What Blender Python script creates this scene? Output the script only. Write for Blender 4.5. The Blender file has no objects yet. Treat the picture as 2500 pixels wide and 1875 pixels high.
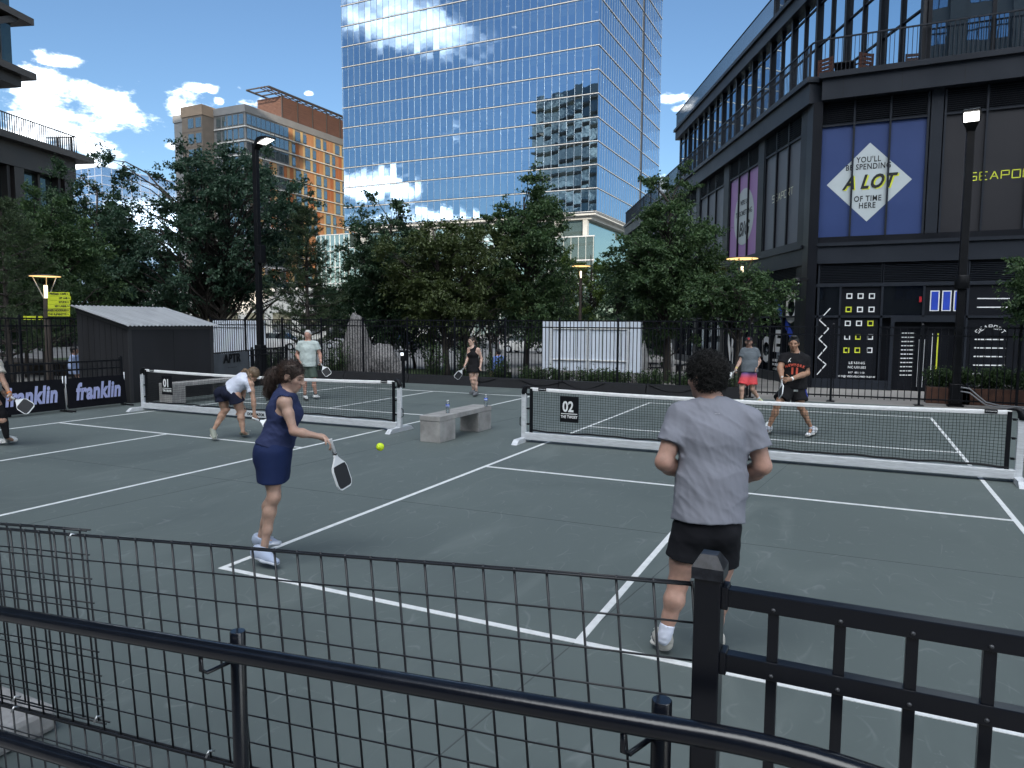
import bpy, math, random
import numpy as np
from mathutils import Vector, Matrix
random.seed(7); rng = np.random.default_rng(11)
SC = bpy.context.scene; COL = SC.collection
R_ = math.radians
# ------------------------------------------------------------------ camera
CAM = np.array([1.47210, -10.77958, 1.99119]); YAW, PIT, ROL, FOC = -0.444183, -0.0862734, 0.00494076, 1743.362
PW, PH = 2500.0, 1875.0
_cy, _sy, _cp, _sp = math.cos(YAW), math.sin(YAW), math.cos(PIT), math.sin(PIT)
FWD = np.array([_sy*_cp, _cy*_cp, _sp]); _rt = np.array([_cy, -_sy, 0.0]); _up = np.cross(_rt, FWD)
RGT = math.cos(ROL)*_rt + math.sin(ROL)*_up; UPV = -math.sin(ROL)*_rt + math.cos(ROL)*_up
cd = bpy.data.cameras.new('camera'); cam = bpy.data.objects.new('camera', cd); COL.objects.link(cam)
cd.sensor_width = 36; cd.lens = 36*FOC/PW; cd.clip_start = 0.05; cd.clip_end = 3000
cam.matrix_world = Matrix(((RGT[0], UPV[0], -FWD[0], CAM[0]), (RGT[1], UPV[1], -FWD[1], CAM[1]), (RGT[2], UPV[2], -FWD[2], CAM[2]), (0, 0, 0, 1)))
SC.camera = cam
# ------------------------------------------------------------------ world: sky with clouds
SUN_EL, SUN_AZ = R_(15.5), math.atan2(0.50, -0.866)          # azimuth measured from +Y towards +X
SUND = Vector((math.sin(SUN_AZ)*math.cos(SUN_EL), math.cos(SUN_AZ)*math.cos(SUN_EL), math.sin(SUN_EL)))
SKY_STRENGTH, CLOUD_VALUE = 0.052, 2.1
world = bpy.data.worlds.new('World'); SC.world = world; world.use_nodes = True
def _pix_dir(u, v):
    d = RGT*(u-PW/2)/FOC - UPV*(v-PH/2)/FOC + FWD
    return d/np.linalg.norm(d)
def build_world():
    nt = world.node_tree; nt.nodes.clear(); N = nt.nodes.new; L = nt.links.new
    def math_(op, a, b=None, c=None, clamp=False):
        n = N('ShaderNodeMath'); n.operation = op; n.use_clamp = clamp
        for i, x in enumerate((a, b, c)):
            if x is None: continue
            if isinstance(x, (int, float)): n.inputs[i].default_value = x
            else: L(x, n.inputs[i])
        return n.outputs[0]
    out = N('ShaderNodeOutputWorld'); bg = N('ShaderNodeBackground'); L(bg.outputs[0], out.inputs[0])
    sky = N('ShaderNodeTexSky'); sky.sky_type = 'NISHITA'; sky.sun_disc = False
    sky.sun_elevation = SUN_EL; sky.sun_rotation = SUN_AZ; sky.altitude = 0; sky.air_density = 1.0; sky.dust_density = 0.25; sky.ozone_density = 3.6
    tc = N('ShaderNodeTexCoord'); sep = N('ShaderNodeSeparateXYZ'); L(tc.outputs['Generated'], sep.inputs[0])
    X, Y, Z = sep.outputs
    az = math_('ARCTAN2', X, Y); el = math_('ARCSINE', Z)
    # cumulus: direction noise in azimuth / elevation, and a flat-layer noise for the rest of the dome
    cmb = N('ShaderNodeCombineXYZ'); L(math_('MULTIPLY', az, 13.0), cmb.inputs[0]); L(math_('MULTIPLY', el, 24.0), cmb.inputs[1])
    no = N('ShaderNodeTexNoise'); no.inputs['Scale'].default_value = 1.0; no.inputs['Detail'].default_value = 9; no.inputs['Roughness'].default_value = 0.62
    L(cmb.outputs[0], no.inputs['Vector'])
    nz = math_('MULTIPLY', math_('SUBTRACT', no.outputs[0], 0.53), 7.5)
    # clouds standing in the part of the sky in view (pixel centre, half width, half height)
    CL = [(250, 265, 125, 62), (165, 315, 95, 60), (120, 400, 100, 50), (60, 330, 80, 100), (160, 145, 62, 15), (455, 260, 70, 32), (478, 214, 26, 12), (523, 216, 22, 12),
          (583, 216, 15, 8), (610, 255, 42, 22), (422, 356, 30, 9), (755, 227, 12, 6), (1650, 243, 42, 14), (1662, 262, 30, 10), (1600, 455, 45, 26), (535, 245, 16, 10)]
    acc = None
    for u, v, w, h in CL:
        d = _pix_dir(u, v); a0 = math.atan2(d[0], d[1]); e0 = math.asin(d[2])
        dw = w/FOC; dh = h/FOC
        qa = math_('DIVIDE', math_('SUBTRACT', az, a0), dw); qe = math_('DIVIDE', math_('SUBTRACT', el, e0), dh)
        m = math_('SUBTRACT', 1.0, math_('ADD', math_('MULTIPLY', qa, qa), math_('MULTIPLY', qe, qe)))
        m = math_('MAXIMUM', m, -2.0)
        acc = m if acc is None else math_('MAXIMUM', acc, m)
    front = math_('ADD', acc, nz)
    fr = N('ShaderNodeMapRange'); fr.interpolation_type = 'SMOOTHSTEP'; fr.inputs[1].default_value = -0.25; fr.inputs[2].default_value = 1.7; L(front, fr.inputs[0])
    # broken cloud layer over the rest of the dome
    zc = math_('ADD', math_('MAXIMUM', Z, 0.0), 0.12)
    c2 = N('ShaderNodeCombineXYZ'); L(math_('DIVIDE', X, zc), c2.inputs[0]); L(math_('DIVIDE', Y, zc), c2.inputs[1])
    n2 = N('ShaderNodeTexNoise'); n2.inputs['Scale'].default_value = 0.62; n2.inputs['Detail'].default_value = 6; n2.inputs['Roughness'].default_value = 0.5
    L(c2.outputs[0], n2.inputs['Vector'])
    r2 = N('ShaderNodeMapRange'); r2.interpolation_type = 'SMOOTHSTEP'; r2.inputs[1].default_value = 0.53; r2.inputs[2].default_value = 0.60; L(n2.outputs[0], r2.inputs[0])
    d0 = _pix_dir(1250, 500); dot = N('ShaderNodeVectorMath'); dot.operation = 'DOT_PRODUCT'; dot.inputs[1].default_value = tuple(d0); L(tc.outputs['Generated'], dot.inputs[0])
    vw = N('ShaderNodeMapRange'); vw.inputs[1].default_value = 0.62; vw.inputs[2].default_value = 0.50; L(dot.outputs['Value'], vw.inputs[0])
    rest = math_('MULTIPLY', r2.outputs[0], vw.outputs[0])
    cl = math_('MAXIMUM', fr.outputs[0], rest, clamp=True)
    up = N('ShaderNodeMapRange'); up.inputs[1].default_value = 0.0; up.inputs[2].default_value = 0.03; L(Z, up.inputs[0])
    cl = math_('MULTIPLY', cl, up.outputs[0])
    sc_ = N('ShaderNodeVectorMath'); sc_.operation = 'SCALE'; sc_.inputs['Scale'].default_value = SKY_STRENGTH; L(sky.outputs[0], sc_.inputs[0])
    # cloud tone: white with slightly greyer bodies
    tone = N('ShaderNodeMapRange'); tone.inputs[1].default_value = 0.35; tone.inputs[2].default_value = 0.7; tone.inputs[3].default_value = CLOUD_VALUE*0.8; tone.inputs[4].default_value = CLOUD_VALUE*1.25
    L(no.outputs[0], tone.inputs[0])
    wc = N('ShaderNodeCombineXYZ')
    for i in range(3): L(math_('MULTIPLY', tone.outputs[0], (0.94, 0.975, 1.0)[i]), wc.inputs[i])
    mx = N('ShaderNodeMix'); mx.data_type = 'VECTOR'; L(cl, mx.inputs['Factor']); L(sc_.outputs[0], mx.inputs[4]); L(wc.outputs[0], mx.inputs[5])
    L(mx.outputs[1], bg.inputs['Color']); bg.inputs['Strength'].default_value = 1.0
build_world()
# ------------------------------------------------------------------ sun
sl = bpy.data.lights.new('sun', 'SUN'); sl.energy = 2.0; sl.angle = R_(0.55); sl.color = (1.0, 0.88, 0.72)
sun = bpy.data.objects.new('sun', sl); COL.objects.link(sun); sun.location = (60, -120, 90)
sun.rotation_euler = (-SUND).to_track_quat('-Z', 'Y').to_euler()
# ------------------------------------------------------------------ exposure
vs = SC.view_settings; vs.view_transform = 'Standard'; vs.look = 'None'; vs.exposure = 1.62; vs.gamma = 1.0; vs.use_curve_mapping = False
SC.cycles.use_denoising = True; SC.cycles.max_bounces = 5; SC.cycles.diffuse_bounces = 2; SC.cycles.glossy_bounces = 3; SC.cycles.transparent_max_bounces = 10; SC.cycles.transmission_bounces = 4
SC.cycles.caustics_reflective = False; SC.cycles.caustics_refractive = False
# ------------------------------------------------------------------ picture geometry -> metres
def ray(u, v): return RGT*(u-PW/2)/FOC - UPV*(v-PH/2)/FOC + FWD
def gnd(u, v, z=0.0):
    d = ray(u, v); return CAM + d*((z-CAM[2])/d[2])
def dep(u, v, D):                       # point at a distance D along the view axis
    return CAM + ray(u, v)*D
def onv(u, v, A, B):                    # point on the vertical plane through A and B
    d = ray(u, v); n = np.array([B[1]-A[1], -(B[0]-A[0])]); t = ((np.array(A)[:2]-CAM[:2])@n)/(d[:2]@n); return CAM + d*t
def depth_of(p): return float((np.array(p)-CAM)@FWD)
# ------------------------------------------------------------------ scene graph helpers
def tag(o, label=None, cat=None, group=None, kind=None):
    if label: o['label'] = label
    if cat: o['category'] = cat
    if group: o['group'] = group
    if kind: o['kind'] = kind
    return o
def link(o, parent=None):
    COL.objects.link(o)
    if parent is not None:
        o.parent = parent; o.matrix_parent_inverse = WM(parent).inverted()
    return o
_wm = {}
def WM(o): return _wm.get(o.name, Matrix.Identity(4))
def thing(name, label, cat, loc=(0, 0, 0), group=None):
    o = bpy.data.objects.new(name, None); o.location = tuple(loc); o.empty_display_size = 0.2
    COL.objects.link(o); _wm[o.name] = Matrix.Translation(Vector(tuple(loc))); return tag(o, label, cat, group)
def piece(name, me, parent, M=None, mat=None):        # shared-mesh piece placed in world coordinates
    o = bpy.data.objects.new(name, me)
    if M is not None: o.matrix_basis = M
    link(o, parent)
    if mat is not None and not me.materials: me.materials.append(mat)
    return o
def T(x, y, z): return Matrix.Translation((x, y, z))
def frame(o, x, n):                                   # local x -> x, local y -> up, local z -> n
    x = Vector(x).normalized(); n = Vector(n).normalized(); u = n.cross(x)
    return Matrix(((x.x, u.x, n.x, o[0]), (x.y, u.y, n.y, o[1]), (x.z, u.z, n.z, o[2]), (0, 0, 0, 1)))
class MB:
    def __init__(s): s.v = []; s.f = []; s.m = []; s.M = None; s.mi = 0
    def add(s, vs, fs):
        b = len(s.v)
        if s.M is not None: vs = [tuple(s.M @ Vector(p)) for p in vs]
        s.v += [tuple(map(float, p)) for p in vs]; s.f += [tuple(b+i for i in f) for f in fs]; s.m += [s.mi]*len(fs); return s
    def box(s, x0, x1, y0, y1, z0, z1):
        vs = [(x0,y0,z0),(x1,y0,z0),(x1,y1,z0),(x0,y1,z0),(x0,y0,z1),(x1,y0,z1),(x1,y1,z1),(x0,y1,z1)]
        return s.add(vs, [(3,2,1,0),(4,5,6,7),(0,1,5,4),(1,2,6,5),(2,3,7,6),(3,0,4,7)])
    def bbox(s, x0, x1, y0, y1, z0, z1, b):           # box with bevelled edges
        import bmesh
        bm = bmesh.new(); bmesh.ops.create_cube(bm, size=1.0)
        for v in bm.verts: v.co = ((x0+x1)/2+v.co.x*(x1-x0), (y0+y1)/2+v.co.y*(y1-y0), (z0+z1)/2+v.co.z*(z1-z0))
        bmesh.ops.bevel(bm, geom=list(bm.edges), offset=b, segments=2, affect='EDGES', profile=0.5)
        bm.verts.index_update(); s.add([tuple(v.co) for v in bm.verts], [tuple(v.index for v in f.verts) for f in bm.faces]); bm.free(); return s
    def bar(s, a, b, w, h=None, up=(0, 0, 1)):        # rectangular bar from a to b
        a = Vector(a); b = Vector(b); h = w if h is None else h; d = (b-a).normalized(); u = Vector(up)
        if abs(d.dot(u)) > 0.95: u = Vector((0, 1, 0))
        x = d.cross(u).normalized()*w/2; y = x.cross(d).normalized()*h/2
        vs = [a-x-y, a+x-y, a+x+y, a-x+y, b-x-y, b+x-y, b+x+y, b-x+y]
        return s.add([tuple(p) for p in vs], [(3,2,1,0),(4,5,6,7),(0,1,5,4),(1,2,6,5),(2,3,7,6),(3,0,4,7)])
    def tube(s, pts, r, n=10, cap=True):
        pts = [Vector(p) for p in pts]; rs = r if hasattr(r, '__len__') else [r]*len(pts); rings = []; prev = None
        for i, p in enumerate(pts):
            d = (pts[min(i+1, len(pts)-1)]-pts[max(i-1, 0)]).normalized()
            if prev is None: u = d.orthogonal().normalized()
            else: u = (prev-d*prev.dot(d)); u = u.normalized() if u.length > 1e-6 else d.orthogonal().normalized()
            prev = u; w = d.cross(u)
            rings.append([p+(u*math.cos(2*math.pi*k/n)+w*math.sin(2*math.pi*k/n))*rs[i] for k in range(n)])
        vs = [tuple(q) for rg in rings for q in rg]; fs = []
        for i in range(len(pts)-1):
            for k in range(n): fs.append((i*n+k, i*n+(k+1)%n, (i+1)*n+(k+1)%n, (i+1)*n+k))
        if cap: fs.append(tuple(range(n-1, -1, -1))); fs.append(tuple((len(pts)-1)*n+k for k in range(n)))
        return s.add(vs, fs)
    def lathe(s, prof, c=(0, 0, 0), n=20):
        vs = []; fs = []
        for r, z in prof:
            for k in range(n): vs.append((c[0]+r*math.cos(2*math.pi*k/n), c[1]+r*math.sin(2*math.pi*k/n), c[2]+z))
        for i in range(len(prof)-1):
            for k in range(n): fs.append((i*n+k, i*n+(k+1)%n, (i+1)*n+(k+1)%n, (i+1)*n+k))
        fs.append(tuple(range(n-1, -1, -1))); fs.append(tuple((len(prof)-1)*n+k for k in range(n)))
        return s.add(vs, fs)
    def prism(s, poly, z0, z1):                       # polygon in xy extruded in z (poly counter-clockwise)
        n = len(poly); vs = [(x, y, z0) for x, y in poly]+[(x, y, z1) for x, y in poly]
        fs = [tuple(range(n-1, -1, -1)), tuple(range(n, 2*n))]+[(i, (i+1)%n, n+(i+1)%n, n+i) for i in range(n)]
        return s.add(vs, fs)
    def quad(s, a, b, c, d): return s.add([a, b, c, d], [(0, 1, 2, 3)])
    def mesh(s, name, mats=(), smooth=False):
        me = bpy.data.meshes.new(name); me.from_pydata(s.v, [], s.f)
        for m in (mats if isinstance(mats, (list, tuple)) else [mats]): me.materials.append(m)
        if any(s.m): me.polygons.foreach_set('material_index', s.m)
        if smooth:
            me.polygons.foreach_set('use_smooth', [True]*len(me.polygons))
            if smooth == 'auto': me.set_sharp_from_angle(angle=R_(40))
        me.update(); return me
    def build(s, name, mats, parent=None, smooth=False):
        return link(bpy.data.objects.new(name, s.mesh(name, mats, smooth)), parent)
def npmesh(name, V, F, mat, smooth=True):             # numpy verts (n,3) and quads (m,4)
    me = bpy.data.meshes.new(name); V = np.ascontiguousarray(V, np.float32); F = np.ascontiguousarray(F, np.int32); k = F.shape[1]
    me.vertices.add(len(V)); me.vertices.foreach_set('co', V.ravel()); me.loops.add(F.size); me.loops.foreach_set('vertex_index', F.ravel())
    me.polygons.add(len(F)); me.polygons.foreach_set('loop_start', np.arange(0, F.size, k, dtype=np.int32))
    me.polygons.foreach_set('use_smooth', np.full(len(F), bool(smooth)))
    if mat: me.materials.append(mat)
    me.update(calc_edges=True); me.validate(); return me
# ------------------------------------------------------------------ materials
def S(r, g, b):                                       # 0-255 display colour -> linear
    f = lambda c: (c/255/12.92) if c/255 <= 0.04045 else ((c/255+0.055)/1.055)**2.4
    return (f(r), f(g), f(b))
def pm(name, rgb, rough=0.5, metal=0.0, var=0.12, vs=3.0, bump=0.0, bs=40.0, spec=0.5, rgb2=None, rnd=0.0, stretch=(1, 1, 1), emit=0.0, coat=0.0, bdist=0.01, detail=5, sss=0.0, rvar=0.1):
    m = bpy.data.materials.new(name); m.use_nodes = True; nt = m.node_tree; b = nt.nodes['Principled BSDF']; N = nt.nodes.new; L = nt.links.new
    b.inputs['Roughness'].default_value = rough; b.inputs['Metallic'].default_value = metal; b.inputs['Specular IOR Level'].default_value = spec; b.inputs['Coat Weight'].default_value = coat
    if sss: b.inputs['Subsurface Weight'].default_value = sss; b.inputs['Subsurface Radius'].default_value = (0.012, 0.005, 0.003); b.inputs['Subsurface Scale'].default_value = 0.6
    tc = N('ShaderNodeTexCoord'); mp = N('ShaderNodeMapping'); mp.inputs['Scale'].default_value = stretch; L(tc.outputs['Object'], mp.inputs[0])
    n = N('ShaderNodeTexNoise'); n.inputs['Scale'].default_value = vs; n.inputs['Detail'].default_value = detail; n.inputs['Roughness'].default_value = 0.6; L(mp.outputs[0], n.inputs['Vector'])
    rgb2 = rgb2 or tuple(c*(1-var*1.6) for c in rgb); r1 = tuple(min(1, c*(1+var*0.8)) for c in rgb) if rgb2 is None else rgb
    mr = N('ShaderNodeMapRange'); mr.inputs[1].default_value = 0.35; mr.inputs[2].default_value = 0.65; L(n.outputs[0], mr.inputs[0])
    mx = N('ShaderNodeMix'); mx.data_type = 'RGBA'; mx.inputs[6].default_value = (*rgb2, 1); mx.inputs[7].default_value = (*r1, 1); L(mr.outputs[0], mx.inputs[0])
    col = mx.outputs[2]
    if rnd:
        oi = N('ShaderNodeObjectInfo'); hv = N('ShaderNodeHueSaturation'); rr = N('ShaderNodeMapRange'); rr.inputs[3].default_value = 1-rnd; rr.inputs[4].default_value = 1+rnd
        L(oi.outputs['Random'], rr.inputs[0]); L(rr.outputs[0], hv.inputs['Value']); L(col, hv.inputs['Color']); col = hv.outputs[0]
    L(col, b.inputs['Base Color'])
    if rvar:
        rm = N('ShaderNodeMapRange'); rm.inputs[3].default_value = max(0.02, rough-rvar); rm.inputs[4].default_value = min(1, rough+rvar); L(n.outputs[0], rm.inputs[0]); L(rm.outputs[0], b.inputs['Roughness'])
    if bump:
        nb = N('ShaderNodeTexNoise'); nb.inputs['Scale'].default_value = bs; nb.inputs['Detail'].default_value = 4; L(mp.outputs[0], nb.inputs['Vector'])
        bp = N('ShaderNodeBump'); bp.inputs['Strength'].default_value = bump; bp.inputs['Distance'].default_value = bdist; L(nb.outputs[0], bp.inputs['Height']); L(bp.outputs[0], b.inputs['Normal'])
    if emit:
        b.inputs['Emission Color'].default_value = (*rgb, 1); b.inputs['Emission Strength'].default_value = emit
    return m
def glassm(name, refl, body, tint=(1, 1, 1), transp=0.0, rough=0.02, bump=0.0, bs=1.0, gr=1.0):
    """window glass: mirror coat over a dark body (or partly clear)"""
    m = bpy.data.materials.new(name); m.use_nodes = True; nt = m.node_tree; N = nt.nodes.new; L = nt.links.new; out = nt.nodes['Material Output']; nt.nodes.remove(nt.nodes['Principled BSDF'])
    g = N('ShaderNodeBsdfGlossy'); g.inputs['Color'].default_value = (*tint, 1); g.inputs['Roughness'].default_value = rough
    d = N('ShaderNodeBsdfDiffuse'); d.inputs['Color'].default_value = (*body, 1); base = d.outputs[0]
    if transp:
        t = N('ShaderNodeBsdfTransparent'); t.inputs['Color'].default_value = (0.62, 0.72, 0.74, 1); ms = N('ShaderNodeMixShader'); ms.inputs[0].default_value = transp; L(d.outputs[0], ms.inputs[1]); L(t.outputs[0], ms.inputs[2]); base = ms.outputs[0]
    lw = N('ShaderNodeFresnel'); lw.inputs[0].default_value = 1.5
    mr = N('ShaderNodeMapRange'); mr.inputs[1].default_value = 0.04; mr.inputs[2].default_value = 1.0; mr.inputs[3].default_value = refl; mr.inputs[4].default_value = gr; L(lw.outputs[0], mr.inputs[0])
    mx = N('ShaderNodeMixShader'); L(mr.outputs[0], mx.inputs[0]); L(base, mx.inputs[1]); L(g.outputs[0], mx.inputs[2]); L(mx.outputs[0], out.inputs[0])
    if bump:
        tc = N('ShaderNodeTexCoord'); nb = N('ShaderNodeTexNoise'); nb.inputs['Scale'].default_value = bs; nb.inputs['Detail'].default_value = 2; L(tc.outputs['Object'], nb.inputs['Vector'])
        oi = N('ShaderNodeObjectInfo'); ad = N('ShaderNodeVectorMath'); ad.operation = 'ADD'; L(tc.outputs['Object'], ad.inputs[0]); L(oi.outputs['Location'], ad.inputs[1]); L(ad.outputs[0], nb.inputs['Vector'])
        bp = N('ShaderNodeBump'); bp.inputs['Strength'].default_value = bump; bp.inputs['Distance'].default_value = 0.05; L(nb.outputs[0], bp.inputs['Height']); L(bp.outputs[0], g.inputs['Normal'])
    return m
M = {}
M['black'] = pm('black_painted_steel', (0.0042, 0.0052, 0.0085), 0.42, var=0.2, vs=9, bump=0.05, bs=300, rnd=0.1, spec=0.3)
M['blackmat'] = pm('black_powder_coat', (0.0042, 0.005, 0.0075), 0.5, var=0.2, vs=6, spec=0.25)
M['rubber'] = pm('black_rubber', (0.010, 0.011, 0.014), 0.75, var=0.25, spec=0.25, vs=6, bump=0.1, bs=80)
M['alu'] = pm('brushed_aluminium', (0.66, 0.69, 0.73), 0.45, metal=0.2, var=0.12, vs=8, bump=0.04, bs=200, stretch=(1, 1, 8))
M['zinc'] = pm('zinc_bolt', (0.6, 0.62, 0.64), 0.35, metal=0.9)
M['concrete'] = pm('cast_concrete', (0.33, 0.325, 0.32), 0.85, var=0.22, vs=4.5, bump=0.25, bs=60, detail=8)
M['white'] = pm('white_paint', (0.78, 0.79, 0.80), 0.5, var=0.05, vs=5)
M['net'] = pm('net_cord', (0.012, 0.014, 0.015), 0.8, rvar=0)
M['tape'] = pm('white_vinyl_tape', (0.74, 0.75, 0.77), 0.45, var=0.08, vs=10, bump=0.35, bs=24, bdist=0.02, stretch=(1, 1, 2))
M['bark'] = pm('bark', (0.055, 0.047, 0.042), 0.9, var=0.35, vs=7, bump=0.6, bs=30, stretch=(1, 1, 0.25), bdist=0.03)
M['soil'] = pm('planting_soil', (0.045, 0.036, 0.028), 0.95, var=0.3, vs=3, bump=0.5, bs=20)
def leafm(name, c1, c2, tr):
    m = bpy.data.materials.new(name); m.use_nodes = True; nt = m.node_tree; b = nt.nodes['Principled BSDF']; N = nt.nodes.new; L = nt.links.new
    g = N('ShaderNodeNewGeometry'); mx = N('ShaderNodeMix'); mx.data_type = 'RGBA'; mx.inputs[6].default_value = (*c1, 1); mx.inputs[7].default_value = (*c2, 1)
    L(g.outputs['Random Per Island'], mx.inputs[0]); L(mx.outputs[2], b.inputs['Base Color']); b.inputs['Roughness'].default_value = 0.5; b.inputs['Specular IOR Level'].default_value = 0.35
    t = N('ShaderNodeBsdfTranslucent'); hv = N('ShaderNodeHueSaturation'); hv.inputs['Value'].default_value = 1.3; hv.inputs['Saturation'].default_value = 1.15; L(mx.outputs[2], hv.inputs['Color']); L(hv.outputs[0], t.inputs['Color'])
    ms = N('ShaderNodeMixShader'); ms.inputs[0].default_value = tr; L(b.outputs[0], ms.inputs[1]); L(t.outputs[0], ms.inputs[2]); L(ms.outputs[0], nt.nodes['Material Output'].inputs[0]); return m
M['leaf'] = leafm('tree_leaf', (0.036, 0.074, 0.036), (0.086, 0.140, 0.056), 0.35)
M['leaf_dark'] = leafm('dark_tree_leaf', (0.027, 0.058, 0.036), (0.065, 0.110, 0.055), 0.33)
M['leaf_light'] = leafm('light_tree_leaf', (0.045, 0.085, 0.022), (0.11, 0.16, 0.035), 0.35)
M['leaf_olive'] = leafm('olive_tree_leaf', (0.036, 0.056, 0.022), (0.085, 0.112, 0.040), 0.33)
M['leaf_blue'] = leafm('blue_green_tree_leaf', (0.024, 0.056, 0.039), (0.058, 0.104, 0.064), 0.33)
M['needle'] = leafm('pine_needle', (0.030, 0.054, 0.030), (0.065, 0.095, 0.042), 0.2)
M['shrub'] = leafm('shrub_leaf', (0.034, 0.066, 0.030), (0.075, 0.125, 0.045), 0.3)
# ------------------------------------------------------------------ lettering
def text_mesh(s, size, align='CENTER', bold=0.0, shear=0.0, ext=0.002, sx=1.0, space=1.0):
    c = bpy.data.curves.new('t', 'FONT'); c.body = s; c.size = size; c.align_x = align; c.align_y = 'CENTER'; c.offset = bold; c.shear = shear; c.extrude = ext; c.space_character = space; c.resolution_u = 3
    o = bpy.data.objects.new('t', c); COL.objects.link(o); dg = bpy.context.evaluated_depsgraph_get(); me = bpy.data.meshes.new_from_object(o.evaluated_get(dg))
    if sx != 1.0: me.transform(Matrix.Diagonal((sx, 1, 1, 1)))
    COL.objects.unlink(o); bpy.data.objects.remove(o); bpy.data.curves.remove(c); return me
def lettering(name, s, size, Mx, mat, parent, **k):
    me = text_mesh(s, size, **k); me.materials.clear(); me.materials.append(mat); me.name = name
    return piece(name, me, parent, Mx)
STROKE = {'S': [[(1,1),(0,1),(0,.5),(1,.5),(1,0),(0,0)]], 'E': [[(1,1),(0,1),(0,0),(1,0)],[(0,.5),(.8,.5)]], 'A': [[(0,0),(.5,1),(1,0)],[(.2,.36),(.8,.36)]],
          'P': [[(0,0),(0,1),(1,1),(1,.45),(0,.45)]], 'O': [[(0,0),(0,1),(1,1),(1,0),(0,0)]], 'R': [[(0,0),(0,1),(1,1),(1,.45),(0,.45)],[(.45,.45),(1,0)]], 'T': [[(0,1),(1,1)],[(.5,1),(.5,0)]]}
def stroke_text(s, w, h, gap, th):                    # thin geometric capitals drawn with straight strokes; local xy, centred
    mb = MB(); n = len(s); x = -(n*w+(n-1)*gap)/2
    for ch in s:
        for pl in STROKE[ch]:
            for (a, b), (c, d) in zip(pl[:-1], pl[1:]): mb.bar((x+a*w, (b-.5)*h, 0), (x+c*w, (d-.5)*h, 0), th, 0.004)
        x += w+gap
    return mb
# ================================================================== GROUND
PZ = -0.5                                             # plaza level around the raised court
M['plaza'] = pm('plaza_paving', (0.23, 0.225, 0.22), 0.85, var=0.2, vs=0.6, bump=0.15, bs=12, detail=8)
g = MB(); g.quad((-700, -500, PZ), (700, -500, PZ), (700, 1500, PZ), (-700, 1500, PZ)); tag(g.build('ground', M['plaza']), kind='structure')
def court_mat():
    m = pm('court_coating', (0.103, 0.126, 0.123), 0.66, var=0.06, vs=0.5, bump=0.22, bs=420, bdist=0.002, spec=0.35, detail=6); nt = m.node_tree; N = nt.nodes.new; L = nt.links.new
    b = nt.nodes['Principled BSDF']; src = b.inputs['Base Color'].links[0].from_socket; tc = N('ShaderNodeTexCoord')
    def layer(src, col, scale, rot, lo, hi, st, dist=1.5):
        mp = N('ShaderNodeMapping'); mp.inputs['Scale'].default_value = st; mp.inputs['Rotation'].default_value = (0, 0, rot); L(tc.outputs['Object'], mp.inputs[0])
        n = N('ShaderNodeTexNoise'); n.inputs['Scale'].default_value = scale; n.inputs['Detail'].default_value = 6; n.inputs['Distortion'].default_value = dist; L(mp.outputs[0], n.inputs['Vector'])
        r = N('ShaderNodeMapRange'); r.inputs[1].default_value = lo; r.inputs[2].default_value = hi; r.interpolation_type = 'SMOOTHSTEP'; L(n.outputs[0], r.inputs[0])
        mx = N('ShaderNodeMix'); mx.data_type = 'RGBA'; mx.inputs[7].default_value = (*col, 1); L(r.outputs[0], mx.inputs[0]); L(src, mx.inputs[6]); return mx.outputs[2]
    c = layer(src, (0.082, 0.101, 0.100), 0.35, 0.3, 0.48, 0.75, (1, 1, 1))
    c = layer(c, (0.126, 0.150, 0.146), 1.3, 0.9, 0.52, 0.80, (1, 0.35, 1))
    def scratch(src, k, scale, amt):                    # long thin shoe scuffs: contour lines of a noise, broken up by a second one
        mp = N('ShaderNodeMapping'); mp.inputs['Location'].default_value = (k*7.3, k*3.1, k*1.7); mp.inputs['Rotation'].default_value = (0, 0, k*1.3); mp.inputs['Scale'].default_value = (1.0, 0.6, 1); L(tc.outputs['Object'], mp.inputs[0])
        n1 = N('ShaderNodeTexNoise'); n1.inputs['Scale'].default_value = scale; n1.inputs['Detail'].default_value = 0.5; L(mp.outputs[0], n1.inputs['Vector']); n2 = N('ShaderNodeTexNoise'); n2.inputs['Scale'].default_value = scale*1.7; n2.inputs['Detail'].default_value = 4; L(mp.outputs[0], n2.inputs['Vector'])
        d = N('ShaderNodeMath'); d.operation = 'SUBTRACT'; L(n1.outputs[0], d.inputs[0]); d.inputs[1].default_value = 0.5; ab = N('ShaderNodeMath'); ab.operation = 'ABSOLUTE'; L(d.outputs[0], ab.inputs[0])
        r1 = N('ShaderNodeMapRange'); r1.inputs[1].default_value = 0.0; r1.inputs[2].default_value = 0.0045*scale; r1.inputs[3].default_value = amt; r1.inputs[4].default_value = 0.0; L(ab.outputs[0], r1.inputs[0]); r2 = N('ShaderNodeMapRange'); r2.inputs[1].default_value = 0.52; r2.inputs[2].default_value = 0.66; L(n2.outputs[0], r2.inputs[0])
        mu = N('ShaderNodeMath'); mu.operation = 'MULTIPLY'; L(r1.outputs[0], mu.inputs[0]); L(r2.outputs[0], mu.inputs[1]); mx = N('ShaderNodeMix'); mx.data_type = 'RGBA'; mx.inputs[7].default_value = (0.25, 0.275, 0.28, 1); L(mu.outputs[0], mx.inputs[0]); L(src, mx.inputs[6]); return mx.outputs[2]
    for k, sc in enumerate((1.1, 2.0, 3.1, 4.3)): c = scratch(c, k+1, sc, 0.28)
    c = layer(c, (0.155, 0.176, 0.178), 14, 0.4, 0.66, 0.78, (1, 1, 1))
    c = layer(c, (0.088, 0.102, 0.104), 9, 0.2, 0.74, 0.8, (1, 1, 1))
    L(c, b.inputs['Base Color']); return m
M['court'] = court_mat()
CX0, CX1, CY0, CY1 = -15.0, 9.5, -9.40, 9.05
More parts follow.
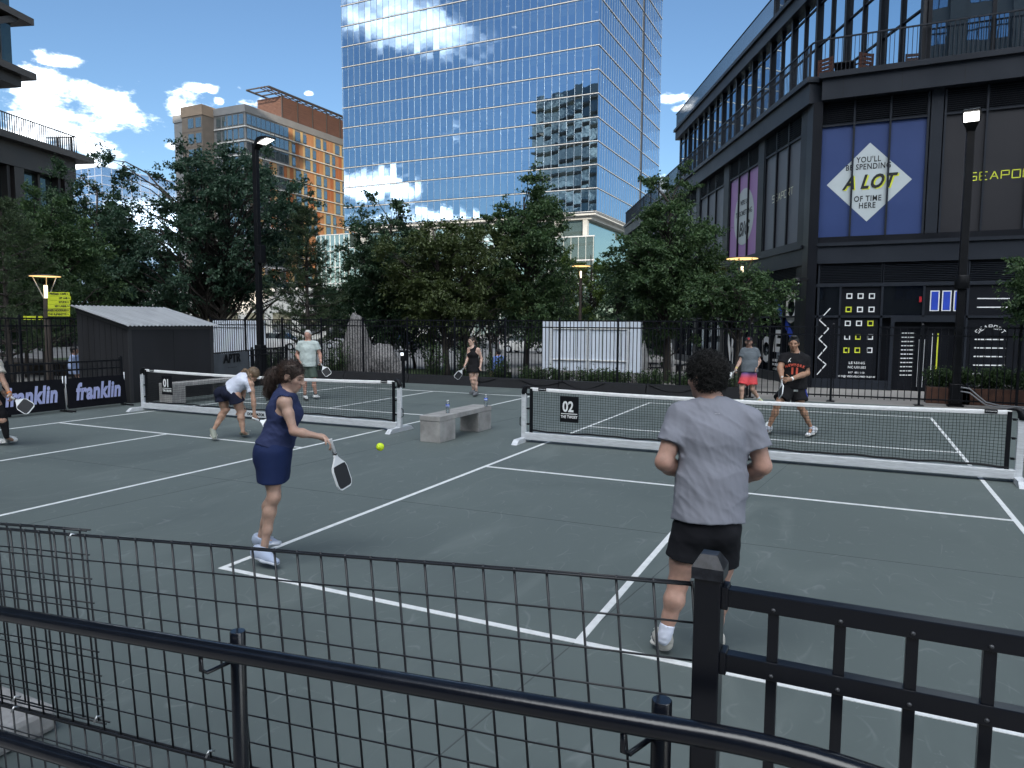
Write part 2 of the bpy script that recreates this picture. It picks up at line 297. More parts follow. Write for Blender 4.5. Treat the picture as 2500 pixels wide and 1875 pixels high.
court = tag(MB().box(CX0, CX1, CY0, CY1, PZ+0.01, 0.0).build('court_surface', M['court']), kind='structure')
M['line'] = pm('white_line_paint', (0.74, 0.76, 0.77), 0.6, var=0.10, vs=14, detail=7)
def court_lines(cx):
    w = 0.0508
    def ln(x0, x1, y0, y1): MB().box(x0, x1, y0, y1, 0.0, 0.004).build('court_line', M['line'], court)
    for sx in (-1, 1):
        x = cx+sx*3.048; ln(x-w/2, x+w/2, -6.706-w/2, 6.706+w/2)
    for sy in (-1, 1):
        ln(cx-3.048+w/2, cx+3.048-w/2, sy*6.706-w/2, sy*6.706+w/2); ln(cx-3.048+w/2, cx+3.048-w/2, sy*2.134-w/2, sy*2.134+w/2)
        y0, y1 = sorted((sy*(2.134+w/2), sy*(6.706-w/2))); ln(cx-w/2, cx+w/2, y0, y1)
court_lines(0.0); court_lines(-9.35)
M['seam'] = pm('court_joint', (0.070, 0.083, 0.085), 0.8)
for a, b in (((-0.3, -9.3), (1.7, 8.9)), ((5.2, -9.3), (6.6, 8.9)), ((-6.0, -9.3), (-4.2, 8.9)), ((-14.6, -4.6), (9.0, -3.9)), ((-14.6, 3.6), (9.0, 4.3))):
    MB().bar((*a, 0.0005), (*b, 0.0005), 0.007, 0.002).build('court_joint', M['seam'], court)
# rubber-faced kerb blocks along the back of the court
kx = np.linspace(-19.5, -1.05, 8)
for i in range(7):
    k = MB(); y0 = 8.72; x0, x1 = kx[i]+0.012, kx[i+1]-0.012
    k.add([(x0, y0, 0), (x1, y0, 0), (x1, y0+0.1, 0.27), (x0, y0+0.1, 0.27), (x0, y0+0.42, 0), (x1, y0+0.42, 0), (x1, y0+0.42, 0.27), (x0, y0+0.42, 0.27)], [(0,1,2,3),(3,2,6,7),(1,5,6,2),(4,0,3,7),(5,4,7,6),(0,4,5,1)])
    o = k.build('kerb_block', M['rubber']); tag(o, ['dark rubber kerb block at far left behind the shed', 'dark rubber kerb block beside the tall lamp post', 'dark rubber kerb block below the standing stone', 'dark rubber kerb block right of the standing stone', 'dark rubber kerb block behind the woman in black dress', 'dark rubber kerb block below the white board back', 'dark rubber kerb block next to the gate fence'][i], 'kerb', 'kerb blocks along the back of the court')
# planting bed behind the kerb, right-hand pavement, ramp under the camera
tag(MB().box(-40, -1.1, 9.17, 11.6, PZ+0.01, 0.03).build('planting_bed', M['soil']), kind='structure')
M['pave'] = pm('concrete_pavement', (0.27, 0.26, 0.25), 0.85, var=0.15, vs=0.9, bump=0.15, bs=30, detail=8)
pv = MB().box(-1.1, 60, 9.05, 30, PZ+0.01, -0.012).build('pavement', M['pave']); tag(pv, kind='structure')
pv2 = MB().prism([(-1.1, 9.3), (-1.1, 30), (-16, 48), (-20, 47), (-4.5, 11.6)], PZ+0.012, -0.03).build('side_pavement', M['pave']); tag(pv2, kind='structure')
rp = MB(); rp.add([(-8, -14, -0.2), (8, -14, 0.45), (8, -9.47, 0.45), (-8, -9.47, -0.2), (-8, -14, PZ), (8, -14, PZ), (8, -9.47, PZ), (-8, -9.47, PZ)], [(0,1,2,3),(7,6,5,4),(4,5,1,0),(5,6,2,1),(6,7,3,2),(7,4,0,3)])
tag(rp.build('ramp', M['pave']), kind='structure')
M['asphalt'] = pm('street_asphalt', (0.06, 0.06, 0.062), 0.9, var=0.2, vs=1, bump=0.2, bs=30)
tag(MB().box(-160, 60, 50, 64, PZ, PZ+0.006).build('road', M['asphalt']), kind='structure')
tag(MB().box(-114, -104, 64, 300, PZ, PZ+0.005).build('side_road', M['asphalt']), kind='structure')
M['grass'] = pm('lawn', (0.05, 0.085, 0.025), 0.9, var=0.3, vs=1.5, bump=0.5, bs=60)
tag(MB().box(-40, -12.0, 11.6, 17.5, PZ+0.012, -0.2).build('lawn', M['grass']), kind='structure')

# ================================================================== GLASS TOWER
def glass_tower():
    X0, X1, Y0, Y1 = -99.4, -41.9, 116.0, 161.0
    zb = float(onv(1448, 515, (X1, Y0), (X0, Y0))[2]); fh = 4.2; nf = 15
    t = thing('glass_tower', 'tall blue mirror-glass office tower with thin white floor lines', 'building', (X1, Y0, PZ))
    G = glassm('tower_glass', 0.66, (0.03, 0.045, 0.06), (0.62, 0.80, 1.0), transp=0.72, rough=0.015, bump=0.07, bs=0.5)
    edge = pm('tower_floor_edge', (0.60, 0.61, 0.62), 0.4, metal=0.3); dark = pm('tower_mullion', (0.10, 0.13, 0.17), 0.4, metal=0.4)
    core = pm('tower_core', (0.22, 0.25, 0.27), 0.8); ceil = pm('tower_ceiling', (0.55, 0.56, 0.55), 0.8); blind = pm('roller_blind', (0.36, 0.40, 0.37), 0.8, rnd=0.2); lightm = pm('office_light', (1, 0.97, 0.9), 0.5, emit=0.3)
    nx, ny = 38, 30; px = (X1-X0)/nx; py = (Y1-Y0)/ny
    fr = MB().quad((0.03, 0, 0.12), (px-0.03, 0, 0.12), (px-0.03, 0, fh-0.2), (0.03, 0, fh-0.2)).mesh('pane', G)
    sd = MB().quad((0, 0.03, 0.12), (0, py-0.03, 0.12), (0, py-0.03, fh-0.2), (0, 0.03, fh-0.2)).mesh('pane', G)
    rest = MB(); cnt = 0; r = random.Random(5)
    def put(me, x, y, z, axis):
        nonlocal cnt
        a = r.gauss(0, 0.0032); b = r.gauss(0, 0.0028)
        Mx = T(x, y, z) @ Matrix.Rotation(a, 4, 'Z') @ Matrix.Rotation(b, 4, axis)
        if cnt < 300: piece('pane', me, t, Mx); cnt += 1
        else:
            rest.M = Mx; rest.add([tuple(v.co) for v in me.vertices], [(0, 1, 2, 3)]); rest.M = None
    for i in range(nx-1, -1, -1):
        for k in range(nf): put(fr, X0+i*px, Y0, zb+k*fh, 'X')
    for k in range(nf):
        for j in range(ny): put(sd, X1, Y0+j*py, zb+k*fh, 'Y')
    o = rest.build('pane', G, t); o['kind'] = 'stuff'
    for k in range(nf+1):
        z = zb+k*fh
        MB().box(X0-0.1, X1+0.16, Y0-0.16, Y0+0.05, z-0.12, z-0.02).build('floor_edge', edge, t)
        MB().box(X1-0.05, X1+0.16, Y0+0.05, Y1, z-0.12, z-0.02).build('floor_edge', edge, t)
        MB().box(X0-0.05, X1+0.07, Y0-0.07, Y0+0.04, z-0.20, z-0.121).build('floor_reveal', dark, t)
        MB().box(X1-0.04, X1+0.07, Y0+0.04, Y1, z-0.20, z-0.121).build('floor_reveal', dark, t)
        MB().box(X0+0.3, X1-0.3, Y0+0.3, Y1-0.3, z-0.6, z-0.02).build('floor_slab', ceil, t)
    for i in range(nx+1): MB().box(X0+i*px-0.028, X0+i*px+0.028, Y0-0.05, Y0+0.03, zb, zb+nf*fh-0.2).build('mullion', dark, t)
    for j in range(1, ny+1): MB().box(X1-0.03, X1+0.05, Y0+j*py-0.028, Y0+j*py+0.028, zb, zb+nf*fh-0.2).build('mullion', dark, t)
    MB().box(X1-0.02, X1+0.22, 144.9, 145.6, zb-2, zb+nf*fh).build('dark_recess', pm('tower_recess', (0.012, 0.014, 0.02), 0.5), t)
    MB().box(X0+10, X1-10, Y0+9, Y1-9, PZ, zb+nf*fh).build('core', core, t)
    MB().box(X0+0.05, X0+0.3, Y0+0.2, Y1-0.2, zb, zb+nf*fh).build('west_wall', glassm('tower_side_glass', 0.6, (0.05, 0.08, 0.1)), t)
    bl = MB(); lt = MB(); cl = MB()
    for k in range(nf):
        z = zb+k*fh
        for i in range(nx):
            if r.random() < 0.62:
                h = r.choice((0.7, 1.0, 1.5, 2.4, 3.2)); bl.quad((X0+i*px+0.08, Y0+0.25, z+3.4-h), (X0+(i+1)*px-0.08, Y0+0.25, z+3.4-h), (X0+(i+1)*px-0.08, Y0+0.25, z+3.4), (X0+i*px+0.08, Y0+0.25, z+3.4))
            if r.random() < 0.05: lt.box(X0+i*px+0.3, X0+i*px+1.1, Y0+2.2+r.random()*3, Y0+2.45+r.random()*3+0.2, z+fh-0.72, z+fh-0.66)
        for i in range(0, nx, 6): cl.box(X0+i*px+0.6, X0+i*px+1.3, Y0+2, Y0+2.7, z, z+fh-0.6)
    bl.build('roller_blinds', blind, t)['kind'] = 'stuff'; lt.build('office_lights', lightm, t)['kind'] = 'stuff'; cl.build('columns', core, t)['kind'] = 'stuff'
    # podium set back below the shaft
    pz1 = zb-0.2; pod = pm('tower_soffit', (0.42, 0.43, 0.42), 0.7)
    MB().box(X0+1.5, X1-1.5, Y0+1.5, Y1-2, pz1-1.0, pz1).build('soffit', pod, t)
    for i in range(10): MB().box(X0+3+i*5.7, X0+3.9+i*5.7, Y0+1.6, Y0+2.5, pz1-4.2, pz1-1.0).build('column', pod, t)
    G2 = glassm('podium_glass', 0.45, (0.10, 0.14, 0.14), (0.8, 0.95, 0.92), rough=0.03, bump=0.15, bs=0.5)
    MB().box(X0+2.6, X1-2.6, Y0+2.6, Y1-4, pz1-4.2, pz1-1.0).build('upper_lobby_wall', G2, t)
    MB().box(X0+0.5, X1-0.6, Y0+0.8, Y1-3, PZ, pz1-4.2).build('podium_wall', G2, t)
    for k in range(4): MB().box(X0+0.4, X1-0.5, Y0+0.66, Y0+0.82, pz1-4.3-k*4.4, pz1-4.1-k*4.4).build('podium_edge', edge, t)
    for i in range(0, 39): MB().box(X0+0.5+i*1.48-0.03, X0+0.5+i*1.48+0.03, Y0+0.7, Y0+0.81, PZ, pz1-4.3).build('podium_mullion', pod, t)
    a = thing('glass_annex', 'low pale green glass annex between orange hotel and mirror tower', 'building', (-103, 118, PZ))
    za = float(onv(850, 570, (0, 118), (1, 118))[2]); MB().box(-109, X0-0.2, 118, 140, PZ, za).build('wall', G2, a)
    for i in range(8): MB().box(-109+i*1.3-0.05, -109+i*1.3+0.05, 117.9, 118.05, PZ, za).build('mullion', edge, a)
    for k in range(6): MB().box(-109.05, X0-0.25, 117.85, 118.06, za-0.15-k*3.6, za-k*3.6).build('floor_edge', edge, a)
glass_tower()

# ================================================================== ORANGE-PANELLED HOTEL
def hotel():
    XF, YC = -120.0, 108.5; YE = 168.0; fh = 3.02; r = random.Random(3)
    zt = float(onv(613, 278, (XF, 0), (XF, 1))[2]); t = thing('hotel_building', 'tall hotel block clad in orange and yellow panels with pale floor lines', 'building', (XF, YC, PZ))
    brick = pm('taupe_brick', (0.155, 0.128, 0.105), 0.85, var=0.12, vs=0.6, bump=0.2, bs=3); grey = pm('grey_metal_panel', (0.20, 0.20, 0.20), 0.6, var=0.1, vs=0.3)
    slab = pm('pale_floor_edge', (0.62, 0.61, 0.58), 0.7); frm = pm('hotel_window_frame', (0.10, 0.11, 0.12), 0.5)
    G = glassm('hotel_glass', 0.35, (0.05, 0.075, 0.085), (0.8, 0.93, 1.0), rough=0.03, bump=0.12, bs=0.6)
    cols = [pm('orange_panel', (0.40, 0.19, 0.085), 0.55, var=0.08, vs=0.4), pm('yellow_panel', (0.47, 0.335, 0.16), 0.55, var=0.08, vs=0.4), pm('rust_panel', (0.36, 0.12, 0.04), 0.55, var=0.08, vs=0.4), pm('tan_panel', (0.42, 0.26, 0.12), 0.55, var=0.08, vs=0.4)]
    MB().box(XF-22, XF, YC, YE, PZ, zt).build('wall', grey, t)
    MB().box(XF-22.2, XF+0.2, YC-0.2, YE, zt, zt+1.6).build('parapet', grey, t)
    wide = MB(); wide.box(0, 0.12, 0, 1.75, 0, 2.2); wide.mi = 1; wide.box(0.10, 0.13, 0.10, 1.20, 0.1, 2.1); wide.box(0.10, 0.13, 1.28, 1.66, 0.1, 2.1); wide = wide.mesh('window', [frm, G])
    nar = MB(); nar.box(0, 0.12, 0, 1.15, 0, 2.0); nar.mi = 1; nar.box(0.10, 0.13, 0.09, 1.06, 0.1, 1.9); nar = nar.mesh('window', [frm, G])
    strip = MB(); strip.box(0, 0.10, 0, 1.38, 0, 2.3); strip.mi = 1; strip.box(0.08, 0.115, 0.07, 1.31, 0.1, 2.2); strip = strip.mesh('window', [frm, G])
    pan = [MB() for _ in cols]; nfl = int((zt-PZ)/fh)
    for k in range(nfl):
        z = zt-(k+1)*fh
        MB().box(XF, XF+0.28, YC-0.02, YE, z-0.12, z+0.10).build('floor_edge', slab, t)
        if k % 2 == 0 or k < 2:
            for i in range(9): piece('window', strip, t, T(XF+0.002, YC+0.3+i*1.42, z+0.45))
        else:
            y = YC+0.4
            for i in range(6):
                if i in (0, 2, 4): piece('window', nar, t, T(XF+0.002, y+0.5, z+0.5)); w = 1.8
                else: w = 2.3; pan[2].box(XF, XF+0.06, y+0.1, y+1.0, z+0.12, z+fh-0.14); pan[3].box(XF, XF+0.06, y+1.05, y+w, z+0.12, z+fh-0.14)
                y += w+0.2
        y = YC+13.4; q = (k*3) % 5
        while y < YE-3:
            a, b = (0, 1) if r.random() < 0.7 else (2, 1)
            if q % 2 == 0:
                pan[a].box(XF, XF+0.07, y, y+1.25, z+0.12, z+fh-0.14); pan[b].box(XF, XF+0.05, y+1.27, y+1.95, z+0.12, z+fh-0.14)
                if y < 152: piece('window', wide, t, T(XF+0.002, y+2.0, z+0.35))
                y += 3.9
            else:
                pan[b].box(XF, XF+0.07, y, y+0.75, z+0.12, z+fh-0.14)
                if y < 152: piece('window', nar, t, T(XF+0.002, y+0.85, z+0.4))
                pan[a].box(XF, XF+0.05, y+2.1, y+3.2, z+0.12, z+fh-0.14); y += 3.35
            q += 1
    for p, m in zip(pan, cols): p.build('facade_panels', m, t)['kind'] = 'stuff'
    # glazed corner returning to the street front, then the brick block
    for k in range(nfl):
        z = zt-(k+1)*fh
        MB().box(XF-9.2, XF+0.27, YC-0.28, YC, z-0.12, z+0.10).build('floor_edge', slab, t)
        for i in range(5): piece('window', strip, t, T(XF-1.75-i*1.7, YC-0.002, z+0.45) @ Matrix.Rotation(-math.pi/2, 4, 'Z'))
    bz = zt+1.9; BX0, BX1 = -135.7, XF-9.4
    MB().box(BX0, BX1, YC-3.2, YC+16, PZ, bz-2.2).build('brick_block', brick, t); MB().box(BX0-0.15, BX1+0.15, YC-3.35, YC+16, bz-2.2, bz).build('brick_cornice', pm('brown_cornice', (0.24, 0.18, 0.13), 0.8, var=0.1, vs=0.3), t)
    for k in range(nfl):
        z = bz-2.2-(k+1)*3.35
        if z < 3: break
        for i in range(2):
            Mx = T(BX1-2.0-i*2.35, YC-3.2+0.06, z+0.7) @ Matrix.Rotation(-math.pi/2, 4, 'Z'); piece('window', wide, t, Mx)
        MB().box(BX0-0.02, BX1+0.02, YC-3.24, YC-3.2, z-0.02, z+0.10).build('brick_course', slab if False else pm('dark_course', (0.13, 0.10, 0.085), 0.8) if k == 0 else bpy.data.materials['dark_course'], t)
    # timber-screened roof plant with an open steel canopy frame
    wood = pm('cedar_slat', (0.16, 0.082, 0.060), 0.7, var=0.25, vs=1.2, rnd=0.12, stretch=(1, 0.2, 6)); steel = pm('dark_roof_steel', (0.05, 0.045, 0.042), 0.5)
    y0, y1, zz = 121.0, YE, zt+1.6; n = 9; dy = (y1-y0)/n; ph = 5.4
    pn = MB()
    for s in range(18): pn.box(0, 0.10, 0.12, dy-0.12, s*0.30, s*0.30+0.24)
    pn = pn.mesh('timber_screen', wood); pf = MB()
    for s in range(18): pf.box(-7.5, 0, 0, 0.10, s*0.30, s*0.30+0.24)
    pf = pf.mesh('timber_screen', wood)
    for i in range(n): piece('timber_screen', pn, t, T(XF-1.2, y0+i*dy, zz))
    piece('timber_screen', pf, t, T(XF-1.2, y0, zz))
    MB().box(XF-8.6, XF-1.4, y0+0.2, y1, zz, zz+5.2).build('plant_room', steel, t)
    for i in range(n+1): MB().box(XF-1.2, XF-0.95, y0+i*dy-0.08, y0+i*dy+0.08, zz, zz+ph+0.4).build('screen_post', steel, t)
    for dx in (-0.3, -7.0): MB().box(XF+dx-0.15, XF+dx+0.15, y0-5, y1, zz+ph+0.4, zz+ph+0.75).build('canopy_beam', steel, t)
    for i in range(22): MB().box(XF-6.85, XF-0.45, y0-5+i*2.3-0.12, y0-5+i*2.3+0.12, zz+ph+0.45, zz+ph+0.7).build('canopy_rib', steel, t)
    for dx in (-1.6, -2.6, -3.6): MB().box(XF+dx, XF+dx+0.3, y0-5, y1, zz+ph+0.72, zz+ph+0.80).build('canopy_slat', wood, t)
hotel()
def far_block():
    c = dep(247, 405, 330.0); t = thing('glass_office_block', 'distant low blue glass office block left of the orange hotel', 'building', (c[0], c[1], PZ))
    G = glassm('far_blue_glass', 0.55, (0.10, 0.17, 0.32), (0.7, 0.85, 1.0), rough=0.05); w = pm('far_grid', (0.30, 0.36, 0.46), 0.5); z = c[2]
    MB().box(c[0]-24, c[0], c[1], c[1]+120, PZ, z).build('wall', G, t)
    for k in range(9): MB().box(c[0]-24.1, c[0]+0.12, c[1]-0.12, c[1]+120, z-0.4-k*4, z-k*4).build('floor_edge', w, t)
    for i in range(24): MB().box(c[0], c[0]+0.15, c[1]+i*5-0.12, c[1]+i*5+0.12, 30, z-0.05).build('mullion', w, t)
    for i in range(6): MB().box(c[0]-24+i*4.8, c[0]-23.75+i*4.8, c[1]-0.15, c[1], 30, z-0.05).build('mullion', w, t)
far_block()

# ================================================================== BRONZE BUILDING AT THE LEFT EDGE
def left_building():
    K = np.array([-64.8, 32.7]); e = np.array([0.30, -0.96]); e /= np.hypot(*e); n = np.array([-e[1], e[0]])*1.0   # e runs towards the camera, n points out to the street
    n = np.array([0.96, 0.30])/np.hypot(0.96, 0.30); U = lambda a, b: tuple(K+e*a+n*b)
    t = thing('bronze_building', 'dark bronze framed building with roof railing and braced overhanging upper floors', 'building', (K[0], K[1], PZ))
    br = pm('dark_bronze_panel', (0.020, 0.018, 0.018), 0.5, metal=0.3, var=0.15, vs=0.4); br2 = pm('bronze_ledge', (0.030, 0.027, 0.026), 0.5, metal=0.3)
    G = glassm('bronze_building_glass', 0.16, (0.012, 0.020, 0.020), (0.55, 0.66, 0.66), gr=0.4, rough=0.03, bump=0.35, bs=0.7)
    def pr(a0, a1, b0, b1, z0, z1, name, m): MB().prism([U(a0, b1), U(a0, b0), U(a1, b0), U(a1, b1)], z0, z1).build(name, m, t)
    zr = float(dep(165, 360, 66)[2])
    pr(0, 40, -30, -0.8, PZ, zr-3.0, 'glass_wall', G)
    pr(-0.6, 40, -30, 0.15, zr-3.0, zr-1.1, 'fascia', br); pr(-1.9, 40, -30, 1.1, zr-1.1, zr-0.55, 'cornice', br2)
    for i in range(7):
        a = -0.2+i*5.6; pr(a, a+1.0, -1.2, 0.1, PZ, zr-3.0, 'column', br); pr(a+1.2, a+1.5, -1.0, -0.15, PZ, zr-3.0, 'column', br)
        pr(a+3.2, a+3.45, -0.8, -0.5, PZ, zr-3.0, 'mullion', br)
        for z in (zr-7.5, zr-12): pr(a+1.5, a+5.6, -0.79, -0.45, z, z+0.55, 'transom', br)
    # roof railing
    for a in np.arange(-0.6, 24, 0.24): 
        p = U(a, 0.3); MB().box(p[0]-0.03, p[0]+0.03, p[1]-0.03, p[1]+0.03, zr-0.55, zr+1.1).build('baluster', br, t)
    for a in np.arange(0, 3.0, 0.24):
        p = U(-0.6, 0.3-a); MB().box(p[0]-0.03, p[0]+0.03, p[1]-0.03, p[1]+0.03, zr-0.55, zr+1.1).build('baluster', br, t)
    MB().bar((*U(-0.6, 0.3), zr+1.12), (*U(24, 0.3), zr+1.12), 0.09).build('top_rail', br, t); MB().bar((*U(-0.6, 0.3), zr+1.12), (*U(-0.6, -2.7), zr+1.12), 0.09).build('top_rail', br, t)
    # upper floors, overhanging, with ledges and diagonal braces
    A = 5.0; zs = float(dep(70, 262, 66)[2]); z1 = float(dep(75, 232, 66)[2]); z2 = float(dep(75, 112, 66)[2]); fh = z2-z1
    pr(A+2.6, 60, -28, -2.2, zr-0.5, zs, 'recessed_storey', G)
    pr(A+0.4, 60, -30, 0.3, zs, z1-0.3, 'overhang_base', br)
    for k in range(12):
        z = z1+k*fh
        pr(A+0.9, 60, -37, 0.0, z+0.25, z+fh-0.3, 'glass_storey', G); pr(A-0.5, 60, -37.5, 1.0, z-0.3, z+0.25, 'ledge', br2)
        for i in range(6): pr(A+2+i*3.2, A+2.1+i*3.2, 0.0, 0.08, z+0.25, z+fh-0.3, 'mullion', br)
        a0, a1 = (A+0.9, A+9) if k % 2 == 1 else (A+0.9, A+9)
        MB().bar((*U(a0, 0.45), z+fh-0.2), (*U(a1, 0.45), z-0.2+0.4), 0.5, 0.5).build('diagonal_brace', br, t)
        MB().bar((*U(a0+17, 0.45), z+fh-0.2), (*U(a1, 0.45), z+0.2), 0.5, 0.5).build('diagonal_brace', br, t)
left_building()

# ================================================================== STREET BLOCKS BEHIND THE CAMERA (mirrored in the glass, they shade the court)
def mirror_block(name, label, x0, x1, y0, y1, h, col, rows):
    t = thing(name, label, 'building', ((x0+x1)/2, (y0+y1)/2, PZ)); st = pm(name+'_stone', col, 0.8, var=0.15, vs=0.3); fr = pm(name+'_frame', (0.03, 0.03, 0.035), 0.5)
    G = glassm(name+'_glass', 0.4, (0.05, 0.08, 0.16), (0.7, 0.85, 1.0))
    MB().box(x0, x1, y0, y1-0.5, PZ, h).build('wall', st, t); w = MB(); f = MB(); p = MB(); nb = max(3, int((x1-x0)/5.0)); bw = (x1-x0)/nb; fh = h/rows
    for i in range(nb):
        for k in range(rows):
            a, b = x0+i*bw+0.9, x0+(i+1)*bw-0.9; z0, z1 = k*fh+0.9, (k+1)*fh-0.6
            w.box(a, b, y1-0.52, y1-0.45, z0, z1)
            for q in range(1, 4): f.box(a+(b-a)*q/4-0.05, a+(b-a)*q/4+0.05, y1-0.46, y1-0.36, z0, z1)
            f.box(a, b, y1-0.46, y1-0.36, (z0+z1)/2-0.05, (z0+z1)/2+0.05)
        p.box(x0+i*bw-0.6, x0+i*bw+0.6, y1-0.5, y1, PZ, h+0.6)
    w.build('windows', G, t)['kind'] = 'stuff'; f.build('window_bars', fr, t)['kind'] = 'stuff'; p.build('piers', st, t)['kind'] = 'stuff'
mirror_block('stone_block', 'grey stone block with gridded windows mirrored in the dark building upper glass', -6, 62, -86, -48, 44, (0.16, 0.155, 0.145), 12)
mirror_block('brick_office', 'brown office block mirrored low in the glass tower front', -62, -10, -88, -52, 42, (0.12, 0.09, 0.075), 12)
mirror_block('slab_office', 'dark slab office mirrored low at the left of the tower front', -125, -68, -80, -46, 46, (0.10, 0.10, 0.10), 14)
# ================================================================== DARK RETAIL BUILDING ON THE RIGHT
YF = 13.6; P0 = np.array([0.2, YF]); DV = np.array([-0.44, 0.90])/np.hypot(0.44, 0.90); NI = np.array([DV[1], -DV[0]])      # DV runs along the side street, NI points into the building
def FP(u, v):                                         # pixel -> (X, z) on the front wall
    p = onv(u, v, (0, YF), (1, YF)); return float(p[0]), float(p[2])
def SP(u, v):                                         # pixel -> (s, z) on the side wall
    p = onv(u, v, P0, P0+DV); return float((p[:2]-P0)@DV), float(p[2])
def SW(s, off): return tuple(P0+DV*s-NI*off)          # off > 0: out into the street
def right_building():
    t = thing('retail_building', 'black metal retail building with printed window panels and roof terrace', 'building', (4, 14, PZ))
    wall = pm('black_metal_panel', (0.0055, 0.0070, 0.0115), 0.45, var=0.15, vs=0.8, spec=0.25); trim = pm('charcoal_trim', (0.020, 0.0245, 0.034), 0.45, var=0.12, vs=1, spec=0.25); trim2 = trim
    vinyl = pm('dark_window_vinyl', (0.013, 0.013, 0.018), 0.5, var=0.08, vs=0.8); blue = pm('blue_window_vinyl', (0.022, 0.048, 0.165), 0.5, var=0.06, vs=1); grey = pm('grey_window_vinyl', (0.115, 0.13, 0.16), 0.5, var=0.05, vs=0.7); lilac = pm('lilac_window_vinyl', (0.36, 0.20, 0.46), 0.5, var=0.04)
    pale = pm('pale_print', (0.48, 0.54, 0.57), 0.5, var=0.03); ink = pm('ink_print', (0.015, 0.017, 0.02), 0.5); yel = pm('yellow_print', (0.72, 0.78, 0.06), 0.5); wht = pm('white_print', (0.80, 0.82, 0.84), 0.5, var=0.02); ultra = pm('ultramarine_print', (0.02, 0.065, 0.50), 0.5)
    Gd = glassm('dark_shop_glass', 0.14, (0.006, 0.007, 0.009), (0.8, 0.9, 1), rough=0.03); Gu = glassm('terrace_glass', 0.80, (0.02, 0.03, 0.05), (0.80, 0.92, 1.0), rough=0.012, bump=0.035, bs=0.9)
    XR = 26.0; Zs = dict(belt0=FP(1990, 645)[1], belt1=FP(1990, 603)[1], cor0=8.72, cor1=9.50)
    b0, b1, c0, c1 = Zs['belt0'], Zs['belt1'], Zs['cor0'], Zs['cor1']
    XL = 0.35
    def fb(x0, x1, z0, z1, o0, o1, name, m, parent=t): return MB().box(x0, x1, YF-o1, YF-o0, z0, z1).build(name, m, parent)
    def sb(s0, s1, z0, z1, o0, o1, name, m, parent=t): return MB().prism([SW(s0, o1), SW(s0, o0), SW(s1, o0), SW(s1, o1)], z0, z1).build(name, m, parent)
    # structural body, behind the cladding
    body = [SW(0, -0.32), SW(34, -0.32), SW(34, -20), (XR, 50), (XR, YF+0.32)]
    MB().prism([tuple(p) for p in reversed(body)], PZ, c0+0.2).build('wall', wall, t)
    # --- front: ground floor
    def louver(x0, x1, z0, z1, n, side=False):
        mb = MB(); 
        for i in range(n):
            z = z0+(z1-z0)*(i+0.5)/n; h = (z1-z0)/n*0.55
            if not side: mb.add([(x0, YF+0.10, z+h/2), (x1, YF+0.10, z+h/2), (x1, YF-0.03, z-h/2), (x0, YF-0.03, z-h/2), (x0, YF+0.10, z+h/2-0.012), (x1, YF+0.10, z+h/2-0.012), (x1, YF-0.03, z-h/2-0.012), (x0, YF-0.03, z-h/2-0.012)], [(3,2,1,0),(4,5,6,7),(7,6,2,3)])
            else:
                a, b, c, d = SW(x0, -0.10), SW(x1, -0.10), SW(x1, 0.03), SW(x0, 0.03)
                mb.add([(*a, z+h/2), (*b, z+h/2), (*c, z-h/2), (*d, z-h/2), (*a, z+h/2-0.012), (*b, z+h/2-0.012), (*c, z-h/2-0.012), (*d, z-h/2-0.012)], [(0,1,2,3),(7,6,5,4),(3,2,6,7)])
        mb.build('louver', trim2 if side else trim, t)
    lz0, lz1 = FP(2070, 692)[1], b0
    fb(XL, XR, b0, b1, 0.02, 0.10, 'belt_course', trim); fb(XL, XR, b1, b1+0.10, 0.02, 0.16, 'belt_ledge', trim)
    for x0, x1 in ((XL+0.12, FP(2152, 670)[0]), (FP(2158, 670)[0], 4.35), (4.43, 6.6), (6.7, 9.0)):
        louver(x0, x1, lz0, lz1, 12); fb(x0-0.05, x0, lz0, lz1, -0.1, 0.05, 'louver_frame', trim); fb(x1, x1+0.05, lz0, lz1, -0.1, 0.05, 'louver_frame', trim)
    fb(XL, XR, lz0-0.10, lz0, -0.05, 0.06, 'transom', trim)
    zt1 = FP(2100, 770)[1]; xs = [XL+0.1, FP(2052, 720)[0], FP(2154, 720)[0], FP(2256, 720)[0], 4.42, 6.6, 9.0]
    zw = lz0-0.10
    pan = [Gd, vinyl, Gd, vinyl, vinyl, vinyl]
    for i in range(6):
        fb(xs[i]+0.03, xs[i+1]-0.03, zt1, zw, -0.06, 0.0, 'upper_panel' if pan[i] is not Gd else 'fanlight', wall if pan[i] is not Gd else Gd)
        fb(xs[i]-0.03, xs[i]+0.03, 0.0, zw, -0.06, 0.05, 'mullion', trim)
    fb(XL, XR, zt1-0.07, zt1, -0.05, 0.05, 'transom', trim)
    dx0, dx1 = FP(2180, 860)[0], FP(2340, 860)[0]
    for a, b in ((xs[0], xs[1]), (xs[1], xs[2]-0.05), (4.42, 6.6), (6.6, 9.0)): fb(a+0.03, b-0.03, 0.28, zt1-0.07, -0.06, 0.0, 'lower_panel', wall)
    fb(XL, dx0-0.08, -0.012, 0.28, -0.05, 0.06, 'plinth', trim); fb(dx1+0.08, XR, -0.012, 0.28, -0.05, 0.06, 'plinth', trim)
    zd = FP(2250, 786)[1]
    fb(dx0-0.10, dx0, -0.01, zd+0.15, -0.05, 0.09, 'door_frame', trim); fb(dx1, dx1+0.10, -0.01, zd+0.15, -0.05, 0.09, 'door_frame', trim); fb(dx0, dx1, zd, zd+0.15, -0.05, 0.09, 'door_frame', trim)
    xm = (dx0+dx1)/2
    for a, b in ((dx0+0.02, xm-0.01), (xm+0.01, dx1-0.02)):
        d = fb(a, b, 0.02, zd-0.02, -0.20, -0.14, 'door', wall)
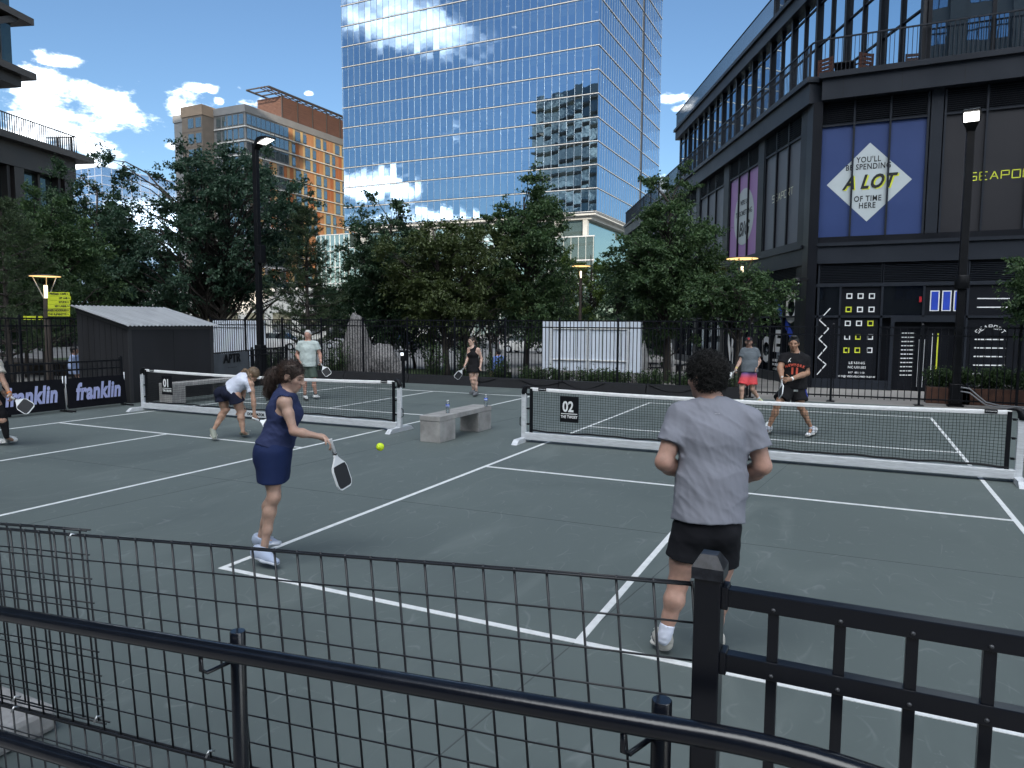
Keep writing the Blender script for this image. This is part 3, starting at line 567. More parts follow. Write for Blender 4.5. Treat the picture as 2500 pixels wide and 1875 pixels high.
    def hb(u0, v0, u1, v1, w, m, name='door_bar', off=0.02, dpt=0.02):
        (x0, z0), (x1, z1) = FP(u0, v0), FP(u1, v1); return MB().bar((x0, YF-off, z0), (x1, YF-off, z1), w, dpt, up=(0, 1, 0)).build(name, m, t)
    R6 = lambda x, y: (1650+x/2.592, 600+y/2.592)
    for xa, ya, xb, yb, w, m in ((1541, 593, 1523, 893, 0.02, wht), (1576, 593, 1557, 897, 0.02, wht)): 
        hb(*R6(xa, ya), *R6(xb, yb), 0.014, M['alu'], 'door_handle', -0.06, 0.03)
    hb(*R6(1628, 555), *R6(1611, 857), 0.016, wht, 'printed_bar', -0.125, 0.004); hb(*R6(1663, 555), *R6(1645, 857), 0.035, yel, 'printed_bar', -0.125, 0.004)
    for k in range(11):
        for a, b in ((1432, 1446), (1450, 1480), (1485, 1515)): hb(*R6(a-k*1.5, 553+k*26.7), *R6(b-k*1.5, 553+k*26.7), 0.030, wht, 'printed_dash', -0.125, 0.004)
    # printed pattern panels
    zg = [(978, 395), (908, 470), (967, 525), (905, 590), (955, 640), (898, 707), (950, 750), (893, 815)]
    mb = MB()
    for a, b in zip(zg[:-1], zg[1:]):
        (x0, z0), (x1, z1) = FP(*R6(*a)), FP(*R6(*b)); mb.bar((x0, YF-0.004, z0), (x1, YF-0.004, z1), 0.032, 0.008, up=(0, 1, 0))
    mb.build('printed_zigzag', wht, t)
    rows = [(318, (1098, 1169, 1241), '...'), (403, (1093, 1165, 1238), 'y..'), (491, (1088, 1159, 1231), '..y'), (577, (1084, 1154, 1229), '.y.'), (661, (1079, 1149, 1225), 'yy.')]
    sq = MB(); h = 0.082
    for a, b, c, d in ((-h, h, h-0.030, h), (-h, h, -h, -h+0.030), (-h, -h+0.030, -h+0.03, h-0.03), (h-0.030, h, -h+0.03, h-0.03)): sq.box(a, b, 0, 0.006, c, d)
    sqw = sq.mesh('printed_square', wht); sqy = sq.mesh('printed_square', yel)
    for y, xx, key in rows:
        for x, ch in zip(xx, key):
            X, z = FP(*R6(x, y)); piece('printed_square', sqy if ch == 'y' else sqw, t, T(X, YF-0.008, z))
    Fm = lambda X, z, off=0.004: frame((X, YF-off, z), (1, 0, 0), (0, -1, 0))
    for s, x, y, sz, sp in (('LEASING', 1145, 742, 0.105, 1.15), ('INQUIRIES', 1142, 770, 0.105, 1.15), ('617- 85-5113', 1142, 803, 0.075, 1.1), ('INFO@WSDEVELOPMENT.COM', 1138, 828, 0.072, 1.05)):
        X, z = FP(*R6(x, y)); lettering('lettering', s, sz, Fm(X, z), wht, t, bold=0.002, space=sp)
    for a in (1610, 1685, 1760):
        (x0, z1), (x1, z0) = FP(*R6(a+2, 284)), FP(*R6(a+54, 413)); fb(x0, x1, z0, z1, 0.0, 0.005, 'printed_frame', wht); fb(x0+0.028, x1-0.028, z0+0.028, z1-0.028, 0.005, 0.008, 'printed_bar', ultra)
    hb(*R6(1908, 334), *R6(2112, 334), 0.03, wht, 'printed_bar', 0.004, 0.006); hb(*R6(1905, 389), *R6(2110, 389), 0.03, wht, 'printed_bar', 0.004, 0.006)
    for k, y in enumerate((592, 646, 700, 755, 810)):
        for q in range(5): hb(*R6(1891+q*37.5-k*3.5, y+q*0.4), *R6(1923+q*37.5-k*3.5, y+q*0.4+0.3), 0.033, wht, 'printed_dash', 0.004, 0.006)
        hb(*R6(2090-k*3.5, y+2), *R6(2095-k*3.5, y+2), 0.03, wht, 'printed_dash', 0.004, 0.006)
    cx, cz = FP(*R6(1992, 512)); ra = 0.41; cz -= ra
    for i, ch in enumerate('SEAPORT'):
        a = R_(62-i*20.7); mb = stroke_text(ch, 0.075, 0.10, 0, 0.017); lm = mb.mesh('lettering', wht)
        piece('lettering', lm, t, frame((cx+ra*math.cos(a+R_(0)+0) if False else cx+ra*math.sin(R_(-49+i*16.3)), YF-0.005, cz+ra*math.cos(R_(-49+i*16.3))), (1, 0, 0), (0, -1, 0)) @ Matrix.Rotation(-R_(-49+i*16.3), 4, 'Z'))
    # fire alarm strobe behind the fanlight
    X, z = FP(2247, 730); fb(X-0.03, X+0.03, z-0.09, z+0.07, 0.0, 0.05, 'red_alarm', pm('red_alarm', (0.5, 0.02, 0.03), 0.4))
    # --- corner column and camera dome
    cc = MB(); cc.prism([tuple(P0+np.array([-0.10, -0.14])), (XL+0.02, YF-0.14), (XL+0.02, YF+0.3), SW(0.45, -0.1), SW(0.45, 0.10)], -0.02, c0).build('corner_column', wall, t)
    # --- front: second floor
    R3 = lambda x, y: (1650+x/2.592, y/2.592)
    zp0 = FP(*R3(1000, 1500))[1]; zl0 = FP(*R3(1000, 800))[1]; zl1 = c0
    bays = [(FP(*R3(905, 900))[0], FP(*R3(1590, 900))[0], blue), (FP(*R3(1697, 900))[0], FP(*R3(1697, 900))[0]+3.05, vinyl), (FP(*R3(1697, 900))[0]+3.5, FP(*R3(1697, 900))[0]+6.5, vinyl)]
    fb(XL, XR, b1+0.10, zp0, -0.03, 0.05, 'sill_band', wall)
    prev = XL
    for x0, x1, m in bays:
        fb(prev, x0-0.06, zp0, c0, -0.05, 0.04, 'pier', trim); prev = x1+0.06
        w = (x1-x0)/3
        for i in range(3):
            a = x0+i*w; fb(a+0.02, a+w-0.02, zp0, zl0, -0.10, -0.04, 'window_panel', m); louver(a+0.02, a+w-0.02, zl0+0.06, zl1-0.04, 11)
        for i in range(4): fb(x0+i*w-0.028, x0+i*w+0.028, zp0-0.12, zl1-0.02, -0.10, 0.03, 'mullion', trim)
        fb(x0, x1, zl0, zl0+0.06, -0.08, 0.02, 'transom', trim)
    fb(prev, XR, zp0, c0, -0.05, 0.04, 'pier', trim)
    # diamond poster
    poster = 0.036; dm = [FP(*R3(*q)) for q in ((1232, 900), (1495, 1135), (1205, 1400), (955, 1168))]
    cxd = (dm[0][0]+dm[2][0])/2; czd = (dm[1][1]+dm[3][1])/2; hw = (dm[1][0]-dm[3][0])/2; hh = (dm[0][1]-dm[2][1])/2
    MB().add([(cxd, YF+poster, czd+hh), (cxd-hw, YF+poster, czd), (cxd, YF+poster, czd-hh), (cxd+hw, YF+poster, czd)], [(0, 1, 2, 3)]).build('printed_diamond', pale, t)
    for s, x, y, sz in (("YOU'LL", 1220, 1008, 0.235), ('BE SPENDING', 1217, 1053, 0.235), ('OF TIME', 1213, 1256, 0.235), ('HERE', 1210, 1300, 0.235)):
        X, z = FP(*R3(x, y)); lettering('lettering', s, sz, Fm(X, z, -poster+0.004), ink, t, bold=0.004, sx=0.78, space=1.12)
    X, z = FP(*R3(1216, 1152))
    lettering('lettering', 'A LOT', 0.56, Fm(X+0.04, z-0.025, -poster+0.003), yel, t, bold=0.018, shear=0.35, sx=0.78, space=1.12); lettering('lettering', 'A LOT', 0.56, Fm(X, z, -poster+0.008), ink, t, bold=0.018, shear=0.35, sx=0.78, space=1.12)
    X, z = FP(*R3(2040, 1105)); piece('lettering', stroke_text('SEAPORT', 0.185, 0.215, 0.072, 0.026).mesh('lettering', yel), t, Fm(X+0.17, z, -0.036))
    # --- cornice and terrace edge (front and side)
    MB().box(XL-0.02, XR, YF-0.30, YF+1.0, c0, c1-0.16).build('cornice', trim, t); MB().box(XL-0.12, XR, YF-0.40, YF+1.2, c1-0.16, c1).build('parapet_cap', trim, t)
    for i in range(12): MB().box(0.9+i*1.55, 0.912+i*1.55, YF-0.304, YF-0.30, c0, c1-0.16).build('panel_joint', pm('joint', (0.004, 0.005, 0.006), 0.7) if i == 0 else bpy.data.materials['joint'], t)
    sb(0.0, 34, c0, c1-0.16, -1.0, 0.26, 'cornice', trim2); sb(-0.05, 34, c1-0.16, c1, -1.2, 0.36, 'parapet_cap', trim2)
    # --- side street front: ground and second floor
    sb(0.45, 34, b0, b1, 0.02, 0.10, 'belt_course', trim2); sb(0.45, 34, b1, b1+0.10, 0.02, 0.16, 'belt_ledge', trim2)
    sbays = [(1.05, 4.25), (4.95, 8.4), (9.2, 13.0), (13.7, 17.4), (18.1, 21.8), (22.5, 26.2), (26.9, 30.6), (31.1, 33.8)]
    prev = 0.45
    for k, (s0, s1) in enumerate(sbays):
        m = lilac if k == 1 else grey
        sb(prev, s0-0.06, b1+0.1, c0, -0.05, 0.05, 'pier', wall); sb(prev, s0-0.06, -0.3, b0, -0.05, 0.05, 'pier', wall); prev = s1+0.06
        w = (s1-s0)/3
        for i in range(3):
            a = s0+i*w; sb(a+0.03, a+w-0.03, zp0, zl0, -0.10, -0.04, 'window_panel', m)
            if k < 6: louver(a+0.03, a+w-0.03, zl0+0.06, c0-0.03, 9, True)
        for i in range(4): sb(s0+i*w-0.035, s0+i*w+0.035, zp0-0.1, c0, -0.10, 0.03, 'mullion', wall)
        sb(s0, s1, zl0, zl0+0.06, -0.08, 0.02, 'transom', wall); sb(s0-0.06, s1+0.06, b1+0.1, zp0, -0.03, 0.05, 'sill_band', trim2)
        if k < 6: louver(s0, s1, lz0, lz1, 12, True)
        sb(s0-0.06, s1+0.06, lz0-0.1, lz0, -0.05, 0.05, 'transom', wall); sb(s0, s1, 0.3, lz0-0.1, -0.14, -0.10, 'shop_glass', Gd); sb(s0, s1, zt1-0.06, zt1, -0.10, 0.02, 'transom', trim2)
        for i in range(4): sb(s0+i*w-0.04, s0+i*w+0.04, 0.3, lz0-0.1, -0.10, 0.02, 'mullion', wall)
        sb(s0-0.06, s1+0.06, -0.3, 0.3, -0.05, 0.06, 'plinth', trim2)
    Sm = lambda s, z, off=-0.03: frame((*SW(s, off), z), (-DV[0], -DV[1], 0), (-NI[0], -NI[1], 0))
    s, z = SP(*R3(668, 1235)); piece('lettering', stroke_text('SEAPORT', 0.20, 0.235, 0.075, 0.028).mesh('lettering', pm('cream_print', (0.75, 0.76, 0.6), 0.5)), t, Sm(s, z))
    s, z = SP(*R3(420, 1355)); mb = MB(); n = 40
    mb.add([(1.18*math.cos(2*math.pi*i/n), 1.12*math.sin(2*math.pi*i/n), 0) for i in range(n)], [tuple(range(n))]); zc = (zp0+zl0)/2; o = piece('printed_circle', mb.mesh('printed_circle', pale), t, Sm(6.65, zc-0.05))
    lettering('lettering', "WE'RE UP", 0.26, Sm(6.65, zc+0.52, -0.026), ink, t, bold=0.004, sx=0.8); lettering('lettering', 'TO SOMETHING', 0.28, Sm(6.65, zc+0.10, -0.026), ink, t, bold=0.004, sx=0.95); lettering('lettering', 'BIG', 0.78, Sm(6.6, zc-0.56, -0.026), ink, t, bold=0.02, shear=0.3)
    # large white shopfront letters behind the glass line, a blue printed strap and the leasing notice
    off = -0.085
    for ch, u, v, sz, sx in (('O', 1925, 755, 1.35, 1.0), ('N', 1895, 760, 1.3, 1.3), ('E', 1889, 835, 1.0, 1.2), ('C', 1862, 855, 1.2, 1.0), ('N', 1866, 745, 1.5, 1.1), ('W', 1825, 745, 1.2, 1.0), ('A', 1800, 770, 1.0, 1.0), ('V', 1778, 850, 1.6, 1.0), ('U', 1790, 880, 1.2, 1.0)):
        s, z = SP(u, v); lettering('lettering', ch, sz, Sm(s, z, off), wht, t, bold=0.05, sx=sx, shear=0.2 if ch == 'E' else 0.0)
    (s0, z0), (s1, z1) = SP(1877, 716), SP(1928, 822); mb = MB(); mb.bar((*SW(s0, -0.075), z0), (*SW(s1, -0.075), z1), 0.26, 0.006, up=(-NI[0], -NI[1], 0)); mb.build('printed_strap', ultra, t)
    for sgn, v in (('LEASING', 880), ('INQUIRIES', 890), ('617- 85', 901), ('INFO@WSDEVELOPMENT', 910)):
        s, z = SP(1886, v); lettering('lettering', sgn, 0.12 if len(sgn) < 11 else 0.085, Sm(s, z, off), wht, t, bold=0.003)
    # --- terrace: railings
    bal = MB().box(-0.009, 0.009, -0.009, 0.009, c1, c1+0.98).mesh('baluster', trim)
    for i in range(150):
        x = XL+0.02+i*0.115
        if x < 10.5: piece('baluster', bal, t, T(x, YF-0.24, 0))
    MB().bar((XL-0.02, YF-0.24, c1+1.0), (XR, YF-0.24, c1+1.0), 0.05, 0.04).build('top_rail', trim, t)
    for i in range(170):
        p = SW(0.1+i*0.115, 0.2); piece('baluster', bal, t, T(p[0], p[1], 0))
    rb = MB()
    for i in range(102): p = SW(19.65+i*0.14, 0.2); rb.box(p[0]-0.01, p[0]+0.01, p[1]-0.01, p[1]+0.01, c1, c1+0.98)
    rb.build('balusters', trim, t)['kind'] = 'stuff'
    MB().bar((*SW(0.0, 0.2), c1+1.0), (*SW(34, 0.2), c1+1.0), 0.05, 0.04).build('top_rail', trim, t)
    MB().bar((*SW(0.0, 0.2), c1+1.0), (XL, YF-0.24, c1+1.0), 0.05, 0.04).build('top_rail', trim, t)
    for i in range(12): p = SW(0.2+i*2.4, 0.2); MB().box(p[0]-0.03, p[0]+0.03, p[1]-0.03, p[1]+0.03, c1, c1+1.0).build('rail_post', trim, t)
    # --- glazed upper storeys set back behind the terrace
    off = -2.5; z3 = 14.6
    def glaz(s0, s1, za, zb, off, pitch, big):
        n = int(round((s1-s0)/pitch)); pitch = (s1-s0)/n
        for i in range(n):
            a = s0+i*pitch
            for q in (0, 1): sb(a+0.08+q*(pitch/2), a+pitch/2-0.03+q*(pitch/2), za, zb, off-0.06, off, 'glass_pane', Gu)
            sb(a-0.075, a+0.075, za, zb, off-0.1, off+big*0.5, 'column', wall); sb(a+pitch/2-0.03, a+pitch/2+0.05, za, zb, off-0.05, off+0.08, 'mullion', wall)
        for z in np.arange(za+1.55, zb-0.3, 1.55): sb(s0, s1, z, z+0.05, off-0.02, off+0.05, 'glazing_bar', wall)
    glaz(-1.24, 27.6, c1, z3, off, 2.40, 0.25)
    sb(27.6, 27.9, c1, z3, off-8, off+0.05, 'end_wall', wall); sb(-1.5, 28.2, z3, z3+0.55, off-9, off+0.30, 'roof_band', trim2); sb(-1.5, 28.3, z3+0.55, z3+0.72, off-9, off+0.42, 'roof_cap', wall)
    MB().bar((*SW(-1.5, off+0.3), z3+1.7), (*SW(28.1, off+0.3), z3+1.7), 0.05, 0.04).build('top_rail', wall, t)
    rb = MB()
    for i in range(230): p = SW(-1.4+i*0.128, off+0.3); rb.box(p[0]-0.011, p[0]+0.011, p[1]-0.011, p[1]+0.011, z3+0.72, z3+1.7)
    rb.build('balusters', wall, t)['kind'] = 'stuff'
    glaz(-3, 16.0, z3+0.95, z3+6.0, off-2.0, 2.4, 0.25); sb(15.9, 16.2, z3+0.9, z3+6.0, off-10, off-1.9, 'end_wall', wall); sb(-3, 16.4, z3+6.0, z3+6.9, off-12, off-1.5, 'roof_band', wall)
    glaz(-3, 16.0, z3+6.9, z3+12, off-2.0, 2.4, 0.25); sb(-3, 16.4, z3+12, z3+13, off-12, off-1.5, 'roof_band', wall)
    # return facing the court
    q = SW(-1.24, off); yq = q[1]
    for i in range(9):
        x = q[0]+0.1+i*1.55
        MB().box(x+0.04, x+1.5, yq, yq+0.06, c1, z3+6).build('glass_pane', Gu, t); MB().box(x-0.05, x+0.05, yq-0.1, yq+0.05, c1, z3+6).build('mullion', wall, t)
    MB().box(q[0]+0.2, XR, yq+6, yq+7, c1, z3+6).build('inner_wall', wall, t); MB().box(q[0], XR, yq-0.3, 40, z3+6.0, z3+6.9).build('roof_band', wall, t)
    MB().prism([tuple(p) for p in reversed([SW(0.2, -0.5), SW(34, -0.5), SW(34, -20), (XR, 50), (XR, YF+0.4)])], c1-0.3, c1-0.02).build('terrace_floor', trim2, t)
    return c1, zd
TERR, _ = right_building()
# dome camera on the corner column
p = onv(1945, 690, (0, YF-0.45), (1, YF-0.45)); t = thing('security_camera', 'dark dome security camera on the corner column', 'camera', tuple(p))
MB().lathe([(0.02, 0.16), (0.12, 0.15), (0.14, 0.05), (0.135, 0.0)], p, 18).build('housing', M['blackmat'], t, True); MB().lathe([(0.0, -0.11), (0.06, -0.10), (0.10, -0.06), (0.12, 0.0)], p, 18).build('dome', glassm('camera_dome', 0.25, (0.01, 0.01, 0.012)), t, True)
MB().bar((p[0]+0.05, p[1]+0.02, p[2]+0.12), (p[0]+0.28, p[1]+0.32, p[2]+0.12), 0.08, 0.08).build('bracket', M['blackmat'], t)
# terrace furniture
def terrace_chair(label, x, y, rz, m):
    t = thing('terrace_chair', label, 'chair', (x, y, TERR), 'chairs on the roof terrace'); Mx = T(x, y, TERR) @ Matrix.Rotation(rz, 4, 'Z'); 
    for sx in (-0.24, 0.24):
        for sy, h in ((-0.24, 0.62), (0.24, 0.95)): mb = MB(); mb.M = Mx; mb.bar((sx, sy, 0), (sx, sy*1.1 if sy > 0 else sy, h), 0.05); mb.build('leg', m, t)
        mb = MB(); mb.M = Mx; mb.bar((sx, -0.28, 0.63), (sx, 0.26, 0.63), 0.06, 0.03); mb.build('armrest', m, t)
    mb = MB(); mb.M = Mx
    mb.box(-0.22, 0.22, -0.24, 0.22, 0.40, 0.45); mb.build('seat', m, t); mb = MB(); mb.M = Mx
    for k in range(4): mb.box(-0.22, 0.22, 0.235, 0.26, 0.50+k*0.12, 0.59+k*0.12)
    mb.build('backrest', m, t)
mo = pm('oiled_hardwood', (0.085, 0.032, 0.022), 0.6, var=0.2, vs=4, stretch=(1, 1, 5))
def FPt(u, v, y): p = onv(u, v, (0, y), (1, y)); return float(p[0])
for lab, u, dy, rz in (('reddish wooden chair on the terrace above the yellow lettering', 2372, 0.55, 1.4), ('reddish wooden chair at the right frame edge of the terrace', 2478, 0.55, -1.5), ('reddish wooden chair on the terrace close to its corner', 2028, 1.5, 2.6), ('reddish wooden chair right of the terrace planter', 2100, 1.5, -2.4)): terrace_chair(lab, FPt(u, 150, YF+dy), YF+dy, rz, mo)
for lab, u, w in (('dark square table between two wooden terrace chairs', 2425, 0.8), ('dark low table near the terrace corner', 2065, 0.6)):
    x = FPt(u, 120, YF+0.5); t = thing('terrace_table', lab, 'table', (x, YF+0.5, TERR), 'tables on the roof terrace')
    hh = 0.76 if w > 0.7 else 0.42; MB().bbox(x-w/2, x+w/2, YF+0.15, YF+0.85, TERR+hh-0.05, TERR+hh, 0.01).build('tabletop', M['blackmat'], t); MB().bar((x, YF+0.5, TERR), (x, YF+0.5, TERR+hh-0.05), 0.08).build('leg', M['blackmat'], t); MB().box(x-0.22, x+0.22, YF+0.28, YF+0.72, TERR, TERR+0.03).build('base', M['blackmat'], t)
# ================================================================== PICKLEBALL NETS
def net(cx, label, num, sub, bench_side):
    t = thing('pickleball_net', label, 'net', (cx, 0, 0)); W2 = 3.43
    # strands: real cords, one joined part per direction is too fine to pick apart
    mb = MB(); x0, x1 = cx-3.32, cx+3.32; z0 = 0.16
    top = lambda x: 0.87+0.035*((x-cx)/3.2)**2-0.012
    bot = lambda x: z0+0.035+0.007*math.sin((x-cx)*5.1)+0.005*math.sin((x-cx)*13.0)
    yw = lambda x, z: 0.010*math.sin(x*3.1)*math.sin(z*5)
    nxs = int((x1-x0)/0.042); cw = 0.0054
    for i in range(nxs+1):
        x = x0+(x1-x0)*i/nxs; pts = [(x+0.004*math.sin(i*1.7+q), yw(x, bot(x)+(top(x)-bot(x))*q/4), bot(x)+(top(x)-bot(x))*q/4) for q in range(5)]; mb.tube(pts, cw/2, 3, False)
    for k in range(1, 17):
        pts = []
        for i in range(41):
            x = x0+(x1-x0)*i/40; f = k/17; z = bot(x)+(top(x)-bot(x))*f; pts.append((x, yw(x, z), z+0.003*math.sin(x*9+k)))
        mb.tube(pts, cw/2, 3, False)
    o = mb.build('netting', M['net'], t); o['kind'] = 'stuff'
    tp = MB(); N_ = 60; rings = []
    for i in range(N_+1):
        x = x0+(x1-x0)*i/N_; z = top(x)+0.012; w = 0.002*math.sin(i*1.9)
        rings.append([(x, -0.010+w, z-0.045), (x, -0.013+w, z-0.01), (x, -0.006, z+0.010), (x, 0.006, z+0.010), (x, 0.013, z-0.01), (x, 0.010, z-0.045)])
    vs_ = [p for r_ in rings for p in r_]; fs = [(i*6+k, (i+1)*6+k, (i+1)*6+k+1, i*6+k+1) for i in range(N_) for k in range(5)]
    tp.add(vs_, fs); tp.build('top_tape', M['tape'], t, True)
    for a, b in ((x0-0.005, x0+0.045), (x1-0.045, x1+0.005)): MB().box(a, b, -0.015, 0.015, 0.12, 0.90).build('side_tape', M['blackmat'], t)
    bt = MB(); pts = [(x0+(x1-x0)*i/60, yw(x0+(x1-x0)*i/60, z0), bot(x0+(x1-x0)*i/60)) for i in range(61)]; bt.tube(pts, 0.016, 6); bt.build('bottom_hem', M['blackmat'], t, True)
    for x in (x0+0.22, x1-0.22): MB().box(x-0.07, x+0.07, -0.017, 0.017, 0.868, 0.915).build('maker_tag', M['blackmat'], t); lettering('lettering', 'DOMINATOR', 0.022, frame((x, -0.018, 0.893), (1, 0, 0), (0, -1, 0)), M['white'], t, sx=0.9)
    for s in (-1, 1):
        x = cx+s*W2
        pst = MB().bbox(x-0.04, x+0.04, -0.03, 0.03, 0.06, 0.82, 0.006).build('post', M['alu'], t)
        cap = MB(); cap.tube([(x, 0, 0.80), (x, 0, 0.86), (x-s*0.02, 0, 0.91), (x-s*0.06, 0, 0.935), (x-s*0.16, 0, 0.925)], [0.046, 0.046, 0.04, 0.025, 0.008], 10); cap.build('post_cap', M['blackmat'], t, True)
        ft = MB(); ft.add([(x-0.05, -0.40, 0), (x+0.05, -0.40, 0), (x+0.05, 0.40, 0), (x-0.05, 0.40, 0), (x-0.05, -0.30, 0.075), (x+0.05, -0.30, 0.075), (x+0.05, 0.30, 0.075), (x-0.05, 0.30, 0.075)], [(3,2,1,0),(4,5,6,7),(0,1,5,4),(1,2,6,5),(2,3,7,6),(3,0,4,7)]); ft.build('foot', M['alu'], t)
        for z in (0.30, 0.56, 0.80): MB().bar((x-s*0.04, 0, z), (x-s*0.10, 0, z+0.01), 0.012).build('strap', M['blackmat'], t); MB().bbox(x-s*0.075-0.02, x-s*0.075+0.02, -0.02, 0.02, z-0.012, z+0.018, 0.004).build('buckle', M['blackmat'], t)
        hd = MB(); hd.tube([(x+s*0.04, 0, 0.42), (x+s*0.075, 0, 0.40), (x+s*0.075, 0, 0.28), (x+s*0.04, 0, 0.26)], 0.008, 6); hd.build('handle', M['blackmat'], t, True)
    MB().bbox(cx-W2+0.04, cx+W2-0.04, -0.055, 0.055, 0.045, 0.165, 0.008).build('base_beam', M['alu'], t)
    lettering('lettering', 'DOMINATOR', 0.075, frame((cx-0.02, -0.0565, 0.105), (1, 0, 0), (0, -1, 0)), M['blackmat'], t, bold=0.003)
    cw_ = MB(); cw_.tube([(cx+0.15, 0, 0.056), (cx+0.15, 0, 0.02)], 0.015, 8); cw_.tube([(cx+0.12, -0.0, 0.03), (cx+0.18, 0, 0.03)], 0.03, 12); cw_.build('caster', M['blackmat'], t, True)
    xs = cx-2.62; MB().box(xs-0.16, xs+0.16, -0.024, -0.016, 0.38, 0.80).build('number_board', M['blackmat'], t)
    F = lambda x, z: frame((x, -0.0255, z), (1, 0, 0), (0, -1, 0))
    lettering('lettering', num, 0.24, F(xs-0.02, 0.625), M['white'], t, bold=0.006, sx=0.8); lettering('lettering', sub, 0.066, F(xs, 0.465), M['white'], t, bold=0.0015, sx=0.72, space=1.08); MB().box(xs-0.14, xs+0.14, -0.027, -0.0245, 0.512, 0.524).build('printed_bar', M['white'], t)
net(0.0, 'nearer portable pickleball net with board numbered 02', '02', 'THE TWOEY', 1)
net(-9.35, 'farther portable pickleball net with board numbered 01', '01', 'THE GROVE', 1)

# ================================================================== CONCRETE BENCHES, BOTTLES, BALL
def bench(label, M4, L_, w, h, mid):
    t = thing('concrete_bench', label, 'bench', tuple(M4.translation)); 
    mb = MB(); mb.M = M4; mb.bbox(-w/2, w/2, 0, L_, h-0.085, h, 0.008); mb.build('seat_slab', M['concrete'], t)
    for a, b in ((0.0, mid), (L_-mid, L_)):
        mb = MB(); mb.M = M4; mb.bbox(-w/2+0.006, w/2-0.006, a+0.006, b-0.006, 0, h-0.088, 0.008); mb.build('support', M['concrete'], t)
a = gnd(1029, 1079); b = gnd(1077, 1081)
bench('pale concrete bench between the two nets holding water bottles', T(-4.78, -0.80, 0), 1.86, 0.40, 0.44, 0.52)
bench('concrete bench against the shed seen through the left net', T(-13.25, 0.95, 0) @ Matrix.Rotation(R_(0), 4, 'Z'), 2.0, 0.45, 0.50, 0.40)
clear = glassm('clear_plastic', 0.10, (0.8, 0.85, 0.9), (1, 1, 1), transp=0.88, rough=0.05); lab = pm('blue_bottle_label', (0.03, 0.10, 0.55), 0.4); capw = pm('white_bottle_cap', (0.75, 0.76, 0.78), 0.4); labw = pm('white_bottle_label', (0.7, 0.74, 0.8), 0.4)
def bottle(label, x, y):
    t = thing('water_bottle', label, 'bottle', (x, y, 0.44), 'water bottles on the bench'); c = (x, y, 0.442)
    MB().lathe([(0.028, 0.0), (0.033, 0.006), (0.031, 0.02), (0.033, 0.04), (0.030, 0.07), (0.033, 0.10), (0.033, 0.155), (0.026, 0.175), (0.014, 0.195), (0.013, 0.205)], c, 16).build('body', clear, t, True)
    MB().lathe([(0.0336, 0.105), (0.0337, 0.15)], c, 16).build('wrapper', lab, t, True); MB().lathe([(0.0338, 0.118), (0.0339, 0.128)], c, 16).build('wrapper_band', labw, t, True); MB().lathe([(0.0155, 0.200), (0.0155, 0.220), (0.013, 0.222)], c, 14).build('cap', capw, t, True)
bottle('water bottle on the near end of the concrete bench', -4.72, -0.32); bottle('water bottle on the far end of the concrete bench', -4.60, 0.86)
bp = dep(928, 1091, 6.55); t = MB()
import bmesh
bm = bmesh.new(); bmesh.ops.create_icosphere(bm, subdivisions=4, radius=0.037)
for v in bm.verts:
    n = v.co.normalized()
    for k in range(40):
        ph = math.acos(1-2*(k+0.5)/40); th = math.pi*(1+5**0.5)*k; d = Vector((math.cos(th)*math.sin(ph), math.sin(th)*math.sin(ph), math.cos(ph)))
        if n.dot(d) > 0.9915: v.co = n*0.0325
me = bpy.data.meshes.new('pickleball'); bm.to_mesh(me); bm.free(); me.polygons.foreach_set('use_smooth', [True]*len(me.polygons)); me.materials.append(pm('neon_ball_plastic', (0.62, 0.80, 0.02), 0.4, var=0.05, emit=0.0))
o = bpy.data.objects.new('pickleball', me); o.location = tuple(bp); COL.objects.link(o); tag(o, 'neon yellow pickleball in the air before the woman in navy', 'ball')

# ================================================================== PICKET FENCES
def picket_fence(label, name, A, B, zb, h, sp, post_every, pw=0.019, railz=(0.12, -0.02, -0.22), skip=None, postw=0.055, over=0.0, foot=False, group=None, m=None):
    A = Vector((*A, 0)); B = Vector((*B, 0)); L_ = (B-A).length; d = (B-A)/L_; m = m or M['black']
    t = thing(name, label, 'fence', ((A.x+B.x)/2, (A.y+B.y)/2, zb), group); ang = math.atan2(d.y, d.x); Rz = Matrix.Rotation(ang, 4, 'Z')
    pk = MB().box(-pw/2, pw/2, -pw/2, pw/2, zb+0.06, zb+h-0.02).mesh('picket', m); n = int(L_/sp)
    np_ = max(1, int(round(L_/post_every)))
    for i in range(n+1):
        p = A+d*(i*L_/n)
        if min(abs((i*L_/n)-q*L_/np_) for q in range(np_+1)) < 0.05: continue
        piece('picket', pk, t, T(p.x, p.y, 0) @ Rz)
    for rz in railz:
        z = zb+rz if rz > 0 else zb+h+rz
        MB().bar((A.x, A.y, z), (B.x, B.y, z), 0.03, 0.038).build('rail', m, t)
    for q in range(np_+1):
        p = A+d*(q*L_/np_); mb = MB(); mb.M = T(p.x, p.y, 0) @ Rz; w = postw/2; mb.box(-w, w, -w, w, zb-0.05, zb+h+0.05)
        mb.add([(-w*1.15, -w*1.15, zb+h+0.05), (w*1.15, -w*1.15, zb+h+0.05), (w*1.15, w*1.15, zb+h+0.05), (-w*1.15, w*1.15, zb+h+0.05), (0, 0, zb+h+0.085)], [(0,1,4),(1,2,4),(2,3,4),(3,0,4)]); mb.build('post', m, t)
        if foot: mb = MB(); mb.M = T(p.x, p.y, 0) @ Rz; mb.box(-0.10, 0.10, -0.14, 0.14, zb-0.045, zb-0.025); mb.build('base_plate', m, t)
    return t
picket_fence('tall black picket fence behind the kerb at the back of both courts', 'picket_fence', (-21.2, 9.42), (-1.06, 9.42), 0.10, 1.96, 0.1143, 1.83)
picket_fence('tall black picket fence standing on plates before the retail building', 'picket_fence', (-0.98, 9.40), (9.0, 9.40), 0.03, 1.90, 0.145, 1.83, foot=True)
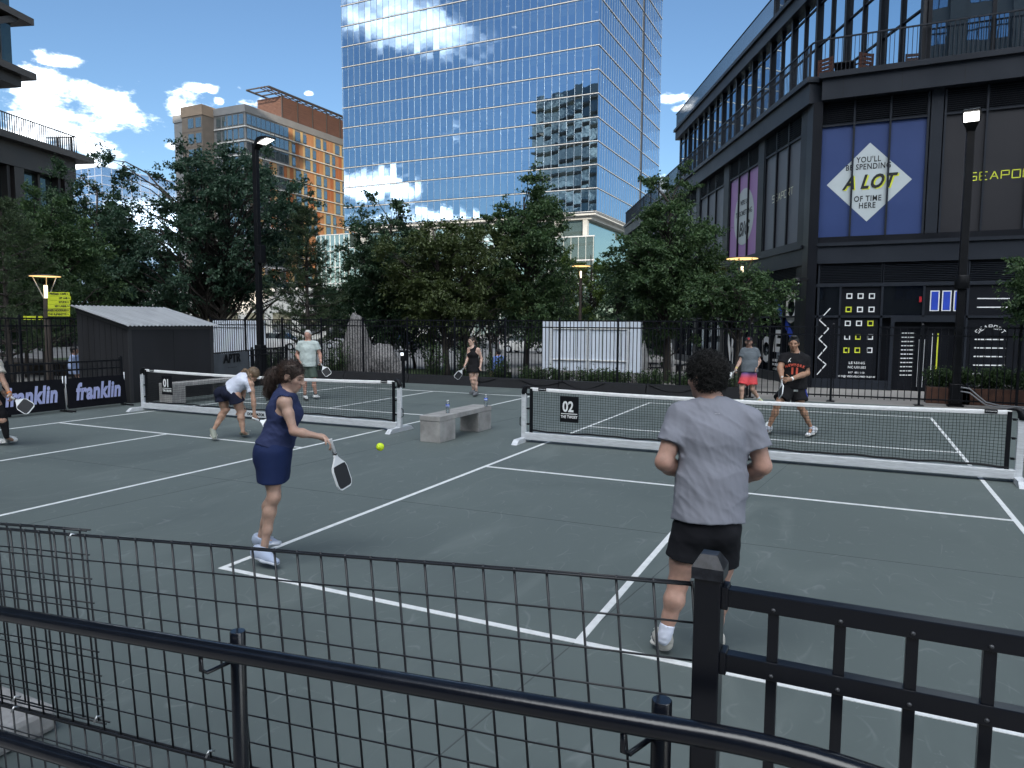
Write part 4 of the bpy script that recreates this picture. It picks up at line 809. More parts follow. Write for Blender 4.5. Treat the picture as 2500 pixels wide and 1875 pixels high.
picket_fence('tall black picket fence at left behind the low banner fence', 'picket_fence', (-18.5, -3.5), (-18.5, 2.9), PZ+0.5, 2.05, 0.13, 2.2)
picket_fence('low black picket fence carrying the left banners', 'low_fence', (-14.12, -4.6), (-14.12, 0.46), 0.0, 1.08, 0.115, 2.55, railz=(0.10, -0.02, -0.19))
picket_fence('low black picket fence right of the shed', 'low_fence', (-14.6, 3.45), (-16.6, 8.6), 0.0, 1.10, 0.115, 2.4, railz=(0.10, -0.02, -0.19))
# ================================================================== NEAR PICKET FENCE AND WIRE MESH FENCE
YN = -9.42
def near_fence():
    t = thing('near_picket_fence', 'black ornamental picket fence panel in the right foreground', 'fence', (1.25, YN, 0.3)); m = pm('gloss_black_rail', (0.0042, 0.0054, 0.0095), 0.30, var=0.15, vs=5, spec=0.5, rvar=0.03); x0 = 1.245; zt = 1.505
    w = 0.0250; mb = MB(); mb.bbox(x0-w, x0+w, YN-w, YN+w, 0.2, 1.518, 0.003); mb.build('post', m, t)
    c = 0.0295; cp = MB(); z = 1.512; cp.box(x0-c, x0+c, YN-c, YN+c, z, z+0.022); cp.add([(x0-c, YN-c, z+0.022), (x0+c, YN-c, z+0.022), (x0+c, YN+c, z+0.022), (x0-c, YN+c, z+0.022), (x0-0.015, YN-0.015, z+0.045), (x0+0.015, YN-0.015, z+0.045), (x0+0.015, YN+0.015, z+0.045), (x0-0.015, YN+0.015, z+0.045)], [(0,1,5,4),(1,2,6,5),(2,3,7,6),(3,0,4,7),(4,5,6,7)]); cp.build('post_cap', pm('worn_black_cap', (0.030, 0.033, 0.042), 0.35, rgb2=(0.006, 0.007, 0.010), vs=45, spec=0.4), t)
    for z in (1.478, 1.352, 0.62): MB().bbox(x0+w, 4.2, YN-0.014, YN+0.014, z-0.017, z+0.017, 0.002).build('rail', m, t)
    for z in (1.478, 1.352): MB().bbox(x0+w-0.001, x0+w+0.012, YN-0.019, YN+0.019, z-0.022, z+0.022, 0.002).build('rail_bracket', m, t)
    pk = MB().bbox(-0.0095, 0.0095, -0.0095, 0.0095, 0.55, 1.462, 0.0012).mesh('picket', m); sc = MB().lathe([(0.0, 0.0025), (0.0032, 0.002), (0.0042, 0.0)], (0, 0, 0), 8).mesh('screw', pm('dark_screw', (0.09, 0.095, 0.105), 0.45, metal=0.5), True)
    for i in range(24):
        x = 1.362+0.1115*i
        if x > 4.1: break
        piece('picket', pk, t, T(x, YN, 0))
        for z in (1.470, 1.345): piece('screw', sc, t, T(x, YN-0.0142, z) @ Matrix.Rotation(math.pi/2, 4, 'X'))
near_fence()
SL = math.radians(4.76)
def mesh_panel(t, xs, ztop, x0, x1, rows, y, m, phase=0.0, rv=0.0030, rh=0.0023):
    """welded wire panel whose top edge passes (xs, ztop) and climbs to the right with the ramp"""
    e1 = Vector((math.cos(SL), 0, math.sin(SL))); e2 = Vector((-math.sin(SL), 0, math.cos(SL))); O = Vector((xs, y, ztop)); P = 0.0762
    a0 = (x0-xs)/math.cos(SL); a1 = (x1-xs)/math.cos(SL); H = rows*P
    vm = MB().tube([(0, 0, -H), (0, 0, 0.004)], rv, 6).mesh('vertical_wire', m, True); R2 = Matrix.Rotation(-SL, 4, 'Y'); a = math.ceil((a0-phase)/P)*P+phase
    while a <= a1+1e-6:
        p = O+e1*a; piece('vertical_wire', vm, t, T(*p) @ R2); a += P
    for k in range(rows+1):
        dbl = k in (0, rows)
        for dy in ((-0.006, 0.006) if dbl else (-0.0045,)):
            p = O-e2*(k*P)+Vector((0, dy, 0)); q0 = p+e1*a0; q1 = p+e1*a1; n = 14
            pts = [q0.lerp(q1, i/n)+Vector((0, 0, 0.0007*math.sin(i*2.1+k*1.3)+(-0.001 if dbl else 0))) for i in range(n+1)]
            MB().tube(pts, rh*1.25 if dbl else rh, 5).build('horizontal_wire', m, t, True)
    return H
mf = thing('wire_mesh_fence', 'black welded wire mesh fence in the foreground, stepping down left', 'fence', (0, YN, 0.3))
wire = pm('black_coated_wire', (0.011, 0.013, 0.018), 0.4, var=0.2, vs=30)
H1 = mesh_panel(mf, 1.212, 1.492, -3.2, 1.212, 8, YN, wire)
mesh_panel(mf, 1.212, 1.503, -3.2, -0.62, 8, YN+0.018, wire, phase=0.024)
dz = 8*0.0762/math.cos(SL); mesh_panel(mf, 1.212, 1.492-dz-0.014, -3.2, 1.212, 8, YN+0.012, wire, phase=0.01)
for u, v in ((38, 1708), (237, 1757), (35, 1733), (175, 1312), (510, 1842)):
    p = onv(u, v, (0, YN-0.01), (1, YN-0.01)); MB().tube([(p[0], YN-0.02, p[2]-0.004), (p[0]+0.002, YN-0.012, p[2]+0.012), (p[0]+0.004, YN+0.004, p[2]+0.004)], 0.0035, 6).build('wire_clip', M['zinc'], mf, True)
# handrail along the ramp
def handrail():
    t = thing('ramp_handrail', 'glossy black tubular handrail crossing the foreground', 'handrail', (0, -9.54, 0.3)); yr = -9.545; m = pm('satin_black_handrail', (0.005, 0.0065, 0.011), 0.22, var=0.1, vs=12, spec=0.6, bump=0.03, bs=120)
    A = onv(0, 1497, (0, yr), (1, yr)); B = onv(1615, 1776, (0, yr), (1, yr)); s = (B[2]-A[2])/(B[0]-A[0])
    Z = lambda x: A[2]+(x-A[0])*s
    pts = [(x, yr, Z(x)) for x in np.linspace(-3.4, 1.28, 12)]; x = 1.28
    for k in range(1, 9): pts.append((x+0.055*k, yr, Z(x)+0.0040*k-0.0011*k*k))
    MB().tube(pts, 0.0218, 24).build('rail_tube', m, t, True)
    pts = [(x, yr, Z(x)-0.405) for x in np.linspace(-3.4, 1.3, 10)]; MB().tube(pts, 0.0218, 24).build('rail_tube', m, t, True)
    for u, v in ((580, 1540), (1616, 1708)):
        p = onv(u, v, (0, YN-0.055), (1, YN-0.055)); x = p[0]; pt = MB(); pt.tube([(x, YN-0.055, 0.1), (x, YN-0.055, p[2]-0.002), (x, YN-0.055, p[2])], [0.0195, 0.0195, 0.018], 20); pt.build('post', m, t, 'auto')
        for dz in (0, -0.405):
            zz = Z(x-0.02)+dz; MB().tube([(x-0.055, yr, zz-0.018), (x-0.055, yr, zz-0.062), (x-0.045, yr+0.01, zz-0.070), (x-0.012, YN-0.062, zz-0.055)], 0.0055, 8).build('bracket', m, t, True)
handrail()
M['granite'] = pm('pale_granite', (0.36, 0.355, 0.35), 0.85, var=0.25, vs=9, bump=0.4, bs=30, detail=9)
sb_ = MB().bbox(-2.9, -1.95, -9.30, -8.72, 0.0, 0.13, 0.03).build('granite_block', M['granite']); tag(sb_, 'pale granite block low behind the mesh at bottom left', 'stone')
# ================================================================== SHED
def shed():
    t = thing('storage_shed', 'dark grey storage shed with sloping corrugated metal roof', 'shed', (-15, 2, 0)); w = pm('charcoal_board', (0.017, 0.018, 0.022), 0.7, var=0.2, spec=0.3, vs=2, bump=0.1, bs=30, stretch=(1, 1, 0.2)); tr = pm('shed_trim', (0.020, 0.021, 0.025), 0.65)
    x0, x1, y0, y1 = -16.05, -14.15, 0.73, 3.18; zf, zb = 1.86, 2.30; r = lambda x: zf+(x1-x)/(x1-x0)*(zb-zf)
    b = MB(); b.add([(x0, y0, -0.4), (x1, y0, 0), (x1, y1, 0), (x0, y1, -0.4), (x0, y0, zb), (x1, y0, zf), (x1, y1, zf), (x0, y1, zb)], [(3,2,1,0),(4,5,6,7),(0,1,5,4),(1,2,6,5),(2,3,7,6),(3,0,4,7)]); b.build('wall', w, t)
    n = 9
    for i in range(n):
        a = x0+(x1-x0)*i/n; bb = x0+(x1-x0)*(i+1)/n-0.012; p = MB(); p.add([(a, y0-0.012, 0), (bb, y0-0.012, 0), (bb, y0, 0), (a, y0, 0), (a, y0-0.012, r(a)-0.01), (bb, y0-0.012, r(bb)-0.01), (bb, y0, r(bb)-0.01), (a, y0, r(a)-0.01)], [(0,1,5,4),(1,2,6,5),(3,0,4,7),(4,5,6,7)]); p.build('board', w, t)
    for i in range(2): MB().box(x1, x1+0.012, y0+i*1.225, y0+(i+1)*1.225-0.006, 0, zf-0.09).build('board', w, t)
    MB().box(x1-0.02, x1+0.02, y0-0.03, y0+0.05, 0, zf-0.02).build('corner_trim', tr, t); MB().box(x1, x1+0.022, y1-0.08, y1+0.02, 0, zf-0.09).build('corner_trim', tr, t); MB().box(x1+0.001, x1+0.03, y0-0.03, y1+0.03, zf-0.09, zf-0.005).build('fascia', tr, t)
    p = MB(); p.bar((x0, y0-0.02, zb-0.05), (x1, y0-0.02, zf-0.05), 0.03, 0.09); p.build('fascia', tr, t)
    met = pm('galvanised_roofing', (0.62, 0.64, 0.66), 0.36, metal=0.7, var=0.12, vs=3, stretch=(0.3, 4, 1)); nr = 192; q = MB(); ya, yb = y0-0.16, y1+0.14; vs_ = []
    for i in range(nr+1):
        y = ya+(yb-ya)*i/nr; dz = 0.017*math.cos(2*math.pi*i/8)
        for x in (x0-0.12, x1+0.12): vs_.append((x, y, r(x)+0.03+dz))
    q.add(vs_, [(2*i, 2*i+1, 2*i+3, 2*i+2) for i in range(nr)]); q.build('corrugated_roof', met, t, True)
    MB().bbox(-16.0, -15.75, y0-0.05, y0-0.012, 0.35, 0.55, 0.004).build('vent', M['alu'], t)
shed()
# ================================================================== BANNERS
def banner(label, y0, y1, word, x=-13.95):
    t = thing('sponsor_banner', label, 'banner', (x, (y0+y1)/2, 0), 'sponsor banners on the low fence'); fab = pm('black_banner_fabric', (0.0045, 0.005, 0.008), 0.65, var=0.1, spec=0.15, bump=0.3, bs=5, bdist=0.03); n = 26; mb = MB(); vs_ = []
    for i in range(n+1):
        y = y0+(y1-y0)*i/n
        for k in range(5): z = 0.06+0.66*k/4; vs_.append((x+0.010*math.sin(y*6+k)+0.05*(1-k/4), y, z))
    mb.add(vs_, [(i*5+k, (i+1)*5+k, (i+1)*5+k+1, i*5+k+1) for i in range(n) for k in range(4)]); mb.build('fabric', fab, t, True)
    me = text_mesh(word, 0.50, bold=0.020, shear=0.22, sx=0.66, space=1.06, ext=0.002); me.materials.clear(); me.materials.append(pm('pale_violet_print', (0.40, 0.43, 0.70), 0.5, var=0.1, vs=20, stretch=(0.2, 3, 1)))
    piece('lettering', me, t, frame((x+0.065, (y0+y1)/2, 0.40), (0, 1, 0), (1, 0, 0.05)))
    for y in (y0+0.01, y1-0.01): MB().tube([(x-0.03, y, 0.0), (x+0.0, y, 0.78)], 0.012, 8).build('pole', M['alu'], t, True); MB().tube([(x-0.12, y, 0.02), (x+0.28, y, 0.02)], 0.02, 6).build('stand', M['blackmat'], t, True)
banner('black banner nearer the shed with pale violet lettering', -0.98, 0.42, 'franklin'); banner('black banner at left frame edge behind the paddle', -2.46, -1.03, 'franklin')
gb = MB(); gv = []; n = 10; A = Vector((-14.5, 3.40)); B = Vector((-15.3, 5.45))
for i in range(n+1):
    p = A.lerp(B, i/n)
    for k in range(4): gv.append((p.x+0.12+0.015*math.sin(i*1.3+k), p.y, 0.05+1.02*k/3))
gb.add(gv, [(i*4+k, (i+1)*4+k, (i+1)*4+k+1, i*4+k+1) for i in range(n) for k in range(3)]); t = thing('grey_banner', 'slate grey printed banner on the low fence right of the shed', 'banner', (-14.9, 4.4, 0)); gb.build('fabric', pm('slate_banner', (0.085, 0.095, 0.11), 0.7, var=0.15, vs=3), t, True)
d = Vector((B.x-A.x, B.y-A.y, 0)).normalized(); nn = Vector((d.y, -d.x, 0)); c = Vector(((A.x+B.x)/2+0.15, (A.y+B.y)/2, 0.9))
lettering('lettering', 'APTR', 0.34, frame(c, d, nn), M['blackmat'], t, bold=0.012, sx=1.3); lettering('lettering', 'EVENT BOOKINGS INVITED'[:0]+'OPT IN EVENTS INVITED'[:0]+'- - - - - - -', 0.14, frame(c-Vector((0, 0, 0.24)), d, nn), M['blackmat'], t)
# ================================================================== LAMP POSTS
ledm = pm('led_panel', (1.0, 0.97, 0.92), 0.4, emit=3.2)
def tall_lamp(label, x, y, h, aim, size, base):
    t = thing('tall_lamp_post', label, 'lamp post', (x, y, 0), 'tall court floodlights'); m = M['blackmat']; w = 0.085
    MB().bbox(x-w, x+w, y-w, y+w, PZ, h, 0.01).build('pole', m, t); MB().box(x-0.17, x+0.17, y-0.17, y+0.17, -0.02, 0.03).build('base_plate', m, t); MB().bbox(x-0.14, x+0.14, y-0.14, y+0.14, 0.03, base, 0.02).build('base_cover', m, t)
    d = Vector((aim[0], aim[1], 0)).normalized(); s = Vector((-d.y, d.x, 0)); F_ = Matrix(((d.x, s.x, 0, x), (d.y, s.y, 0, y), (0, 0, 1, h), (0, 0, 0, 1)))
    a = MB(); a.M = F_; rings = []
    prof = [(0.0, 0.07, -0.28, 0.02), (0.14, 0.11, -0.14, 0.10), (0.32, 0.17, -0.05, 0.15), (0.62, 0.20, 0.02, 0.15), (0.92, 0.18, 0.05, 0.11), (0.97, 0.17, 0.06, 0.09)]
    for dx, hw, zb_, zt_ in prof: rings.append([(dx, -hw, zb_), (dx, hw, zb_), (dx, hw*0.9, zt_), (dx, -hw*0.9, zt_)])
    v_ = [q for r_ in rings for q in r_]; f_ = [(i*4+k, i*4+(k+1)%4, (i+1)*4+(k+1)%4, (i+1)*4+k) for i in range(len(prof)-1) for k in range(4)]+[(3, 2, 1, 0), tuple((len(prof)-1)*4+k for k in range(4))]
    a.add(v_, f_); a.build('lamp_head', m, t, 'auto')
    e = MB(); e.M = F_; e.add([(0.36, -0.15, -0.055), (0.90, -0.15, 0.035), (0.90, 0.15, 0.035), (0.36, 0.15, -0.055)], [(0, 3, 2, 1)]); e.build('led_panel', ledm, t)
    gr = MB(); gr.M = F_
    for k in range(6): gr.bar((0.40+k*0.09, -0.15, -0.058+k*0.015), (0.40+k*0.09, 0.15, -0.058+k*0.015), 0.008, 0.012)
    gr.build('louver_blades', m, t)
    return t
q = gnd(634, 930); lx, ly = -16.9, 8.2; p1 = onv(622, 352, (lx, ly), (lx+1, ly)); tl = tall_lamp('tall square lamp post before the big tree left of centre', float(onv(632, 700, (0, ly), (1, ly))[0]), ly, float(p1[2]), (0.9, -0.2), 1, 1.15)
x_ = float(onv(632, 700, (0, ly), (1, ly))[0]); MB().bbox(x_+0.06, x_+0.24, ly-0.12, ly+0.12, 4.0, 4.62, 0.01).build('control_box', M['blackmat'], tl)
x_ = float(onv(2348, 700, (0, 9.62), (1, 9.62))[0]); zh = float(onv(2380, 300, (0, 9.62), (1, 9.62))[2]); tr_ = tall_lamp('tall lamp post before the black retail building', x_, 9.62, zh, (-0.12, -1), 1, 0.55); MB().lathe([(0.15, 0), (0.16, 0.02), (0.16, 0.30), (0.15, 0.32)], (x_, 9.62, 2.85), 18).build('collar', M['blackmat'], tr_, 'auto')
warm = pm('warm_lamp_disc', (1.0, 0.66, 0.26), 0.5, emit=0.55); brz = pm('brown_bronze_pole', (0.060, 0.047, 0.040), 0.55, var=0.15)
def disc_lamp(label, u, v, D, up, R0=0.55):
    p = dep(u, v, D); x, y, z = map(float, p); t = thing('disc_lamp', label, 'street lamp', (x, y, PZ), 'disc street lamps')
    MB().lathe([(0.09, PZ), (0.085, z-1.0), (0.075, z-0.62)], (x, y, 0), 14).build('pole', brz, t, 'auto'); MB().lathe([(R0*0.2, 0.0), (R0, 0.008), (R0, 0.03), (R0*0.3, 0.06), (0.02, 0.065)], (x, y, z), 28).build('disc', brz, t, 'auto'); MB().lathe([(0.02, -0.006), (R0*0.93, -0.002), (R0*0.93, 0.004)], (x, y, z), 28).build('lit_underside', warm, t)
    for k in range(3):
        a = k*2.1+0.4; MB().tube([(x+0.06*math.cos(a), y+0.06*math.sin(a), z-0.64), (x+0.34*math.cos(a), y+0.34*math.sin(a), z-0.005)], 0.014, 6).build('strut', M['zinc'] if up else brz, t, True)
    MB().tube([(x, y, z-0.64), (x, y, z-0.25)], 0.05, 10).build('lamp_core', pm('lamp_glow', (1, 0.85, 0.6), 0.5, emit=0.8) if 'lamp_glow' not in bpy.data.materials else bpy.data.materials['lamp_glow'], t, True)
    return (x, y, z)
disc_lamp('disc street lamp above the white board back, before bright leaves', 1418, 650, 38, False); disc_lamp('disc street lamp beside the retail building corner behind leaves', 1812, 632, 24, False); disc_lamp('disc street lamp behind the right floodlight post', 2376, 632, 21.2, False)
LX, LY, LZ = disc_lamp('disc street lamp carrying yellow direction signs at left', 110, 675, 20.5, True, 0.42)
# wayfinding sign boards on that pole
ws = thing('direction_sign', 'stack of yellow direction boards on the left lamp pole', 'sign', (LX, LY, 2)); ym = pm('yellow_sign_enamel', (0.50, 0.57, 0.03), 0.5, var=0.04); inkm = pm('sign_ink', (0.02, 0.02, 0.02), 0.5)
V3 = lambda a: Vector((float(a[0]), float(a[1]), float(a[2])))
sx = Vector((RGT[0], RGT[1], 0)).normalized(); sn = Vector((-FWD[0], -FWD[1], 0)).normalized()
k_ = 20.3/FOC
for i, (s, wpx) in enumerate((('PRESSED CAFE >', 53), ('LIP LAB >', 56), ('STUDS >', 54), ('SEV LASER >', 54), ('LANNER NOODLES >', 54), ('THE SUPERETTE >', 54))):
    c = dep(117+wpx/2, 718+i*9.9, 20.3); w = wpx*k_; h = 9.3*k_; Mx = frame(V3(c), sx, sn); b = MB(); b.M = Mx; b.box(-w/2, w/2, -h/2, h/2, -0.006, 0.006); b.build('sign_board', ym if i != 4 else pm('shaded_yellow_enamel', (0.40, 0.44, 0.03), 0.5), ws)  # fifth board repeats the yellow enamel with shade put into its colour
    me = text_mesh(s, 0.078, align='RIGHT', bold=0.0025, sx=0.95); me.materials.clear(); me.materials.append(inkm); piece('lettering', me, ws, Mx @ T(w/2-0.03, 0, 0.008))
for i, (u0, u1) in enumerate(((57, 63), (65, 88), (94, 104), (107, 109))):
    c = dep((u0+u1)/2, 776, 20.6); w = (u1-u0)*k_; h = 9*k_; b = MB(); b.M = frame(V3(c), sx, sn); b.box(-w/2, w/2, -h/2, h/2, -0.006, 0.006); b.build('sign_board', ym, ws)
c = dep(61, 776, 20.5); lettering('lettering', '<', 0.08, frame(V3(c), sx, sn), inkm, ws)
# ================================================================== WHITE BOARD BACKS BEHIND THE FENCE
def board(label, x0, x1, y, z0, z1, frame_):
    t = thing('display_board', label, 'board', ((x0+x1)/2, y, PZ), 'white display boards behind the fence'); w = pm('white_board_panel', (0.60, 0.66, 0.76), 0.5, var=0.04, vs=1.5) if 'white_board_panel' not in bpy.data.materials else bpy.data.materials['white_board_panel']
    n = 8 if frame_ else 5
    for i in range(n): a = x0+(x1-x0)*i/n; MB().bbox(a+0.004, a+(x1-x0)/n-0.004, y-0.02, y+0.02, z0, z1, 0.003).build('panel', w, t)
    MB().box(x0, x1, y+0.021, y+0.05, z0, z1).build('backing', w, t)
    ps = (0.10, 0.48, 0.88) if frame_ else (0.7,)
    for f in ps: x = x0+(x1-x0)*f; MB().box(x-0.05, x+0.05, y-0.10, y-0.021, PZ, z1-0.02).build('post', M['alu'] if frame_ else w, t)
    if frame_:
        for z in (z0+0.22*(z1-z0), z1-0.16*(z1-z0)): MB().box(x0+0.4, x1-0.4, y-0.06, y-0.022, z-0.02, z+0.02).build('stiffener', M['white'], t)
        for f in (0.35, 0.62, 0.80): x = x0+(x1-x0)*f; MB().box(x-0.012, x+0.012, y-0.035, y-0.0215, z0+0.22*(z1-z0)+0.02, z1-0.16*(z1-z0)-0.02).build('stiffener', pm('grey_channel', (0.3, 0.34, 0.34), 0.5) if 'grey_channel' not in bpy.data.materials else bpy.data.materials['grey_channel'], t)
    else: MB().box(x0, x1, y-0.06, y-0.021, z1-0.28, z1-0.02).build('header', w, t)
board('large white display board seen from behind through the fence', -8.20, -4.72, 12.0, 0.36, 2.06, True); board('white display board between shed and tall lamp post', -23.9, -20.9, 12.0, 0.30, 2.0, False)
# ================================================================== STONES
def stone(label, x, y, w, d, h, seed, m, taper=0.5):
    bm = bmesh.new(); bmesh.ops.create_icosphere(bm, subdivisions=5, radius=1.0); r = random.Random(seed); from mathutils import noise
    off = Vector((seed*3.1, seed*1.7, 0))
    for v in bm.verts:
        n = v.co.copy(); f = 1+0.30*noise.noise(n*1.3+off)+0.12*noise.noise(n*3.5+off)+0.035*noise.noise(n*12+off); zz = (n.z+1)/2; k = 1-taper*zz
        for ax in range(2):
            a = n[ax]; n[ax] = math.copysign(abs(a)**0.75, a)
        v.co = Vector((n.x*w/2*f*k, n.y*d/2*f*k, (n.z+0.86)*h/1.86*(1+0.06*noise.noise(n*2+off))))
    me = bpy.data.meshes.new('standing_stone'); bm.to_mesh(me); bm.free(); me.materials.append(m); me.polygons.foreach_set('use_smooth', [True]*len(me.polygons)); o = bpy.data.objects.new('boulder', me); o.location = (x, y, PZ); COL.objects.link(o); tag(o, label, 'stone')
M['speckle'] = pm('speckled_granite', (0.22, 0.215, 0.215), 0.85, rgb2=(0.07, 0.07, 0.074), vs=16, bump=0.7, bs=14, detail=10, bdist=0.04)
def at_y(u, y): return float(onv(u, 850, (0, y), (1, y))[0])
stone('tall pale speckled standing stone behind the back fence', at_y(872, 11.0), 11.0, 1.75, 1.2, 2.75, 3, M['speckle'], 0.62); stone('darker low boulder right of the tall standing stone', at_y(935, 11.4), 11.4, 1.9, 1.2, 1.65, 8, M['speckle'], 0.35)
stone('pale boulder in the planter right of the retail doors', at_y(2450, 11.0), 11.0, 1.9, 0.9, 1.05, 12, M['granite'], 0.3)
# ================================================================== TREES
def leaf_mesh(name, C, D, Nn, ln, wd, mat):
    """C centres, D leaf axes, Nn leaf normals (n,3); folded diamond leaves"""
    n = len(C); Sd = np.cross(D, Nn); Sd /= np.linalg.norm(Sd, axis=1, keepdims=True)+1e-9; ln = ln[:, None]; wd = wd[:, None]
    V = np.empty((n, 4, 3)); V[:, 0] = C-D*ln*0.5; V[:, 1] = C+Sd*wd*0.5+Nn*wd*0.12; V[:, 2] = C+D*ln*0.5-Nn*ln*0.10; V[:, 3] = C-Sd*wd*0.5+Nn*wd*0.12
    F = np.arange(n*4).reshape(n, 4); return npmesh(name, V.reshape(-1, 3), F, mat, False)
def unit(a): return a/(np.linalg.norm(a, axis=-1, keepdims=True)+1e-9)
def tree(name, label, base, H, crown, mat, nleaf=20000, nend=150, seed=1, ls=0.15, trunks=1, tr=0.16, clump=0.5, group='trees behind the court', flat=0.55):
    """crown: (dx, dy, cz, rx, ry, rz) ellipsoid relative to base"""
    r = np.random.default_rng(seed); b = np.array([base[0], base[1], PZ], float); t = thing(name, label, 'tree', tuple(b), group); dx, dy, cz, rx, ry, rz = crown; cc = b+np.array([dx, dy, cz])
    # branch ends spread through the crown with an uneven outline
    d = unit(r.normal(size=(nend*3, 3))); lob = 0.80+0.22*np.sin(d[:, 0]*4.1+seed)+0.18*np.sin(d[:, 1]*5.3+d[:, 2]*3.7+seed*2.0)
    rad = r.uniform(0.25, 1.0, nend*3)**0.55; E_ = cc+d*rad[:, None]*lob[:, None]*np.array([rx, ry, rz]); E_ = E_[E_[:, 2] > b[2]+1.5][:nend]
    mb = MB(); tops = []
    for k in range(trunks):
        a = 2*math.pi*k/max(1, trunks)+seed; o = np.array([math.cos(a), math.sin(a), 0])*(0.35 if trunks > 1 else 0); pts = []; m = 7
        for i in range(m+1):
            f = i/m; p = b+o*(1+f*2.2)+np.array([dx*f*0.8, dy*f*0.8, (cz+rz*0.72)*f])+np.array([math.sin(f*5+k+seed)*0.12, math.cos(f*4+k)*0.12, 0])*f; pts.append(p)
        mb.tube([tuple(p) for p in pts], [tr*(1-0.86*(i/m)**0.9)+0.012 for i in range(m+1)], 9); tops.append(np.array(pts))
    for e in E_:
        tp = tops[r.integers(len(tops))]; hd = np.hypot(*(e[:2]-tp[len(tp)//2][:2])); za = np.clip(e[2]-hd*r.uniform(0.5, 0.95)-0.2, b[2]+1.3, e[2]-0.05); j = np.interp(za, tp[:, 2], np.arange(len(tp))); a = tp[int(j)]+(tp[min(int(j)+1, len(tp)-1)]-tp[int(j)])*(j-int(j))
        L_ = np.linalg.norm(e-a); mid = (a+e)/2+np.array([0, 0, 0.10*L_])+r.normal(size=3)*0.05*L_; q1 = (a*0.55+mid*0.45)+r.normal(size=3)*0.02*L_; q2 = (mid*0.5+e*0.5)+r.normal(size=3)*0.03*L_+np.array([0, 0, 0.03*L_]); r0 = min(tr*0.38, 0.012+0.013*L_)
        mb.tube([tuple(a), tuple(q1), tuple(mid), tuple(q2), tuple(e)], [r0, r0*0.8, r0*0.6, r0*0.4, 0.004], 5, False)
    mb.build('trunk', M['bark'], t, True)
    per = int(nleaf*1.5)//len(E_); Cs = []; Ds = []; Ns = []
    for e in E_:
        out = e-cc; out = out/(np.linalg.norm(out)+1e-6); s = clump*r.uniform(0.7, 1.35); ns = 5
        for q in range(ns):                              # leaf sprays hanging off each branch end
            dr = unit(out*0.9+r.normal(size=3)*0.85+np.array([0, 0, 0.1])); L_ = s*r.uniform(0.7, 1.5); n = per//ns
            f = r.uniform(0.0, 1.0, n)**0.8; P = e+dr*(f*L_)[:, None]+r.normal(size=(n, 3))*np.array([0.24, 0.24, 0.24*flat])*s*0.75; P[:, 2] -= (f**2)*L_*0.22
            dd = unit(dr*0.7+r.normal(size=(n, 3))*0.7+np.array([0, 0, -0.35])); nn = unit(np.array([0, 0, 1.0])+r.normal(size=(n, 3))*0.55); Cs.append(P); Ds.append(dd); Ns.append(nn)
    Cs = np.concatenate(Cs); Ds = np.concatenate(Ds); Ns = np.concatenate(Ns); Ns = unit(Ns-Ds*np.sum(Ns*Ds, 1, keepdims=True)); n = len(Cs); ln = ls*0.80*r.uniform(0.6, 1.3, n)
    o = link(bpy.data.objects.new('crown', leaf_mesh('crown', Cs, Ds, Ns, ln, ln*0.62, mat)), t); return t
def pine(name, label, base, H, seed=2, w=2.0, nw=13, mat=None, group='trees behind the court'):
    r = np.random.default_rng(seed); b = np.array([base[0], base[1], PZ]); t = thing(name, label, 'tree', tuple(b), group); mb = MB(); mb.tube([tuple(b+np.array([0.05*math.sin(i), 0.04*math.cos(i*1.3), H*i/8])) for i in range(9)], [0.11*(1-i/9)+0.012 for i in range(9)], 8)
    Cs = []; Ds = []
    for k in range(nw):
        f = (k+0.6)/nw; z = H*(0.16+0.82*f); L_ = w*(1.02-f)**0.75*r.uniform(0.75, 1.1)+0.15
        for q in range(6):
            a = 2*math.pi*(q+r.uniform(-.3, .3))/6+k; d = np.array([math.cos(a), math.sin(a), r.uniform(0.05, 0.45)]); L2 = L_*r.uniform(0.65, 1.15); p0 = b+np.array([0, 0, z]); pts = [p0+d*L2*s+np.array([0, 0, 0.18*L2*s*s-0.10*L2*s]) for s in np.linspace(0, 1, 6)]; mb.tube([tuple(p) for p in pts], [0.028*(1-s)+0.005 for s in np.linspace(0, 1, 6)], 5, False)
            for s in np.linspace(0.25, 1.0, 9):
                c = pts[0]+(pts[-1]-pts[0])*s+np.array([0, 0, 0.18*L2*(s*s-s)]); n = 46; tw = unit(d*0.6+r.normal(size=3)*0.45+np.array([0, 0, 0.35])); ft = r.uniform(0, 1, n); P = c+tw*(ft*0.34)[:, None]; D_ = unit(tw*0.9+r.normal(size=(n, 3))*0.65); Cs.append(P+D_*0.06); Ds.append(D_)
    mb.build('trunk', M['bark'], t, True); Cs = np.concatenate(Cs); Ds = np.concatenate(Ds); n = len(Cs); Ns = unit(np.cross(Ds, r.normal(size=(n, 3)))); ln = 0.15*r.uniform(0.7, 1.2, n); link(bpy.data.objects.new('crown', leaf_mesh('crown', Cs, Ds, Ns, ln, np.full(n, 0.016), mat or M['needle'])), t); return t
def pxy(u, D): p = dep(u, 790, D); return float(p[0]), float(p[1])
def topz(v, D): return 2+D*(786-v)/FOC-PZ
def T_(name, label, u, D, vtop, wpx, vbot, mat, **k):
    Ht = topz(vtop, D); zb = topz(vbot, D); rz = (Ht-zb)/2; cz = (Ht+zb)/2; rx = wpx*D/FOC/2; return tree(name, label, pxy(u, D), Ht, (k.pop('dx', 0), k.pop('dy', 0), cz, rx, rx*0.9, rz), mat, **k)
T_('maple_tree', 'big spreading multi-stemmed tree behind the left floodlight post', 530, 34, 300, 560, 850, M['leaf_blue'], nleaf=46000, nend=300, seed=4, trunks=3, tr=0.17, ls=0.19, clump=0.62)
